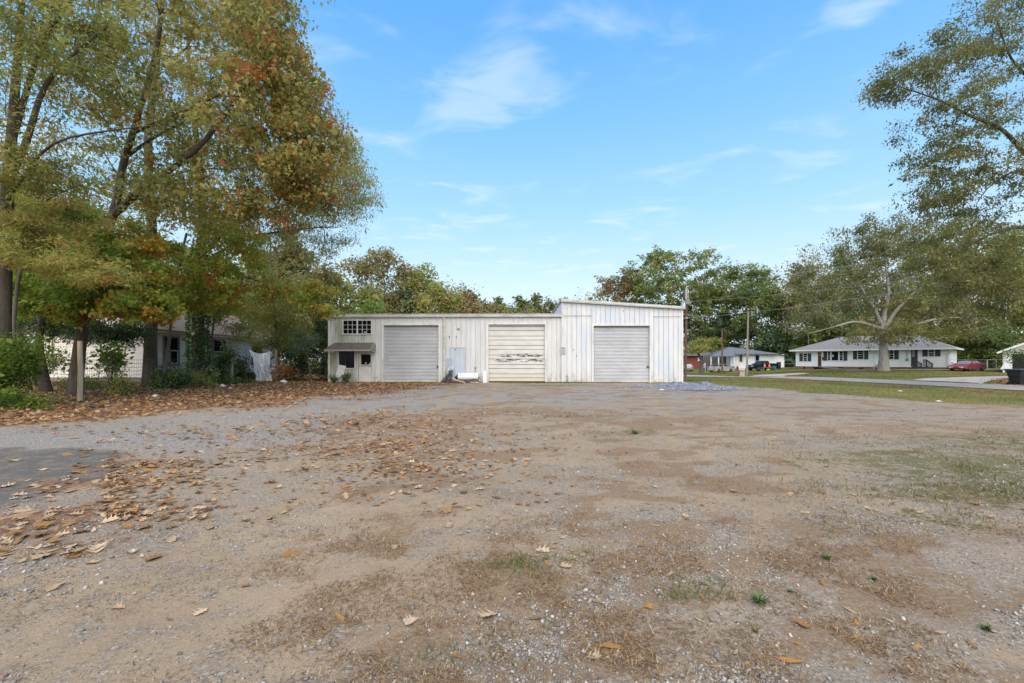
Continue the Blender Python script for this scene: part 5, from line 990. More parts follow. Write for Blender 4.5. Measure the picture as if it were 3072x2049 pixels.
for x in (xu(2493), xu(2517)): MB().box(x - .09, x + .09, -.11, -.06, zu(2506, 1081), zu(2506, 1055)).build('mullion', mWhite, pwn)
MB().box(xu(2494.5), xu(2516), -.085, -.058, zu(2506, 1080.5), zu(2506, 1055.5)).build('picture_pane', mGl, pwn)
MB().box(xu(2497), xu(2501), -.09, -.086, zu(2500, 1071), zu(2500, 1064)).build('window_notice', mat('paper', (.6, .6, .58), .8), pwn)
house_window(ranch, xu(2786), xu(2802), zu(2794, 1068), zu(2794, 1046), -.045, .55)
dd = MB().box(xu(2454), xu(2464), -.06, 0, SB + .02, zu(2459, 1057)).build('front_door', mat('dark_red_door', (.075, .022, .02), .5), ranch)
MB().box(xu(2458), xu(2461.5), -.07, -.061, zu(2459, 1066), zu(2459, 1064)).build('door_light', mWhite, dd)
MB().box(xu(2452), xu(2454), -.07, 0, SB, zu(2459, 1055.5)).box(xu(2464), xu(2466), -.07, 0, SB, zu(2459, 1055.5)).build('door_frame', mWhite, dd)
d2 = MB().box(xu(2733), xu(2753), -.06, 0, SB + .1, zu(2743, 1046)).build('side_door', mat('dark_side_door', (.05, .05, .05), .5), ranch)
for k in range(4): MB().box(xu(2736), xu(2744), -.075, -.061, zu(2743, 1070) + k * .28, zu(2743, 1070) + k * .28 + .18).build('door_pane', mat('pale_pane', (.35, .36, .36), .3), d2)
MB().beam((xu(2622), -.09, .0), (xu(2622), -.09, EV - .1), .09).beam((xu(2622), -.09, .05), (xu(2622), -.5, -.05), .12).build('downspout', mWhite, ranch)
MB().beam((LEN - .1, -.09, .1), (LEN - .1, -.09, 2.2), .09).beam((LEN - .1, -.09, 2.2), (LEN + .55, -.72, EV - .08), .09).build('downspout', mWhite, ranch)
for px in (2416, 2523, 2583, 2796): MB().box(xu(px) - .3, xu(px) + .3, -.02, .0, .05, .35).build('crawl_vent', mDark, ranch)
m_ = MB(); m_.tube([(xu(2721), -.15, 1.55), (xu(2721), -.02, 1.55)], .2, 10); m_.beam((xu(2721), -.06, 1.7), (xu(2721), -.06, EV), .05); m_.build('electric_meter', mat('meter_grey', (.25, .26, .26), .5, .4), ranch)
MB().box(xu(2629), xu(2635), -.35, -.05, .35, .8).build('utility_box', mat('box_grey', (.28, .28, .27), .6), ranch)
MB().box(xu(2467), xu(2471), -.2, -.05, 1.5, 2.0).build('mail_holder', mShut, ranch)
st = thing('entry_ramp', 'grey wooden landing and ramp at the red front door of the ranch house', 'ramp', (A_[0], A_[1], 0), ang)
MB().box(xu(2424), xu(2468), -1.8, -.06, SB - .09, SB + .0).build('landing', mGreyW, st); MB().box(xu(2425), xu(2450), -1.7, -.3, -.5, SB - .095).build('brick_base', mBrick, st)
m_ = MB(); m_.prism([(xu(2468), SB), (xu(2545), .06), (xu(2545), -.08), (xu(2468), SB - .12)], 'y', -1.8, -.4); m_.build('ramp_deck', mGreyW, st)
xm_ = (xu(2731) + xu(2757)) / 2; pw_ = Vector((A_[0] + dirv[0] / LEN * xm_, A_[1] + dirv[1] / LEN * xm_, 0))
sp_ = thing('porch_steps', 'dark wooden steps with two railings at the right door of the ranch house', 'steps', pw_, ang + R(40)); xa, xb = -.62, .62
MB().box(xa, xb, -1.2, -.45, .2, SB + .08).build('landing', mShut, sp_)
for k in range(3):
    MB().box(xa, xb, -1.2 - .32 * (k + 1), -1.2 - .32 * k, .0, SB + .02 - .17 * (k + 1)).build('tread', mBrick, sp_)
for x in (xa - .05, xb + .05):
    m_ = MB(); m_.beam((x, -.45, SB + 1.05), (x, -1.2, SB + 1.05), .09); m_.beam((x, -1.2, SB + 1.05), (x, -2.3, SB + .45), .10); m_.beam((x, -1.2, SB + .2), (x, -2.3, SB - .35), .08); m_.beam((x, -2.3, -.4), (x, -2.3, SB + .6), .12); m_.beam((x, -1.2, 0), (x, -1.2, SB + 1.1), .1)
    for k in range(9):
        y = -.5 - k * .21; zz_ = 0 if y > -1.2 else (y + 1.2) * .545
        m_.beam((x, y, SB + .15 + zz_), (x, y, SB + 1.03 + zz_), .045)
    m_.build('railing', mShut, sp_)

# ------------------------------------------------------------------ the house with the blue grey roof and the brick house
def SC(Y): return F / Y
Yb = 91.0; k = Yb / F; bx = lambda px: (px - CX) * k; bz = lambda py: H - (py - CY) * k
h2 = thing('porch_house', 'white house with blue grey hip roof, blue window trim and a dark front porch', 'house', (bx(2190), Yb, 0)); ox = bx(2190); X2 = lambda px: bx(px) - ox
mShBl = mat('blue_grey_shingle', (.13, .145, .18), .95, var=.2, scale=5); mBlueT = mat('pale_blue_trim', (.38, .56, .70), .6); mTeal = mat('teal_rail', (.05, .11, .10), .8, var=.3)
MB().box(X2(2190) + .05, X2(2352), .05, 8, -1.0, bz(1063)).build('wall', mDark, h2)
s = MB(); clap(s, (X2(2190), 0), (X2(2352), 0), bz(1105), bz(1063), .22); clap(s, (X2(2190), 8), (X2(2190), 0), bz(1105), bz(1063), .22); s.build('siding', mSid, h2, fix=False)['kind'] = 'stuff'
MB().box(X2(2190), X2(2352), .0, 8, -1.2, bz(1105)).build('foundation', mBlock, h2)
rf = hip_roof(X2(2186) - .2, X2(2328), -.9, 9, bz(1061), bz(1040), X2(2205), X2(2222), 3.5).build('roof', mShBl, h2)
MB().prism([(X2(2318), bz(1060)), (X2(2358), bz(1066)), (X2(2358), bz(1067)), (X2(2318), bz(1061.5))], 'y', -.5, 7).build('lean_to_roof', mShBl, h2)
MB().add([(X2(2114), -2.2, bz(1069)), (X2(2190), -2.2, bz(1068)), (X2(2205), 1, bz(1045)), (X2(2195), 1, bz(1045)), (X2(2114), -2.2, bz(1070)), (X2(2190), -2.2, bz(1069))], [(0, 1, 2, 3), (4, 5, 1, 0), (5, 2, 1), (4, 0, 3)]).build('porch_roof', mShBl, h2)
m_ = MB()
for i in range(16):
    x = X2(2186) + i * (X2(2325) - X2(2186)) / 15; m_.box(x - .05, x + .05, -.96, -.905, bz(1063), bz(1061.4))
m_.build('eave_light', mWhite, h2)
for l_, r_, t_, b_ in ((2218, 2226, 1066, 1085), (2266, 2276, 1066, 1082)):
    wn = MB().box(X2(l_), X2(r_), -.05, .0, bz(b_), bz(t_)).build('window', mGl if l_ > 2240 else mat('brown_blind', (.12, .05, .03), .7), h2)
    MB().box(X2(l_) - .18, X2(l_), -.08, .0, bz(b_) - .1, bz(t_) + .12).box(X2(r_), X2(r_) + .18, -.08, 0, bz(b_) - .1, bz(t_) + .12).box(X2(l_), X2(r_), -.08, 0, bz(t_), bz(t_) + .12).box(X2(l_), X2(r_), -.08, 0, bz(b_) - .1, bz(b_)).build('window_trim', mBlueT, wn)
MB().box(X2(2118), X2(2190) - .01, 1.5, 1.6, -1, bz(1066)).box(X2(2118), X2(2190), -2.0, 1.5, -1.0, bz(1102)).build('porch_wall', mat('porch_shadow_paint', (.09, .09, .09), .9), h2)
MB().box(X2(2118), X2(2188), -2.1, -2.02, -1.1, bz(1099)).build('porch_skirt', mTeal, h2)
for px in (2120, 2142, 2187): MB().box(X2(px) - .09, X2(px) + .09, -2.05, -1.87, bz(1102), bz(1068)).build('porch_post', mWhite, h2)
MB().beam((X2(2090), -2.6, bz(1103)), (X2(2103), -2.0, bz(1089)), .07).beam((X2(2091), -2.6, -1), (X2(2091), -2.6, bz(1098)), .07).beam((X2(2103), -2, -1), (X2(2103), -2, bz(1089)), .07).beam((X2(2092), -2.6, bz(1108)), (X2(2103), -2.0, bz(1096)), .06).build('stair_rail', mWhite, h2)
Yc = 106.0; k3 = Yc / F; cx3 = lambda px: (px - CX) * k3; cz3 = lambda py: H - (py - CY) * k3
h3 = thing('brick_house', 'red brick house with grey roof just right of the workshop corner', 'house', (cx3(2030), Yc, 0)); X3 = lambda px: cx3(px) - cx3(2030)
MB().box(X3(2020), X3(2150), 0, 8, -1.5, cz3(1066)).build('wall', mat('red_brick', (.20, .06, .055), .9, var=.3, scale=8), h3)
hip_roof(X3(2000), X3(2160), -.8, 9, cz3(1066), cz3(1050), X3(2045), X3(2128), 4).build('roof', mat('dark_grey_shingle', (.14, .145, .16), .95, var=.2, scale=4), h3)
wn = MB().box(X3(2094), X3(2104), -.05, 0, cz3(1083), cz3(1073)).build('window', mat('bright_blind', (.6, .62, .65), .5), h3); MB().box(X3(2093), X3(2094), -.08, 0, cz3(1084), cz3(1072)).box(X3(2104), X3(2105), -.08, 0, cz3(1084), cz3(1072)).box(X3(2094), X3(2104), -.07, 0, cz3(1083), cz3(1082)).build('window_frame', mWhite, wn)
# ------------------------------------------------------------------ white garage at the right edge
Yg = 50.0; kg = Yg / F; gx_ = lambda px: (px - CX) * kg; gz_ = lambda py: H - (py - CY) * kg
gar = thing('garage', 'white gabled garage cut by the right edge of the frame', 'garage', (gx_(3013), Yg, 0), R(-48)); XG = lambda px: (px - 3013) / 40.0; gw = 7.6; gs = .50; ze = gz_(1052)
MB().box(.05, gw - .05, .05, 7, -.2, ze - .05).build('wall', mDark, gar)
s = MB(); clap(s, (0, 0), (XG(3036), 0), gz_(1106), ze, .18); clap(s, (gw - XG(3036), 0), (gw, 0), gz_(1106), ze, .18); clap(s, (XG(3036), 0), (gw - XG(3036), 0), gz_(1062), ze, .18); clap(s, (0, 7), (0, 0), gz_(1106), ze, .18)
for i in range(8): z = ze + i * .18; hw = gw / 2 - i * .18 / gs; clap(s, (gw / 2 - hw, 0), (gw / 2 + hw, 0), z, z + .18, .18)
s.build('siding', mSid, gar, fix=False)['kind'] = 'stuff'
m_ = MB()
for sx in (0, 1):
    xe = -.55 if sx == 0 else gw + .55; zz_ = ze - .55 * gs + .12; xm = gw / 2; zr = ze + gs * gw / 2 + .12
    m_.add([(xe, -.5, zz_), (xm, -.5, zr), (xm, 7.4, zr), (xe, 7.4, zz_), (xe, -.5, zz_ - .05), (xm, -.5, zr - .05), (xm, 7.4, zr - .05), (xe, 7.4, zz_ - .05)], [(0, 1, 2, 3), (7, 6, 5, 4), (0, 4, 5, 1), (1, 5, 6, 2), (2, 6, 7, 3), (3, 7, 4, 0)])
rf = m_.build('roof', mShG, gar); m_ = MB()
for sx in (0, 1):
    xe = -.56 if sx == 0 else gw + .56; m_.beam((xe, -.53, ze - .56 * gs + .02), (gw / 2, -.53, ze + gs * gw / 2 + .02), .04, .2, up=(0, 0, 1))
m_.build('rake_board', mWhite, rf)
gd = MB().box(XG(3036) + .1, gw - XG(3036) - .1, .1, .16, gz_(1107), gz_(1055)).build('garage_door', mWhite, gar)
for i in range(3): MB().box(XG(3038) + .1 + i * 1.7, XG(3038) + 1.3 + i * 1.7, .085, .099, gz_(1074), gz_(1066)).build('door_window', mGl, gd)
MB().box(-.12, .04, -.05, .05, -.1, ze).build('corner_board', mWhite, gar); MB().beam((-.05, -.1, gz_(1096)), (-.25, -.15, gz_(1108)), .14).build('corner_flare', mWhite, gar)

# ------------------------------------------------------------------ cars
mTyre = mat('tyre_rubber', (.018, .018, .018), .85); mRim = mat('alloy_rim', (.45, .46, .47), .3, .8); mCarGl = glass_mat('car_glass', (.03, .035, .04), .06); mTail = mat('tail_lamp', (.22, .02, .02), .25); mHead = mat('head_lamp', (.55, .57, .6), .15)
def paint(name, c, rough=.25): return mat(name, c, rough, .15, var=.05, scale=1, spec=.5)
def car(name, label, loc, rz, L_, Wd, body, cabin, wx, wr, m, front=+1, bed=None, trims=(), glass=None, headz=.62, grp=None):
    gls = glass or mCarGl
    c = thing(name, label, 'truck' if bed else 'car', loc, rz, grp); mb = MB(); n = len(body); cxm = 0
    zm = sum(p[1] for p in body) / n; ysl = [(-Wd / 2, .94), (-Wd / 2 + .10, 1.0), (Wd / 2 - .10, 1.0), (Wd / 2, .94)]; vs = []
    for y, s_ in ysl: vs += [(p[0] * (.985 if s_ < 1 else 1), y, zm + (p[1] - zm) * s_) for p in body]
    fs = [tuple(range(n))[::-1], tuple(range(3 * n, 4 * n))]
    for q in range(3): fs += [(q * n + i, q * n + (i + 1) % n, (q + 1) * n + (i + 1) % n, (q + 1) * n + i) for i in range(n)]
    mb.add(vs, fs)
    (x0, z0), (x1, z1), (x2, z2), (x3, z3) = cabin; wb_, wt_ = Wd * .47, Wd * .36
    cv = [(x0, -wb_, z0), (x1, -wt_, z1), (x2, -wt_, z2), (x3, -wb_, z3), (x0, wb_, z0), (x1, wt_, z1), (x2, wt_, z2), (x3, wb_, z3)]
    mb.add(cv, [(0, 1, 2, 3), (7, 6, 5, 4), (0, 4, 5, 1), (1, 5, 6, 2), (2, 6, 7, 3)])
    if bed: mb.box(bed[0], bed[1], -Wd / 2 + .02, -Wd / 2 + .12, bed[2], bed[3]).box(bed[0], bed[1], Wd / 2 - .12, Wd / 2 - .02, bed[2], bed[3]).box(bed[0], bed[0] + .08, -Wd / 2 + .12, Wd / 2 - .12, bed[2], bed[3])
    bo = mb.build('body', m, c)
    def quad_inset(name_, idxs, off, f=.86, g=gls):
        p = [Vector(cv[i]) for i in idxs]; ce = sum(p, Vector()) / 4; nn = (p[1] - p[0]).cross(p[2] - p[0]).normalized()
        if nn.dot(ce - Vector(((x0 + x3) / 2, 0, (z0 + z1) / 2))) < 0: nn = -nn
        q = [ce + (v - ce) * f + nn * off for v in p]; q2 = [v - nn * .01 for v in q]
        return MB().add(q + q2, [(0, 1, 2, 3), (7, 6, 5, 4), (0, 4, 5, 1), (1, 5, 6, 2), (2, 6, 7, 3), (3, 7, 4, 0)]).build(name_, g, c)
    quad_inset('windshield', (0, 1, 5, 4), .014); quad_inset('rear_window', (2, 3, 7, 6), .014)
    xm = (x1 + x2) / 2; xmb = (x0 + x3) / 2 + (xm - (x0 + x3) / 2) * .6
    for sgn in (-1, 1):
        for (a, b_, c_, d_) in (((x0, z0), (x1, z1), (xm + .04, z1), (xmb + .04, z0)), ((xmb - .04, z3), (xm - .04, z2), (x2, z2), (x3, z3))):
            p = [Vector((a[0], sgn * wb_, a[1])), Vector((b_[0], sgn * wt_, b_[1])), Vector((c_[0], sgn * wt_, c_[1])), Vector((d_[0], sgn * wb_, d_[1]))]; ce = sum(p, Vector()) / 4
            q = [ce + (v - ce) * .84 + Vector((0, sgn * .012, .004)) for v in p]; q2 = [v - Vector((0, sgn * .015, 0)) for v in q]
            MB().add(q + q2, [(0, 1, 2, 3), (7, 6, 5, 4), (0, 4, 5, 1), (1, 5, 6, 2), (2, 6, 7, 3), (3, 7, 4, 0)]).build('side_window', gls, c)
        MB().box(x0 - .12, x0 + .02, sgn * (wb_ + .02), sgn * (wb_ + .2), z0 + .05, z0 + .2).build('mirror', m, c)
        for xw in wx:
            t_ = MB().tube([(xw, sgn * (Wd / 2 - .2), wr), (xw, sgn * (Wd / 2 - .19), wr), (xw, sgn * (Wd / 2 + .0), wr), (xw, sgn * (Wd / 2 + .015), wr)], [wr * .93, wr, wr, wr * .9], 20).build('wheel', mTyre, c)
            rm_ = MB().tube([(xw, sgn * (Wd / 2 + .016), wr), (xw, sgn * (Wd / 2 + .02), wr)], [wr * .3, wr * .26], 10)
            for a in range(5): q = a * 2 * pi / 5; rm_.beam((xw, sgn * (Wd / 2 + .018), wr), (xw + cos(q) * wr * .62, sgn * (Wd / 2 + .018), wr + sin(q) * wr * .62), wr * .22, .012)
            rm_.tube([(xw, sgn * (Wd / 2 + .008), wr), (xw, sgn * (Wd / 2 + .022), wr)], wr * .68, 16, False); rm_.build('rim', mRim, t_)
        xf = max(p[0] for p in body); xr = min(p[0] for p in body)
        MB().box(xf - .10, xf + .012, sgn * Wd * .26 - .2, sgn * Wd * .26 + .2, headz - .07, headz + .07).build('headlight', mHead, c)
        MB().box(xr - .012, xr + .15, sgn * Wd * .36 - .2, sgn * Wd * .36 + .13, headz + .08, headz + .24).build('tail_light', mTail, c)
    return c
sedan_b = [(-2.35, .32), (-2.38, .62), (-2.33, .98), (-1.55, 1.0), (1.0, .98), (2.05, .80), (2.36, .62), (2.38, .30), (2.0, .22), (-2.0, .22)]
c1 = wp(2163, 1100, 81); car('parked_car', 'silver sedan parked between the two thin utility poles', (c1.x, 81, float(zt(c1.x, 81)) - .0), R(22), 4.75, 1.8, sedan_b, [(1.05, .97), (.35, 1.44), (-.85, 1.44), (-1.75, .99)], (1.4, -1.4), .33, paint('silver_paint', (.42, .415, .38)), grp='cars parked across the road')
c2 = wp(2062, 1100, 91); car('parked_car', 'grey car seen from behind between the workshop corner and the brown pole', (c2.x, 91, float(zt(c2.x, 91))), R(75), 4.4, 1.75, [(-2.1, .32), (-2.15, .65), (-2.05, .98), (-1.6, 1.0), (1.0, .96), (1.95, .8), (2.2, .6), (2.2, .3), (1.9, .22), (-1.9, .22)], [(1.0, .95), (.3, 1.42), (-1.1, 1.42), (-1.85, .98)], (1.3, -1.3), .32, paint('grey_car_paint', (.22, .24, .26)), glass=mat('painted_reflection_glass', (.34, .38, .41), .1), grp='cars parked across the road')  # window reflection put into the glass as a pale base colour
c3 = wp(2285, 1100, 80); car('pickup_truck', 'black pickup truck parked in front of the porch house with traffic cones beside it', (c3.x, 80, float(zt(c3.x, 80))), R(196), 5.2, 1.9, [(-2.6, .48), (-2.62, .95), (-2.55, 1.08), (-.7, 1.08), (1.0, 1.10), (2.35, 1.0), (2.55, .8), (2.58, .45), (2.2, .36), (-2.2, .36)], [(1.1, 1.08), (.45, 1.72), (-.75, 1.72), (-.95, 1.08)], (1.6, -1.6), .39, paint('black_paint', (.012, .012, .014), .2), bed=(-2.6, -.9, 1.0, 1.28), headz=.8, grp='cars parked across the road')
car_z = float(zt(wp(2898, 1100, 54).x, 54))
c4 = wp(2900, 1100, 54); rc = car('sports_car', 'low faded red wedge shaped sports car parked beside the ranch house', (c4.x, 54, car_z), R(200), 4.15, 1.75,
          [(-2.05, .30), (-2.08, .60), (-1.98, .92), (-1.5, .95), (-.6, .86), (.75, .80), (1.6, .68), (2.05, .52), (2.12, .34), (2.0, .20), (-1.9, .20)], [(.95, .78), (.05, 1.18), (-.62, 1.18), (-1.15, .88)], (1.25, -1.25), .31, paint('faded_red_paint', (.26, .045, .065), .45), glass=mat('hazy_car_glass', (.20, .22, .24), .15), headz=.42)
MB().box(2.06, 2.135, -.45, .45, .34, .42).build('grille', mDark, rc); MB().box(-1.98, -1.7, -.75, .75, 1.02, 1.06).box(-1.9, -1.8, -.7, -.62, .9, 1.02).box(-1.9, -1.8, .62, .7, .9, 1.02).build('rear_wing', paint('wing_red', (.22, .04, .05), .4), rc)

# ------------------------------------------------------------------ poles, wires, mailbox, cones and yard things
mPoleB = mat('brown_pole_wood', (.125, .075, .055), .85, var=.25, scale=5, stretch=(1, 1, .2), bump=.5); mPoleG = mat('grey_pole_wood', (.24, .225, .17), .9, var=.2, scale=5, stretch=(1, 1, .2)); mMetal = mat('pale_metal', (.45, .46, .47), .4, .5)
def pole(label, px, py0, py1, Y, r0, r1, m, lean=0.0, name='utility_pole'):
    x0 = (px - CX) * Y / F; z0 = float(zt(x0, Y)); ztop = H - (py1 - CY) * Y / F; p = thing(name, label, 'pole', (x0, Y, z0), 0, 'utility poles across the road')
    MB().tube([(0, 0, -.3), (lean * .5, 0, (ztop - z0) / 2), (lean, 0, ztop - z0)], [r0, (r0 + r1) / 2, r1], 12).build('pole_shaft', m, p); return p, ztop - z0, z0, x0
p1, h1, z1_, x1_ = pole('tall brown utility pole by the workshop corner with a transformer box on top', 2056, 1131, 905, 45, .12, .095, mPoleB, .12)
q = lambda py: (CY - py) * 45 / F + H - z1_
MB().box(-.06, .34, -.26, -.12, q(913), q(898)).build('transformer_box', mat('box_grey_green', (.22, .22, .20), .6, .2), p1)
m_ = MB().tube([(.10, -.02, q(906)), (.10, -.02, q(858))], [.06, .045], 8).tube([(.22, -.12, q(900)), (.22, -.12, q(870)), (.16, -.05, q(866))], .03, 6).tube([(-.02, -.12, q(900)), (-.02, -.12, q(868))], .035, 6)
for zz_ in (862, 872, 880): m_.tube([(.10, -.02, q(zz_)), (.3, -.02, q(zz_) + .06)], [.05, .05], 6)
m_.build('insulator_stack', mMetal, p1); MB().box(-.06, .18, -.2, .12, q(956), q(953)).build('clamp', mMetal, p1)
p2, h2_, z2_, x2_ = pole('grey green utility pole standing beside the beige mailbox', 2240, 1125, 936, 50, .11, .085, mPoleG, .16)
p3, h3_, z3_, x3_ = pole('short thin brown utility pole beside the silver sedan', 2167, 1121, 987, 62, .13, .08, mPoleB, -.06)
MB().tube([(0, 0, 0), (0, 0, 0)], .01, 3) if False else None
def wire(label, pts, r_=.011, sag=.25):
    P = []; pts = [Vector(p) for p in pts]
    for a, b_ in zip(pts[:-1], pts[1:]):
        n = 18
        for i in range(n + (b_ is pts[-1])): t_ = i / n; P.append(a.lerp(b_, t_) - Vector((0, 0, sag * 4 * t_ * (1 - t_))))
    c = P[0].copy(); o_ = MB().tube([p - c for p in P], r_, 5).build('overhead_wire', mat('wire_grey', (.30, .31, .32), .5), None); o_.location = c; tag(o_, label, 'wire', 'overhead wires')
T1 = lambda py: Vector((x1_ + .10, 45, H - (py - CY) * 45 / F))
def at_r(px, py, Y): return wp(px, py, Y)
wire('top overhead wire rising from the brown pole past the elm', [T1(858), at_r(2600, 790, 33), at_r(3100, 680, 24), at_r(4300, 400, 14)], .013, .10)
wire('middle overhead wire slanting to the right edge', [T1(905), at_r(2600, 856, 33), at_r(3100, 773, 24), at_r(4300, 540, 14)], .010, .10)
wire('lowest bright overhead wire running over the grey green pole to the right edge', [T1(952), Vector((x2_ + .16, 50, z2_ + h2_)), at_r(2600, 890, 34), at_r(3100, 804, 24), at_r(4300, 580, 14)], .013, .12)
wire('service wire dropping from the grey green pole to the ranch house roof', [Vector((x2_ + .16, 50, z2_ + h2_ - .1)), at_r(2540, 1015, 70), at_r(2720, 1040, 66)], .010, .35)
wire('short wire from the brown pole down to the workshop', [T1(953), bld.matrix_basis @ Vector((U(2030), 3.0, 4.2))], .010, .1)
# mailbox
mbx = g3((2222 - CX) * 48 / F, 48); mb_ = thing('mailbox', 'beige boxy mailbox on a stout post with a rusty brace', 'mailbox', mbx, R(-8))
MB().box(-.16, .34, -.18, .18, 0, .62).build('mailbox_post', mat('beige_post', (.40, .35, .29), .8, var=.15), mb_)
m_ = MB(); m_.box(-.28, .30, -.28, .28, .622, .86); m_.tube([(-.28, 0, .86), (.30, 0, .86)], .2, 10); m_.build('mailbox_case', mat('beige_case', (.52, .42, .36), .7, var=.1), mb_)
MB().box(-.36, -.285, -.2, .2, .64, 1.04).build('mailbox_door', mat('dark_case_end', (.10, .08, .07), .7), mb_)
MB().beam((-.52, -.1, 0), (-.12, -.1, .42), .06).build('brace', mat('rusty_brace', (.14, .05, .035), .8), mb_)
mCone = mat('cone_orange', (.62, .10, .025), .5); mConeW = mat('cone_white', (.65, .62, .58), .6)
for px, Y, lab in ((2294, 77, 'left orange traffic cone in front of the black pickup'), (2308, 77.2, 'right orange traffic cone beside the blue tub')):
    x = (px - CX) * Y / F; zz_ = H - (1102 - CY) * Y / F; ct = thing('traffic_cone', lab, 'cone', (x, Y, zz_), 0, 'traffic cones by the pickup')
    MB().tube([(0, 0, .03), (0, 0, .33)], [.21, .125], 14).tube([(0, 0, .47), (0, 0, .78)], [.09, .04], 14).build('cone_body', mCone, ct); MB().tube([(0, 0, .33), (0, 0, .47)], [.125, .09], 14).build('cone_band', mConeW, ct); MB().box(-.24, .24, -.24, .24, 0, .035).build('cone_base', mCone, ct)
tb = g3((2301 - CX) * 77 / F, 77.3); tr_ = thing('scrap_table', 'low pile of dark scrap holding up the traffic cones', 'scrap pile', tb, 0); hgt_ = max(.25, H - (1102 - CY) * 77 / F - tb.z)
MB().box(-.75, .75, -.5, .5, hgt_ - .06, hgt_).build('table_board', mGreyW, tr_); MB().box(-.65, -.5, -.4, .4, 0, hgt_ - .06).box(.5, .65, -.4, .4, 0, hgt_ - .06).build('table_leg', mGreyW, tr_); MB().tube([(-.1, -.45, .18), (.25, -.4, .2)], [.18, .17], 10).build('yellow_drum', mat('lime_yellow', (.50, .55, .05), .5), tr_)
tu = g3((2322 - CX) * 77 / F, 77); o_ = MB().tube([(0, 0, 0), (0, 0, .02), (0, 0, .55), (0, 0, .57)], [.22, .3, .36, .38], 14).build('blue_tub', mat('blue_tub', (.10, .32, .55), .5)); o_.location = (tu.x, tu.y, max(tu.z, H - (1108 - CY) * 77 / F)); tag(o_, 'blue plastic tub right of the traffic cones', 'tub')
st_ = g3((2336 - CX) * 82 / F, 82); o_ = MB()
for i in range(5): o_.tube([(0, 0, i * .24), (0, 0, i * .24 + .03), (0, 0, i * .24 + .2), (0, 0, i * .24 + .23)], [.30, .36, .36, .30], 14)
o_ = o_.build('tyre_stack', mTyre); o_.location = (st_.x, st_.y, max(st_.z, H - (1106 - CY) * 82 / F)); tag(o_, 'stack of black tyres against the white porch house', 'tyres')
px_ = wp(2135, 1095, 88.3); m_ = MB().tube([(0, 0, 0), (0, 0, .3), (0, 0, .8)], [.2, .18, .05], 8).build('red_yard_ornament', mat('red_cloth', (.42, .03, .05), .7)); m_.location = (px_.x, 88.3, bz(1102)); tag(m_, 'red bundled umbrella on the dark porch', 'umbrella')
# wheeled bin
bp_ = g3((3053 - CX) * 27.2 / F + .06, 27.2); bn = thing('wheeled_bin', 'black wheeled rubbish bin standing at the end of the drive', 'bin', bp_, R(6)); mBin = mat('bin_plastic', (.018, .019, .021), .45, var=.15, spec=.45)
m_ = MB(); prof = [(.0, .27, .28), (.12, .28, .29), (.60, .32, .34), (.62, .345, .36), (.95, .36, .385)]; vs = []; 
for z, wx_, wy_ in prof:
    c_ = .05; vs += [(-wx_ + c_, -wy_, z), (wx_ - c_, -wy_, z), (wx_, -wy_ + c_, z), (wx_, wy_ - c_, z), (wx_ - c_, wy_, z), (-wx_ + c_, wy_, z), (-wx_, wy_ - c_, z), (-wx_, -wy_ + c_, z)]
m_.add(vs, [tuple(range(8))[::-1], tuple(range(32, 40))] + [(r_ * 8 + i, r_ * 8 + (i + 1) % 8, r_ * 8 + 8 + (i + 1) % 8, r_ * 8 + 8 + i) for r_ in range(4) for i in range(8)]); m_.build('bin_body', mBin, bn)
m_ = MB(); vs = []
for z, a in ((.955, .43), (1.0, .46), (1.03, .45), (1.06, .40), (1.075, .2)): vs += [(sx * a, sy * a, z) for sx, sy in ((-1, -1), (1, -1), (1, 1), (-1, 1))]
m_.add(vs, [(3, 2, 1, 0), (16, 17, 18, 19)] + [(r_ * 4 + i, r_ * 4 + (i + 1) % 4, r_ * 4 + 4 + (i + 1) % 4, r_ * 4 + 4 + i) for r_ in range(4) for i in range(4)]); m_.build('bin_lid', mat('bin_lid_plastic', (.05, .058, .06), .4), bn)
for s_ in (-1, 1):
    w_ = MB().tube([(s_ * .20 - .2, -.30, .15), (s_ * .20 - .12, -.30, .15)] if False else [(-.34, s_ * .24, .14), (-.25, s_ * .24, .14)], .14, 16).build('wheel', mTyre, bn)
lg = MB(); nseg = 20
for i in range(nseg):
    a0, a1 = 2 * pi * i / nseg, 2 * pi * (i + 1) / nseg
    lg.add([(cos(a) * rx_ + .0, -.381 - .0 * rz_, .83 + sin(a) * rz_) for a, rx_, rz_ in ((a0, .165, .085), (a1, .165, .085), (a1, .14, .065), (a0, .14, .065))], [(0, 1, 2, 3)])
for x in (-.09, -.045, .0, .045, .09): lg.box(x - .014, x + .014, -.3815, -.380, .80, .865)
lg.box(-.12, .12, -.3815, -.380, .72, .735); lg.build('bin_emblem', mat('emblem_white', (.55, .58, .60), .6), bn)

# ------------------------------------------------------------------ fences
mPost = mat('weathered_post', (.42, .34, .23), .9, var=.25, scale=4, stretch=(1, 1, .3), dirt=(.50, .47, .40), dirt_amt=.6, dscale=3, bump=.4); mWire = mat('fence_wire', (.12, .115, .11), .6, .4)
fc = thing('wire_fence', 'rusty woven wire fence strung on pale posts in front of the cottage', 'fence', (-15.0, 15.8, 0)); fo = Vector((-15.0, 15.8, 0))
fp = [(-15.0, 15.8, 2.1, .075), (-18.45, 30.0, 2.1, .08), (-16.05, 31.0, 2.15, .075)]
for (x, y, h_, r_), lab in zip(fp, ('pale post nearest the camera', 'pale post right of the ivy covered stump', 'pale post right of the silver tarp')):
    z0 = float(zt(x, y)); o_ = MB().tube([(0, 0, -.2), (.02, 0, h_ * .5), (.0, 0, h_)], [r_ * 1.08, r_, r_ * .96], 12).build('fence_post', mPost, fc); o_.location = Vector((x, y, z0)) - fo; o_['label'] = lab
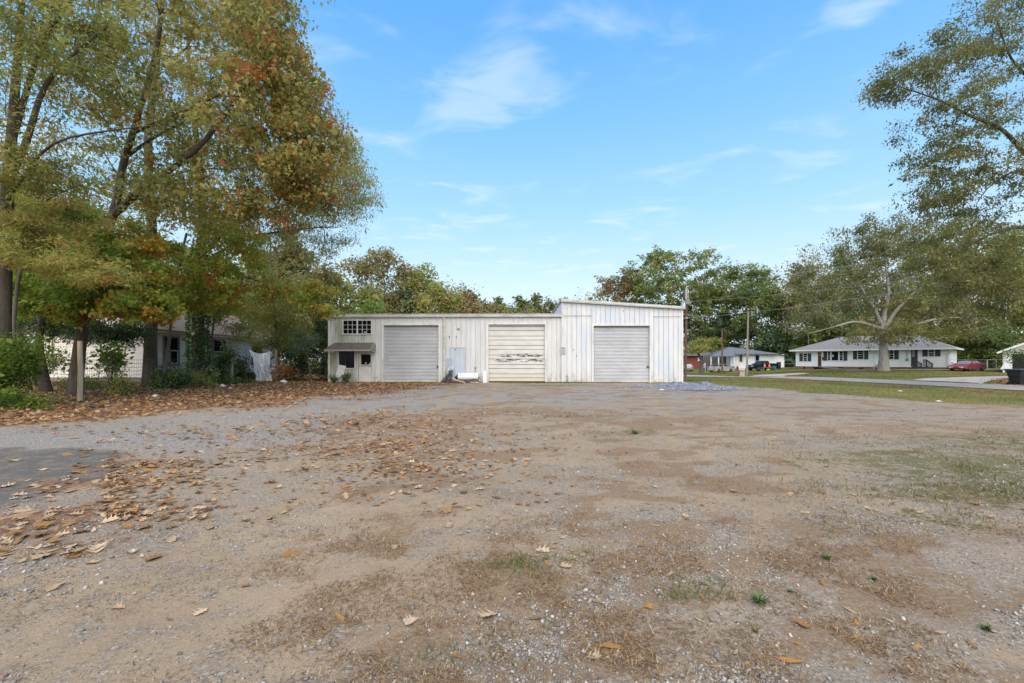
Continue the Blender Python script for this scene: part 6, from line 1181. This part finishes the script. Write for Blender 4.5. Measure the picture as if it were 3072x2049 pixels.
for x, y, h_, r_, m in ((-16.35, 18.6, 1.75, .03, mBarkD), (-17.2, 22.9, 1.7, .022, mWire), (-17.9, 27.2, 1.5, .022, mWire)):
    z0 = float(zt(x, y)); o_ = MB().tube([(0, 0, -.2), (0, 0, h_)], r_, 6).build('fence_stake', m, fc); o_.location = Vector((x, y, z0)) - fo
line = [(-22.5, 17.2), (-15.0, 15.8), (-16.35, 18.6), (-17.2, 22.9), (-17.9, 27.2), (-18.45, 30.0), (-16.05, 31.0)]; m_ = MB()
for (xa, ya), (xb, yb) in zip(line[:-1], line[1:]):
    a, b_ = Vector((xa, ya, float(zt(xa, ya)))) - fo, Vector((xb, yb, float(zt(xb, yb)))) - fo; ln = (b_ - a).length
    for i in range(9): zz_ = .05 + i * .175; m_.tube([a + Vector((0, 0, zz_)), b_ + Vector((0, 0, zz_))], .006, 3, False)
    n = int(ln / .16)
    for i in range(n + 1): p = a.lerp(b_, i / n); m_.tube([p + Vector((0, 0, .05)), p + Vector((0, 0, 1.45))], .0045, 3, False)
m_.build('wire_mesh', mWire, fc)['kind'] = 'stuff'
cf = thing('chain_link_fence', 'grey chain link fence behind the red sports car', 'fence', (gx_(2850), 60, float(zt(60, 60)))); co = cf.location.copy(); pts = [(2850, 62), (2900, 60.5), (2961, 58.5), (2988, 58), (3013, 57.5)]; prev = None; m_ = MB()
for px, Y in pts:
    x = (px - CX) * Y / F; z0 = float(zt(x, Y)); p = Vector((x, Y, z0)) - co; big = px == 2961; o_ = MB().tube([p + Vector((0, 0, -.2)), p + Vector((0, 0, 1.25))], .07 if big else .03, 8).build('fence_post', mMetal, cf)
    if prev is not None:
        MB().tube([prev + Vector((0, 0, 1.22)), p + Vector((0, 0, 1.22))], .022, 6).build('top_rail', mMetal, cf); n = int((p - prev).length / .28)
        for i in range(n):
            a, b_ = prev.lerp(p, i / n), prev.lerp(p, min(1, (i + 4) / n)); m_.tube([a + Vector((0, 0, .03)), b_ + Vector((0, 0, 1.2))], .004, 3, False); m_.tube([a + Vector((0, 0, 1.2)), b_ + Vector((0, 0, .03))], .004, 3, False)
    prev = p
m_.build('wire_mesh', mMetal, cf)['kind'] = 'stuff'
cg = thing('yard_gate', 'small chain link gate between the porch house and the ranch house', 'gate', g3((2368 - CX) * 84 / F, 84)); MB().tube([(-.9, 0, 0), (-.9, 0, 1.5), (.9, 0, 1.5), (.9, 0, 0)], .03, 6).tube([(-.9, 0, .8), (.9, 0, .8)], .02, 5).build('gate_frame', mMetal, cg); 
# ------------------------------------------------------------------ silver tarp on the fence, scraps
mTarp = mat('silver_tarp', (.66, .68, .72), .45, .1, var=.10, scale=5, bump=.9, bscale=7)
tA, tB = wp(749, 1049, 30.2), wp(812, 1053, 30.6)
def tarp(u_, v_):
    top = tA.lerp(tB, u_); top.z -= .22 * sin(pi * u_); bot = wp(763 + 58 * u_, 1140 + 12 * u_, 30.0 + .2 * u_); p = top.lerp(bot, v_)
    p.x += .18 * sin(v_ * pi) * (1 - u_) * 1.2 - .10 * sin(pi * v_) * u_; p.y -= .10 * sin(pi * v_) + .07 * sin(u_ * 9 + v_ * 5) + .05 * sin(u_ * 23 - v_ * 7); p.z = max(p.z, float(zt(p.x, p.y)) + .02); return tuple(p)
crumple('silver_tarp', tarp, 46, 60, mTarp, 'wrinkled silver tarp hanging on the fence left of the last post', 'tarp', .22, .01, 1, 7)
def scrap(label, px, py, w_, d_, h_, m, sd, name='litter_scrap'):
    x, y = gp(px, py); c = g3(x, y)
    f = lambda u_, v_: (c.x + (u_ - .5) * w_, c.y + (v_ - .5) * d_, c.z + .02 + h_ * max(0, sin(pi * u_)) * sin(pi * v_))
    crumple(name, f, 12, 10, m, label, 'litter', h_ * .8, .008, sd, 6)
mPl = mat('white_plastic', (.62, .62, .64), .5); mBlk = mat('black_plastic_scrap', (.025, .025, .027), .35)
scrap('crumpled white plastic at the foot of the last fence post', 851, 1149, .55, .5, .20, mPl, 3); scrap('flat black plastic scrap among the leaves before the nearest post', 268, 1222, .75, .35, .05, mBlk, 5)
scrap('small crumpled plastic in the leaves left of the tarp', 668, 1160, .3, .25, .14, mPl, 8); scrap('small clear scrap in the leaves beneath the ivy clump', 690, 1166, .22, .2, .08, mPl, 11); scrap('white paper scrap in the leaves at the foot of the dark oak', 465, 1190, .24, .2, .08, mPl, 14)
scrap('small white scrap on the verge', 2700, 1176, .16, .14, .03, mPl, 15); scrap('white scrap at the lawn edge right of the gravel', 2815, 1203, .16, .14, .03, mPl, 17); scrap('flat white scrap on the gravel before the tall bay', 1985, 1172, .25, .15, .03, mPl, 18)
# ------------------------------------------------------------------ heap of blue grey gravel by the workshop corner
r = np.random.default_rng(77); hx, hy = gp(2062, 1163); gpile = thing('gravel_heap', 'low heap of blue grey crushed stone at the right corner of the workshop', 'gravel pile', (hx, hy, float(zt(hx, hy))))
def hh(u_, v_): e = np.exp(-((u_ + .25) / .95) ** 2 - (v_ / .8) ** 2) * .21 + np.exp(-((u_ - 1.0) / .7) ** 2 - ((v_ + .05) / .75) ** 2) * .15 + np.exp(-((u_ + 1.2) / .6) ** 2 - ((v_ + .3) / .6) ** 2) * .13; return e * (1 + 1.1 * (fbm(u_ * 2.0 + 5, v_ * 2.0, 3) - .5)) + .25 * (fbm(u_ * 4, v_ * 4, 2) - .5) * e / .3 - .012
gu, gv = np.meshgrid(np.linspace(-2.6, 2.6, 70), np.linspace(-2.2, 2.2, 50)); gz = hh(gu, gv); idx = np.arange(70 * 50).reshape(50, 70)
mStone = bpy.data.materials.new('blue_stone'); t, N, L, b = nodes(mStone); a_ = N.new('ShaderNodeAttribute'); a_.attribute_name = 'tint'; rp = ramp(N, [(0, (.10, .115, .15)), (.5, (.20, .22, .275)), (1, (.38, .41, .47))]); L.new(a_.outputs['Fac'], rp.inputs[0]); L.new(rp.outputs[0], b.inputs['Base Color']); b.inputs['Roughness'].default_value = .85
np_mesh('heap_core', np.stack([gu, gv, gz], -1).reshape(-1, 3), np.stack([idx[:-1, :-1], idx[:-1, 1:], idx[1:, 1:], idx[1:, :-1]], -1).reshape(-1, 4), mStone, gpile, attrs={'tint': ('POINT', np.full(3500, .2))}, smooth=True)
OCT_V = np.array([(1, 0, 0), (-1, 0, 0), (0, 1, 0), (0, -1, 0), (0, 0, 1), (0, 0, -1)], float); OCT_F = np.array([(0, 2, 4), (2, 1, 4), (1, 3, 4), (3, 0, 4), (2, 0, 5), (1, 2, 5), (3, 1, 5), (0, 3, 5)])
def stones(r, c, size, tint, name, m, parent=None, kind=None):
    n = len(c); sc = size[:, None] * r.uniform(.6, 1.25, (n, 3)) * np.array([1, 1, .7]); a = r.uniform(0, 2 * pi, n); v = OCT_V[None] * sc[:, None] + r.normal(0, .22, (n, 6, 3)) * size[:, None, None]
    ca, sa = np.cos(a)[:, None], np.sin(a)[:, None]; v = np.stack([v[..., 0] * ca - v[..., 1] * sa, v[..., 0] * sa + v[..., 1] * ca, v[..., 2]], -1) + c[:, None]
    f = (OCT_F[None] + 6 * np.arange(n)[:, None, None]).reshape(-1, 3); o = np_mesh(name, v.reshape(-1, 3), f, m, parent, attrs={'tint': ('POINT', np.repeat(tint, 6))})
    if kind: o['kind'] = kind
    return o
n = 9000; u_ = r.normal(0, 1.15, n); v_ = r.normal(0, .95, n); keep = (hh(u_, v_) > .0) | (r.random(n) < .6); u_, v_ = u_[keep], v_[keep]
stones(r, np.stack([u_, v_, np.maximum(hh(u_, v_), .0) + .008], 1), r.lognormal(math.log(.024), .45, len(u_)), r.beta(2, 2, len(u_)), 'crushed_stone', mStone, gpile, 'stuff')
# ------------------------------------------------------------------ loose cover of the ground: pebbles, straw, grass, leaves
def in_view(X, Y, pad=.06): return (np.abs(X) < (1.125 + pad) * Y + .3)
def sample(r, n, y0, y1, power=1.0):            # denser towards the viewer, as the pieces read larger there
    u = r.random(n); Y = (y0 ** -power + u * (y1 ** -power - y0 ** -power)) ** (-1 / power); X = r.uniform(-1.2, 1.2, n) * Y; return X, Y
mPeb = bpy.data.materials.new('pebbles'); t, N, L, b = nodes(mPeb); a_ = N.new('ShaderNodeAttribute'); a_.attribute_name = 'tint'
rp = ramp(N, [(0, (.11, .10, .095)), (.35, (.20, .19, .175)), (.65, (.31, .285, .25)), (.88, (.42, .39, .345)), (1, (.58, .55, .50))]); L.new(a_.outputs['Fac'], rp.inputs[0]); L.new(rp.outputs[0], b.inputs['Base Color']); b.inputs['Roughness'].default_value = .85; b.inputs['Specular IOR Level'].default_value = .2
r = np.random.default_rng(101); X, Y = sample(r, 150000, 1.85, 13, 1.0)
wgt = (1 - .92 * m_dirt(X, Y)) * (1 - .95 * m_asph(X, Y)) * (1 - .8 * m_dry(X, Y)) * (1 - m_lawn(X, Y)) * (.06 + .94 * sst(fbm(X * 1.3 + 3, Y * 1.3, 4), .45, .62)) * (.35 + .65 * sst(X / Y, -.2, .2)) * 1.7; k = r.random(len(X)) < wgt; X, Y = X[k][:30000], Y[k][:30000]
sz = np.clip(r.lognormal(math.log(.0043), .5, len(X)), .0025, .015) * (1 + .05 * Y); stones(r, np.stack([X, Y, zt(X, Y) + sz * .25], 1), sz, np.clip(r.beta(2.2, 2, len(X)), 0, 1), 'gravel_stones', mPeb, None, 'stuff')['label'] = 'loose grey and pale gravel over the lot'
def blades(r, X, Y, ln, wd, lay, tint, name, m, label, z=None):
    n = len(X); a = r.uniform(0, 2 * pi, n); el = np.clip(r.normal(lay, .28, n), .02, 1.5); d = np.stack([np.cos(a) * np.cos(el), np.sin(a) * np.cos(el), np.sin(el)], 1) * ln[:, None]; s = np.stack([-np.sin(a), np.cos(a), 0 * a], 1) * wd[:, None]
    b0 = np.stack([X, Y, zt(X, Y) + .003 if z is None else z], 1); mid = b0 + d * .55 + np.array([0, 0, 1]) * (ln * .07)[:, None]; v = np.stack([b0 - s, b0 + s, mid + s * .7, mid - s * .7, b0 + d], 1).reshape(-1, 3); k = 5 * np.arange(n)[:, None]
    f = np.concatenate([k + np.array([[0, 1, 2]]), k + np.array([[0, 2, 3]]), k + np.array([[3, 2, 4]])], 1).reshape(-1, 3); o = np_mesh(name, v, f, m, None, attrs={'tint': ('POINT', np.repeat(np.clip(tint, 0, 1), 5))}); o['kind'] = 'stuff'; o['label'] = label; return o
mStraw = leaf_mat('straw', [(0, (.06, .034, .018)), (.4, (.17, .10, .052)), (.75, (.31, .21, .11)), (1, (.42, .33, .2))], .1, .9, 1.15)
X, Y = sample(r, 200000, 1.85, 20, .8); wgt = np.clip(m_dry(X, Y) * 1.1 + .14 + .3 * m_green(X, Y), 0, 1) * (1 - m_asph(X, Y)) * (1 - m_lawn(X, Y)) * sst(fbm(X * 2.6, Y * 2.6 + 7, 4), .40, .62); k = r.random(len(X)) < wgt; X, Y = X[k][:50000], Y[k][:50000]
blades(r, X, Y, r.uniform(.014, .045, len(X)) * (1 + .04 * Y), r.uniform(.0008, .0017, len(X)) * (1 + .16 * Y), .13, r.normal(.5, .25, len(X)), 'dead_grass', mStraw, 'flattened dead grass and straw on the lot')
mGrass = leaf_mat('green_grass', [(0, (.035, .06, .014)), (.45, (.085, .115, .028)), (.75, (.19, .18, .055)), (1, (.30, .24, .11))], .25, .8, 1.0)
X, Y = sample(r, 160000, 1.85, 14, .7); wgt = np.clip(m_green(X, Y), 0, 1) * (1 - m_asph(X, Y)) * sst(fbm(X * 1.7 + 30, Y * 1.7, 4), .40, .6); k = r.random(len(X)) < wgt; X, Y = X[k][:30000], Y[k][:30000]
blades(r, X, Y, r.uniform(.025, .07, len(X)) * (1 + .03 * Y), r.uniform(.001, .002, len(X)) * (1 + .15 * Y), .6, r.normal(.55, .25, len(X)), 'sparse_grass', mGrass, 'thin worn grass growing through the gravel')
X = r.uniform(8, 62, 260000); Y = 8 + 60 * r.random(260000) ** 1.3; k = (m_lawn(X, Y) > r.random(len(X))) & in_view(X, Y) & (road_d(X, Y) > 2.75); X, Y = X[k][:55000], Y[k][:55000]; xb = r.uniform(-7.5, 10.6, 9000); yb = 29.05 - np.abs(r.normal(0, .55, 9000)); kb = fbm(xb * .5, yb * .9 + 60, 3) > .47; X = np.concatenate([X, xb[kb]]); Y = np.concatenate([Y, yb[kb]]); ln = r.uniform(.03, .075, len(X))
k = ~((np.abs(X - A_[0] - 6) < 9) & (Y > 62)); X, Y, ln = X[k], Y[k], ln[k]
blades(r, X, Y, ln * (1 + .015 * Y), r.uniform(.0035, .006, len(X)) * (1 + .03 * Y), .8, .68 - .9 * (fbm(X * .35, Y * .35, 3) - .38) + r.normal(0, .2, len(X)), 'verge_grass', mGrass, 'mown roadside grass, green and straw coloured')

mLeafB = leaf_mat('fallen_leaf_brown', [(0, (.10, .045, .026)), (.3, (.185, .092, .036)), (.6, (.27, .163, .074)), (.85, (.35, .235, .125)), (1, (.42, .31, .185))], .12, .75, 1.3)
LV = np.array([(0, 0), (1, 0), (.35, 0), (.72, 0), (.26, .33), (.46, .12), (.66, .42), (.78, .14), (.26, -.33), (.46, -.12), (.66, -.42), (.78, -.14)], float)
LF = np.array([(0, 2, 4), (4, 2, 5), (2, 3, 5), (5, 3, 6), (6, 3, 7), (7, 3, 1), (0, 8, 2), (8, 9, 2), (2, 9, 3), (9, 10, 3), (10, 11, 3), (11, 1, 3)])
def litter(r, X, Y, size, tint, name, label, lift=.012):
    n = len(X); a = r.uniform(0, 2 * pi, n); curl = r.normal(.35, .35, n); tilt = r.normal(0, .22, (n, 2)); u = (LV[None, :, 0] - .45) * size[:, None]; v = LV[None, :, 1] * size[:, None] * r.uniform(.75, 1.1, n)[:, None]
    z = (curl[:, None] * (v ** 2 + .6 * u ** 2) / size[:, None] * 1.6 + tilt[:, :1] * u + tilt[:, 1:] * v); z -= z.min(1, keepdims=True); z += lift * r.random(n)[:, None] + .004
    c, s = np.cos(a)[:, None], np.sin(a)[:, None]; P = np.stack([X[:, None] + u * c - v * s, Y[:, None] + u * s + v * c, zt(X, Y)[:, None] + z], -1).reshape(-1, 3); f = (LF[None] + 12 * np.arange(n)[:, None, None]).reshape(-1, 3)
    o = np_mesh(name, P, f, mLeafB, None, attrs={'tint': ('POINT', np.repeat(np.clip(tint, 0, 1), 12))}); o['kind'] = 'stuff'; o['label'] = label; return o
X = r.uniform(-27, -3, 90000); Y = 7.5 + 26 * r.random(90000); k = (m_leaf(X, Y) ** 1.3 > r.random(len(X))) & in_view(X, Y) & ~((X > -11.6) & (Y > 29)) & ~((X < -19.9) & (Y > 24.8)); X, Y = X[k][:17500], Y[k][:17500]
litter(r, X, Y, r.uniform(.08, .17, len(X)), r.normal(.48, .24, len(X)), 'leaf_litter', 'thick drift of brown oak leaves along the left side of the lot', .05)
X, Y = sample(r, 60000, 4.0, 26, .6); wgt = m_leaf(X, Y) * .62 + .006 + .022 * m_dry(X, Y) * (X < .1 * Y); k = (r.random(len(X)) < wgt) & in_view(X, Y) & (X < 12) & (X > -.9 * Y) & ~((X < -4) & (Y > 12)); X, Y = X[k][:4200], Y[k][:4200]
litter(r, X, Y, r.uniform(.04, .095, len(X)), r.normal(.5, .28, len(X)), 'scattered_leaves', 'brown leaves scattered over the gravel', .01)
X = r.uniform(8, 50, 40000); Y = r.uniform(12, 45, 40000); k = (m_leaf(X, Y) * .8 > r.random(len(X))) & in_view(X, Y); X, Y = X[k][:6500], Y[k][:6500]
X2_ = r.uniform(0, 1, 2600); t_ = r.normal(0, .55, 2600); xd = 29.2 + 9 * X2_; yd = 28.6 + 6.2 * X2_ + t_ - 1.6 * (1 - X2_); X = np.concatenate([X, xd]); Y = np.concatenate([Y, yd])
litter(r, X, Y, r.uniform(.07, .14, len(X)), r.normal(.42, .2, len(X)), 'verge_leaves', 'brown leaves caught along the road edge and the drive', .07)
# the nearest fallen leaves, each a thing of its own
def leaf_mesh(r, kind):
    if kind == 'oak':
        T = [(0, .012), (.10, .03), (.22, .17), (.33, .40), (.40, .15), (.52, .30), (.60, .50), (.68, .17), (.80, .30), (.88, .10), (1.0, 0)]
    elif kind == 'narrow': T = [(0, .01), (.15, .07), (.4, .14), (.7, .11), (.9, .04), (1, 0)]
    else: T = [(0, .01), (.12, .26), (.26, .22), (.38, .52), (.48, .26), (.66, .36), (.76, .16), (1, 0)]
    c1, c2, tw = r.normal(.22, .22), r.normal(.10, .2), r.normal(0, .18); mb = MB(); rows = []
    for i, (t_, w_) in enumerate(T):
        row = []
        for s in (-1, -.5, 0, .5, 1):
            sk = t_ + (.10 * abs(s) if w_ > .25 else 0); y = s * w_ * (1 + r.normal(0, .08)); z = c1 * y * y * 1.5 + c2 * (sk - .45) ** 2 * 1.3 + tw * y * (sk - .5) + r.normal(0, .008); row.append((sk - .45, y, z))
        rows.append(row)
    vs = [p for row in rows for p in row]; zmin = min(p[2] for p in vs); vs = [(x, y, z - zmin) for x, y, z in vs]
    mb.add(vs, [(i * 5 + j, i * 5 + j + 1, i * 5 + j + 6, i * 5 + j + 5) for i in range(len(T) - 1) for j in range(4)], True); return mb
r = np.random.default_rng(202)
def solid_leaf_mat(name, c): return mat(name, c, .7, var=.22, scale=9, spec=.2)
LM = {'tan': solid_leaf_mat('tan_leaf', (.35, .25, .15)), 'pale': solid_leaf_mat('pale_tan_leaf', (.46, .34, .225)), 'rust': solid_leaf_mat('rust_leaf', (.25, .13, .045)), 'orange': solid_leaf_mat('orange_leaf', (.33, .165, .045)), 'brown': solid_leaf_mat('brown_leaf', (.20, .115, .055))}
protos = {}
for kd in ('oak', 'narrow', 'maple'):
    for cn in LM:
        for v_i in range(2 if kd != 'maple' else 1):
            mb = leaf_mesh(r, kd); me = bpy.data.meshes.new('fallen_leaf'); me.from_pydata(mb.v, [], mb.f); me.polygons.foreach_set('use_smooth', mb.sm); me.materials.append(LM[cn]); protos[(kd, cn, v_i)] = me
def put_leaf(px, py, wpx, kd, cn, label, rot=None, group='fallen leaves on the lot'):
    x, y = gp(px, py); s = wpx * y / F; me = protos[(kd, cn, 0 if kd == 'maple' else int(r.integers(2)))]; o = bpy.data.objects.new('fallen_leaf', me); COL.objects.link(o)
    o.location = g3(x, y, .004); o.scale = (s, s, s); o.rotation_euler = (r.normal(0, .10), r.normal(0, .10), r.uniform(0, 6.28) if rot is None else rot); tag(o, label, 'leaf', group)
named = [(868, 1660, 62, 'oak', 'rust', 'lone rust orange lobed leaf on the bare tan tyre track'), (1228, 1873, 58, 'oak', 'pale', 'upright pale tan leaf on bare dirt beside the darker muddy patch'), (1472, 1856, 74, 'oak', 'pale', 'largest pale five pointed oak leaf in the near foreground'), (1945, 1830, 36, 'maple', 'orange', 'small bright orange maple like leaf right of the foreground middle'),
         (292, 1648, 74, 'oak', 'pale', 'broad pale tan leaf lying apart at the lower right of the near drift'), (1180, 1643, 38, 'oak', 'tan', 'curled tan leaf alone on dirt right of the rust orange one'), (1345, 1583, 44, 'oak', 'tan', 'tan leaf on the smooth dirt near the middle of the lot'), (1625, 1660, 50, 'oak', 'pale', 'pale arched leaf on thatch beside a small orange one'),
         (1748, 1672, 32, 'oak', 'tan', 'folded tan leaf on the gravel just right of the arched pale one'), (2408, 1880, 62, 'oak', 'rust', 'large rust brown curled leaf at the lower right'), (1830, 1955, 80, 'narrow', 'rust', 'long curled rust leaf near the bottom edge'), (605, 1830, 48, 'oak', 'pale', 'pale curled leaf on the grey track at lower left'), (360, 1818, 42, 'oak', 'tan', 'small tan leaf left of the pale one at lower left'), (155, 1762, 70, 'oak', 'tan', 'tan leaf at the far lower left near the frame edge'),
         (735, 1755, 30, 'oak', 'brown', 'small dull brown leaf on the grey track'), (510, 1855, 34, 'narrow', 'brown', 'dark narrow leaf on the grey track at lower left'), (2365, 1990, 86, 'narrow', 'orange', 'long narrow orange leaf on the gravel near the bottom right'), (1780, 1985, 50, 'oak', 'tan', 'pale torn leaf at the bottom edge of the middle'), (1025, 1862, 46, 'narrow', 'orange', 'narrow orange leaf on the bare dirt left of the upright pale leaf'),
         (1640, 1700, 40, 'narrow', 'orange', 'short orange leaf under the folded tan one'), (2470, 1760, 40, 'narrow', 'rust', 'rust narrow leaf right of the green weed tuft'), (1690, 1618, 36, 'narrow', 'tan', 'narrow tan leaf on white gravel in the middle right'), (40, 1385, 44, 'oak', 'tan', 'tan leaf lying on the dark asphalt patch near its far side'), (130, 1412, 36, 'oak', 'pale', 'pale leaf in the middle of the dark asphalt patch'), (12, 1460, 40, 'oak', 'pale', 'pale leaf on the asphalt patch at the frame edge'),
         (236, 1418, 56, 'oak', 'orange', 'orange brown leaf at the right tip of the asphalt patch')]
for a in named: put_leaf(*a)
BOX = {'drift': (0, 560, 1440, 1690, 'part of drift below asphalt patch'), 'grey': (200, 820, 1345, 1440, 'part of gravel right of asphalt patch'), 'thatch': (950, 1550, 1300, 1480, 'part of mid lot thatch'), 'foreground': (1350, 3050, 1560, 2040, 'part of right foreground gravel')}
def zone(where):
    x0, x1, y0, y1, nm = [v for k_, v in BOX.items() if k_ in where][0]
    h_ = ('far left', 'left', 'middle', 'right', 'far right')[int(min(4, max(0, (px - x0) / (x1 - x0) * 5)))]; v_ = ('upper', 'central', 'lower')[int(min(2, max(0, (py - y0) / (y1 - y0) * 3)))]
    return f"{v_} {h_} {nm}"
def pl(wpx, cn, kd, where, _n, group):
    names = dict(tan='tan', pale='buff', brown='dark brown', rust='rusty', orange='orange'); order = [cn] + [c for c in ('tan', 'pale', 'brown', 'rust', 'orange') if c != cn]
    for tries in range(12):
        f_ = wpx / (py - CY); size = ('large' if f_ > .09 else ('medium' if f_ > .07 else 'small')) if kd == 'oak' else ('longer' if f_ > .06 or (f_ > .05 and 'right' in where) else 'short')
        for c in order:
            lab = f"{size} {names[c]} {'lobed oak' if kd == 'oak' else 'narrow'} leaf, {zone(where)}"
            if lab not in USED: USED.add(lab); put_leaf(px, py, wpx, kd, c, lab, None, group); return
        if tries % 2: kd = 'narrow' if kd == 'oak' else 'oak'
        else: wpx *= .82 if f_ > .08 else 1.3
USED = set()
for i in range(105):                              # the near drift below the asphalt patch
    py = r.uniform(1440, 1690); px = abs(r.normal(0, 260)) - 10 + r.uniform(0, 120) * (py < 1560); 
    if px > 640: px = r.uniform(0, 420)
    pl((py - CY) * r.uniform(.052, .11), ('tan', 'pale', 'brown', 'rust', 'tan', 'pale')[r.integers(6)], 'oak' if r.random() < .75 else 'narrow', 'in the drift below the dark asphalt patch', None, 'oak leaves in the near left drift')
for i in range(62):
    py = r.uniform(1345, 1440); px = r.uniform(200, 820); pl((py - CY) * r.uniform(.055, .115), ('tan', 'pale', 'rust', 'orange', 'brown')[r.integers(5)], 'oak', 'on the grey gravel right of the asphalt patch', None, 'oak leaves beside the asphalt patch')
for i in range(57):
    py = 1300 + 180 * r.random(); px = r.normal(1250, 150); pl((py - CY) * r.uniform(.055, .105), ('tan', 'pale', 'pale', 'orange', 'brown')[r.integers(5)], 'oak', 'on the brown thatch in the middle of the lot', None, 'oak leaves on the middle thatch')
for i in range(50):
    py = 1560 + 480 * r.random(); px = r.uniform(1350, 3050); pl((py - CY) * r.uniform(.035, .065), ('rust', 'orange', 'tan', 'brown')[r.integers(4)], 'narrow', 'on the right foreground gravel', None, 'narrow leaves on the right foreground')
# weeds
def weed(label, px, py, wpx, seed):
    r2 = np.random.default_rng(seed); x, y = gp(px, py); s = wpx * y / F; n = 42; a = r2.uniform(0, 2 * pi, n); root = g3(x, y); V = []; Fc = []
    for i in range(n):
        L_ = s * .5 * r2.uniform(.5, 1.1); el = r2.uniform(.15, 1.0); d = Vector((cos(a[i]) * cos(el), sin(a[i]) * cos(el), sin(el))) * L_; sd = Vector((-sin(a[i]), cos(a[i]), 0)) * s * .03; b0 = Vector((r2.normal(0, s * .05), r2.normal(0, s * .05), 0)); m1 = b0 + d * .6 + Vector((0, 0, L_ * .12)); t1 = b0 + d; k = len(V)
        V += [b0 - sd * .5, b0 + sd * .5, m1 + sd, m1 - sd, t1]; Fc += [(k, k + 1, k + 2, k + 3), (k + 3, k + 2, k + 4)]
    me = bpy.data.meshes.new('weed'); me.from_pydata([tuple(v) for v in V], [], Fc); me.materials.append(mWeed); o = bpy.data.objects.new('weed', me); COL.objects.link(o); o.location = root; tag(o, label, 'weed', 'green weeds in the gravel')
mWeed = mat('weed_green', (.065, .115, .028), .6, var=.3, scale=20)
weed('bright green weed tuft in the right foreground gravel', 2278, 1815, 78, 1); weed('small green weed near the bottom right corner', 2960, 1893, 55, 2); weed('small green weed right of the middle at the gravel edge', 2480, 1683, 50, 3); weed('tiny weed above the bright tuft', 2620, 1742, 36, 4); weed('flat green weed by the brown thatch on the right', 2370, 1805 - 20, 30, 5); weed('green sprig on the far gravel in front of the tall bay', 1905, 1296, 40, 6); weed('pale weed in the lower right gravel', 2265, 1898, 32, 7)
bpy.context.view_layer.update()
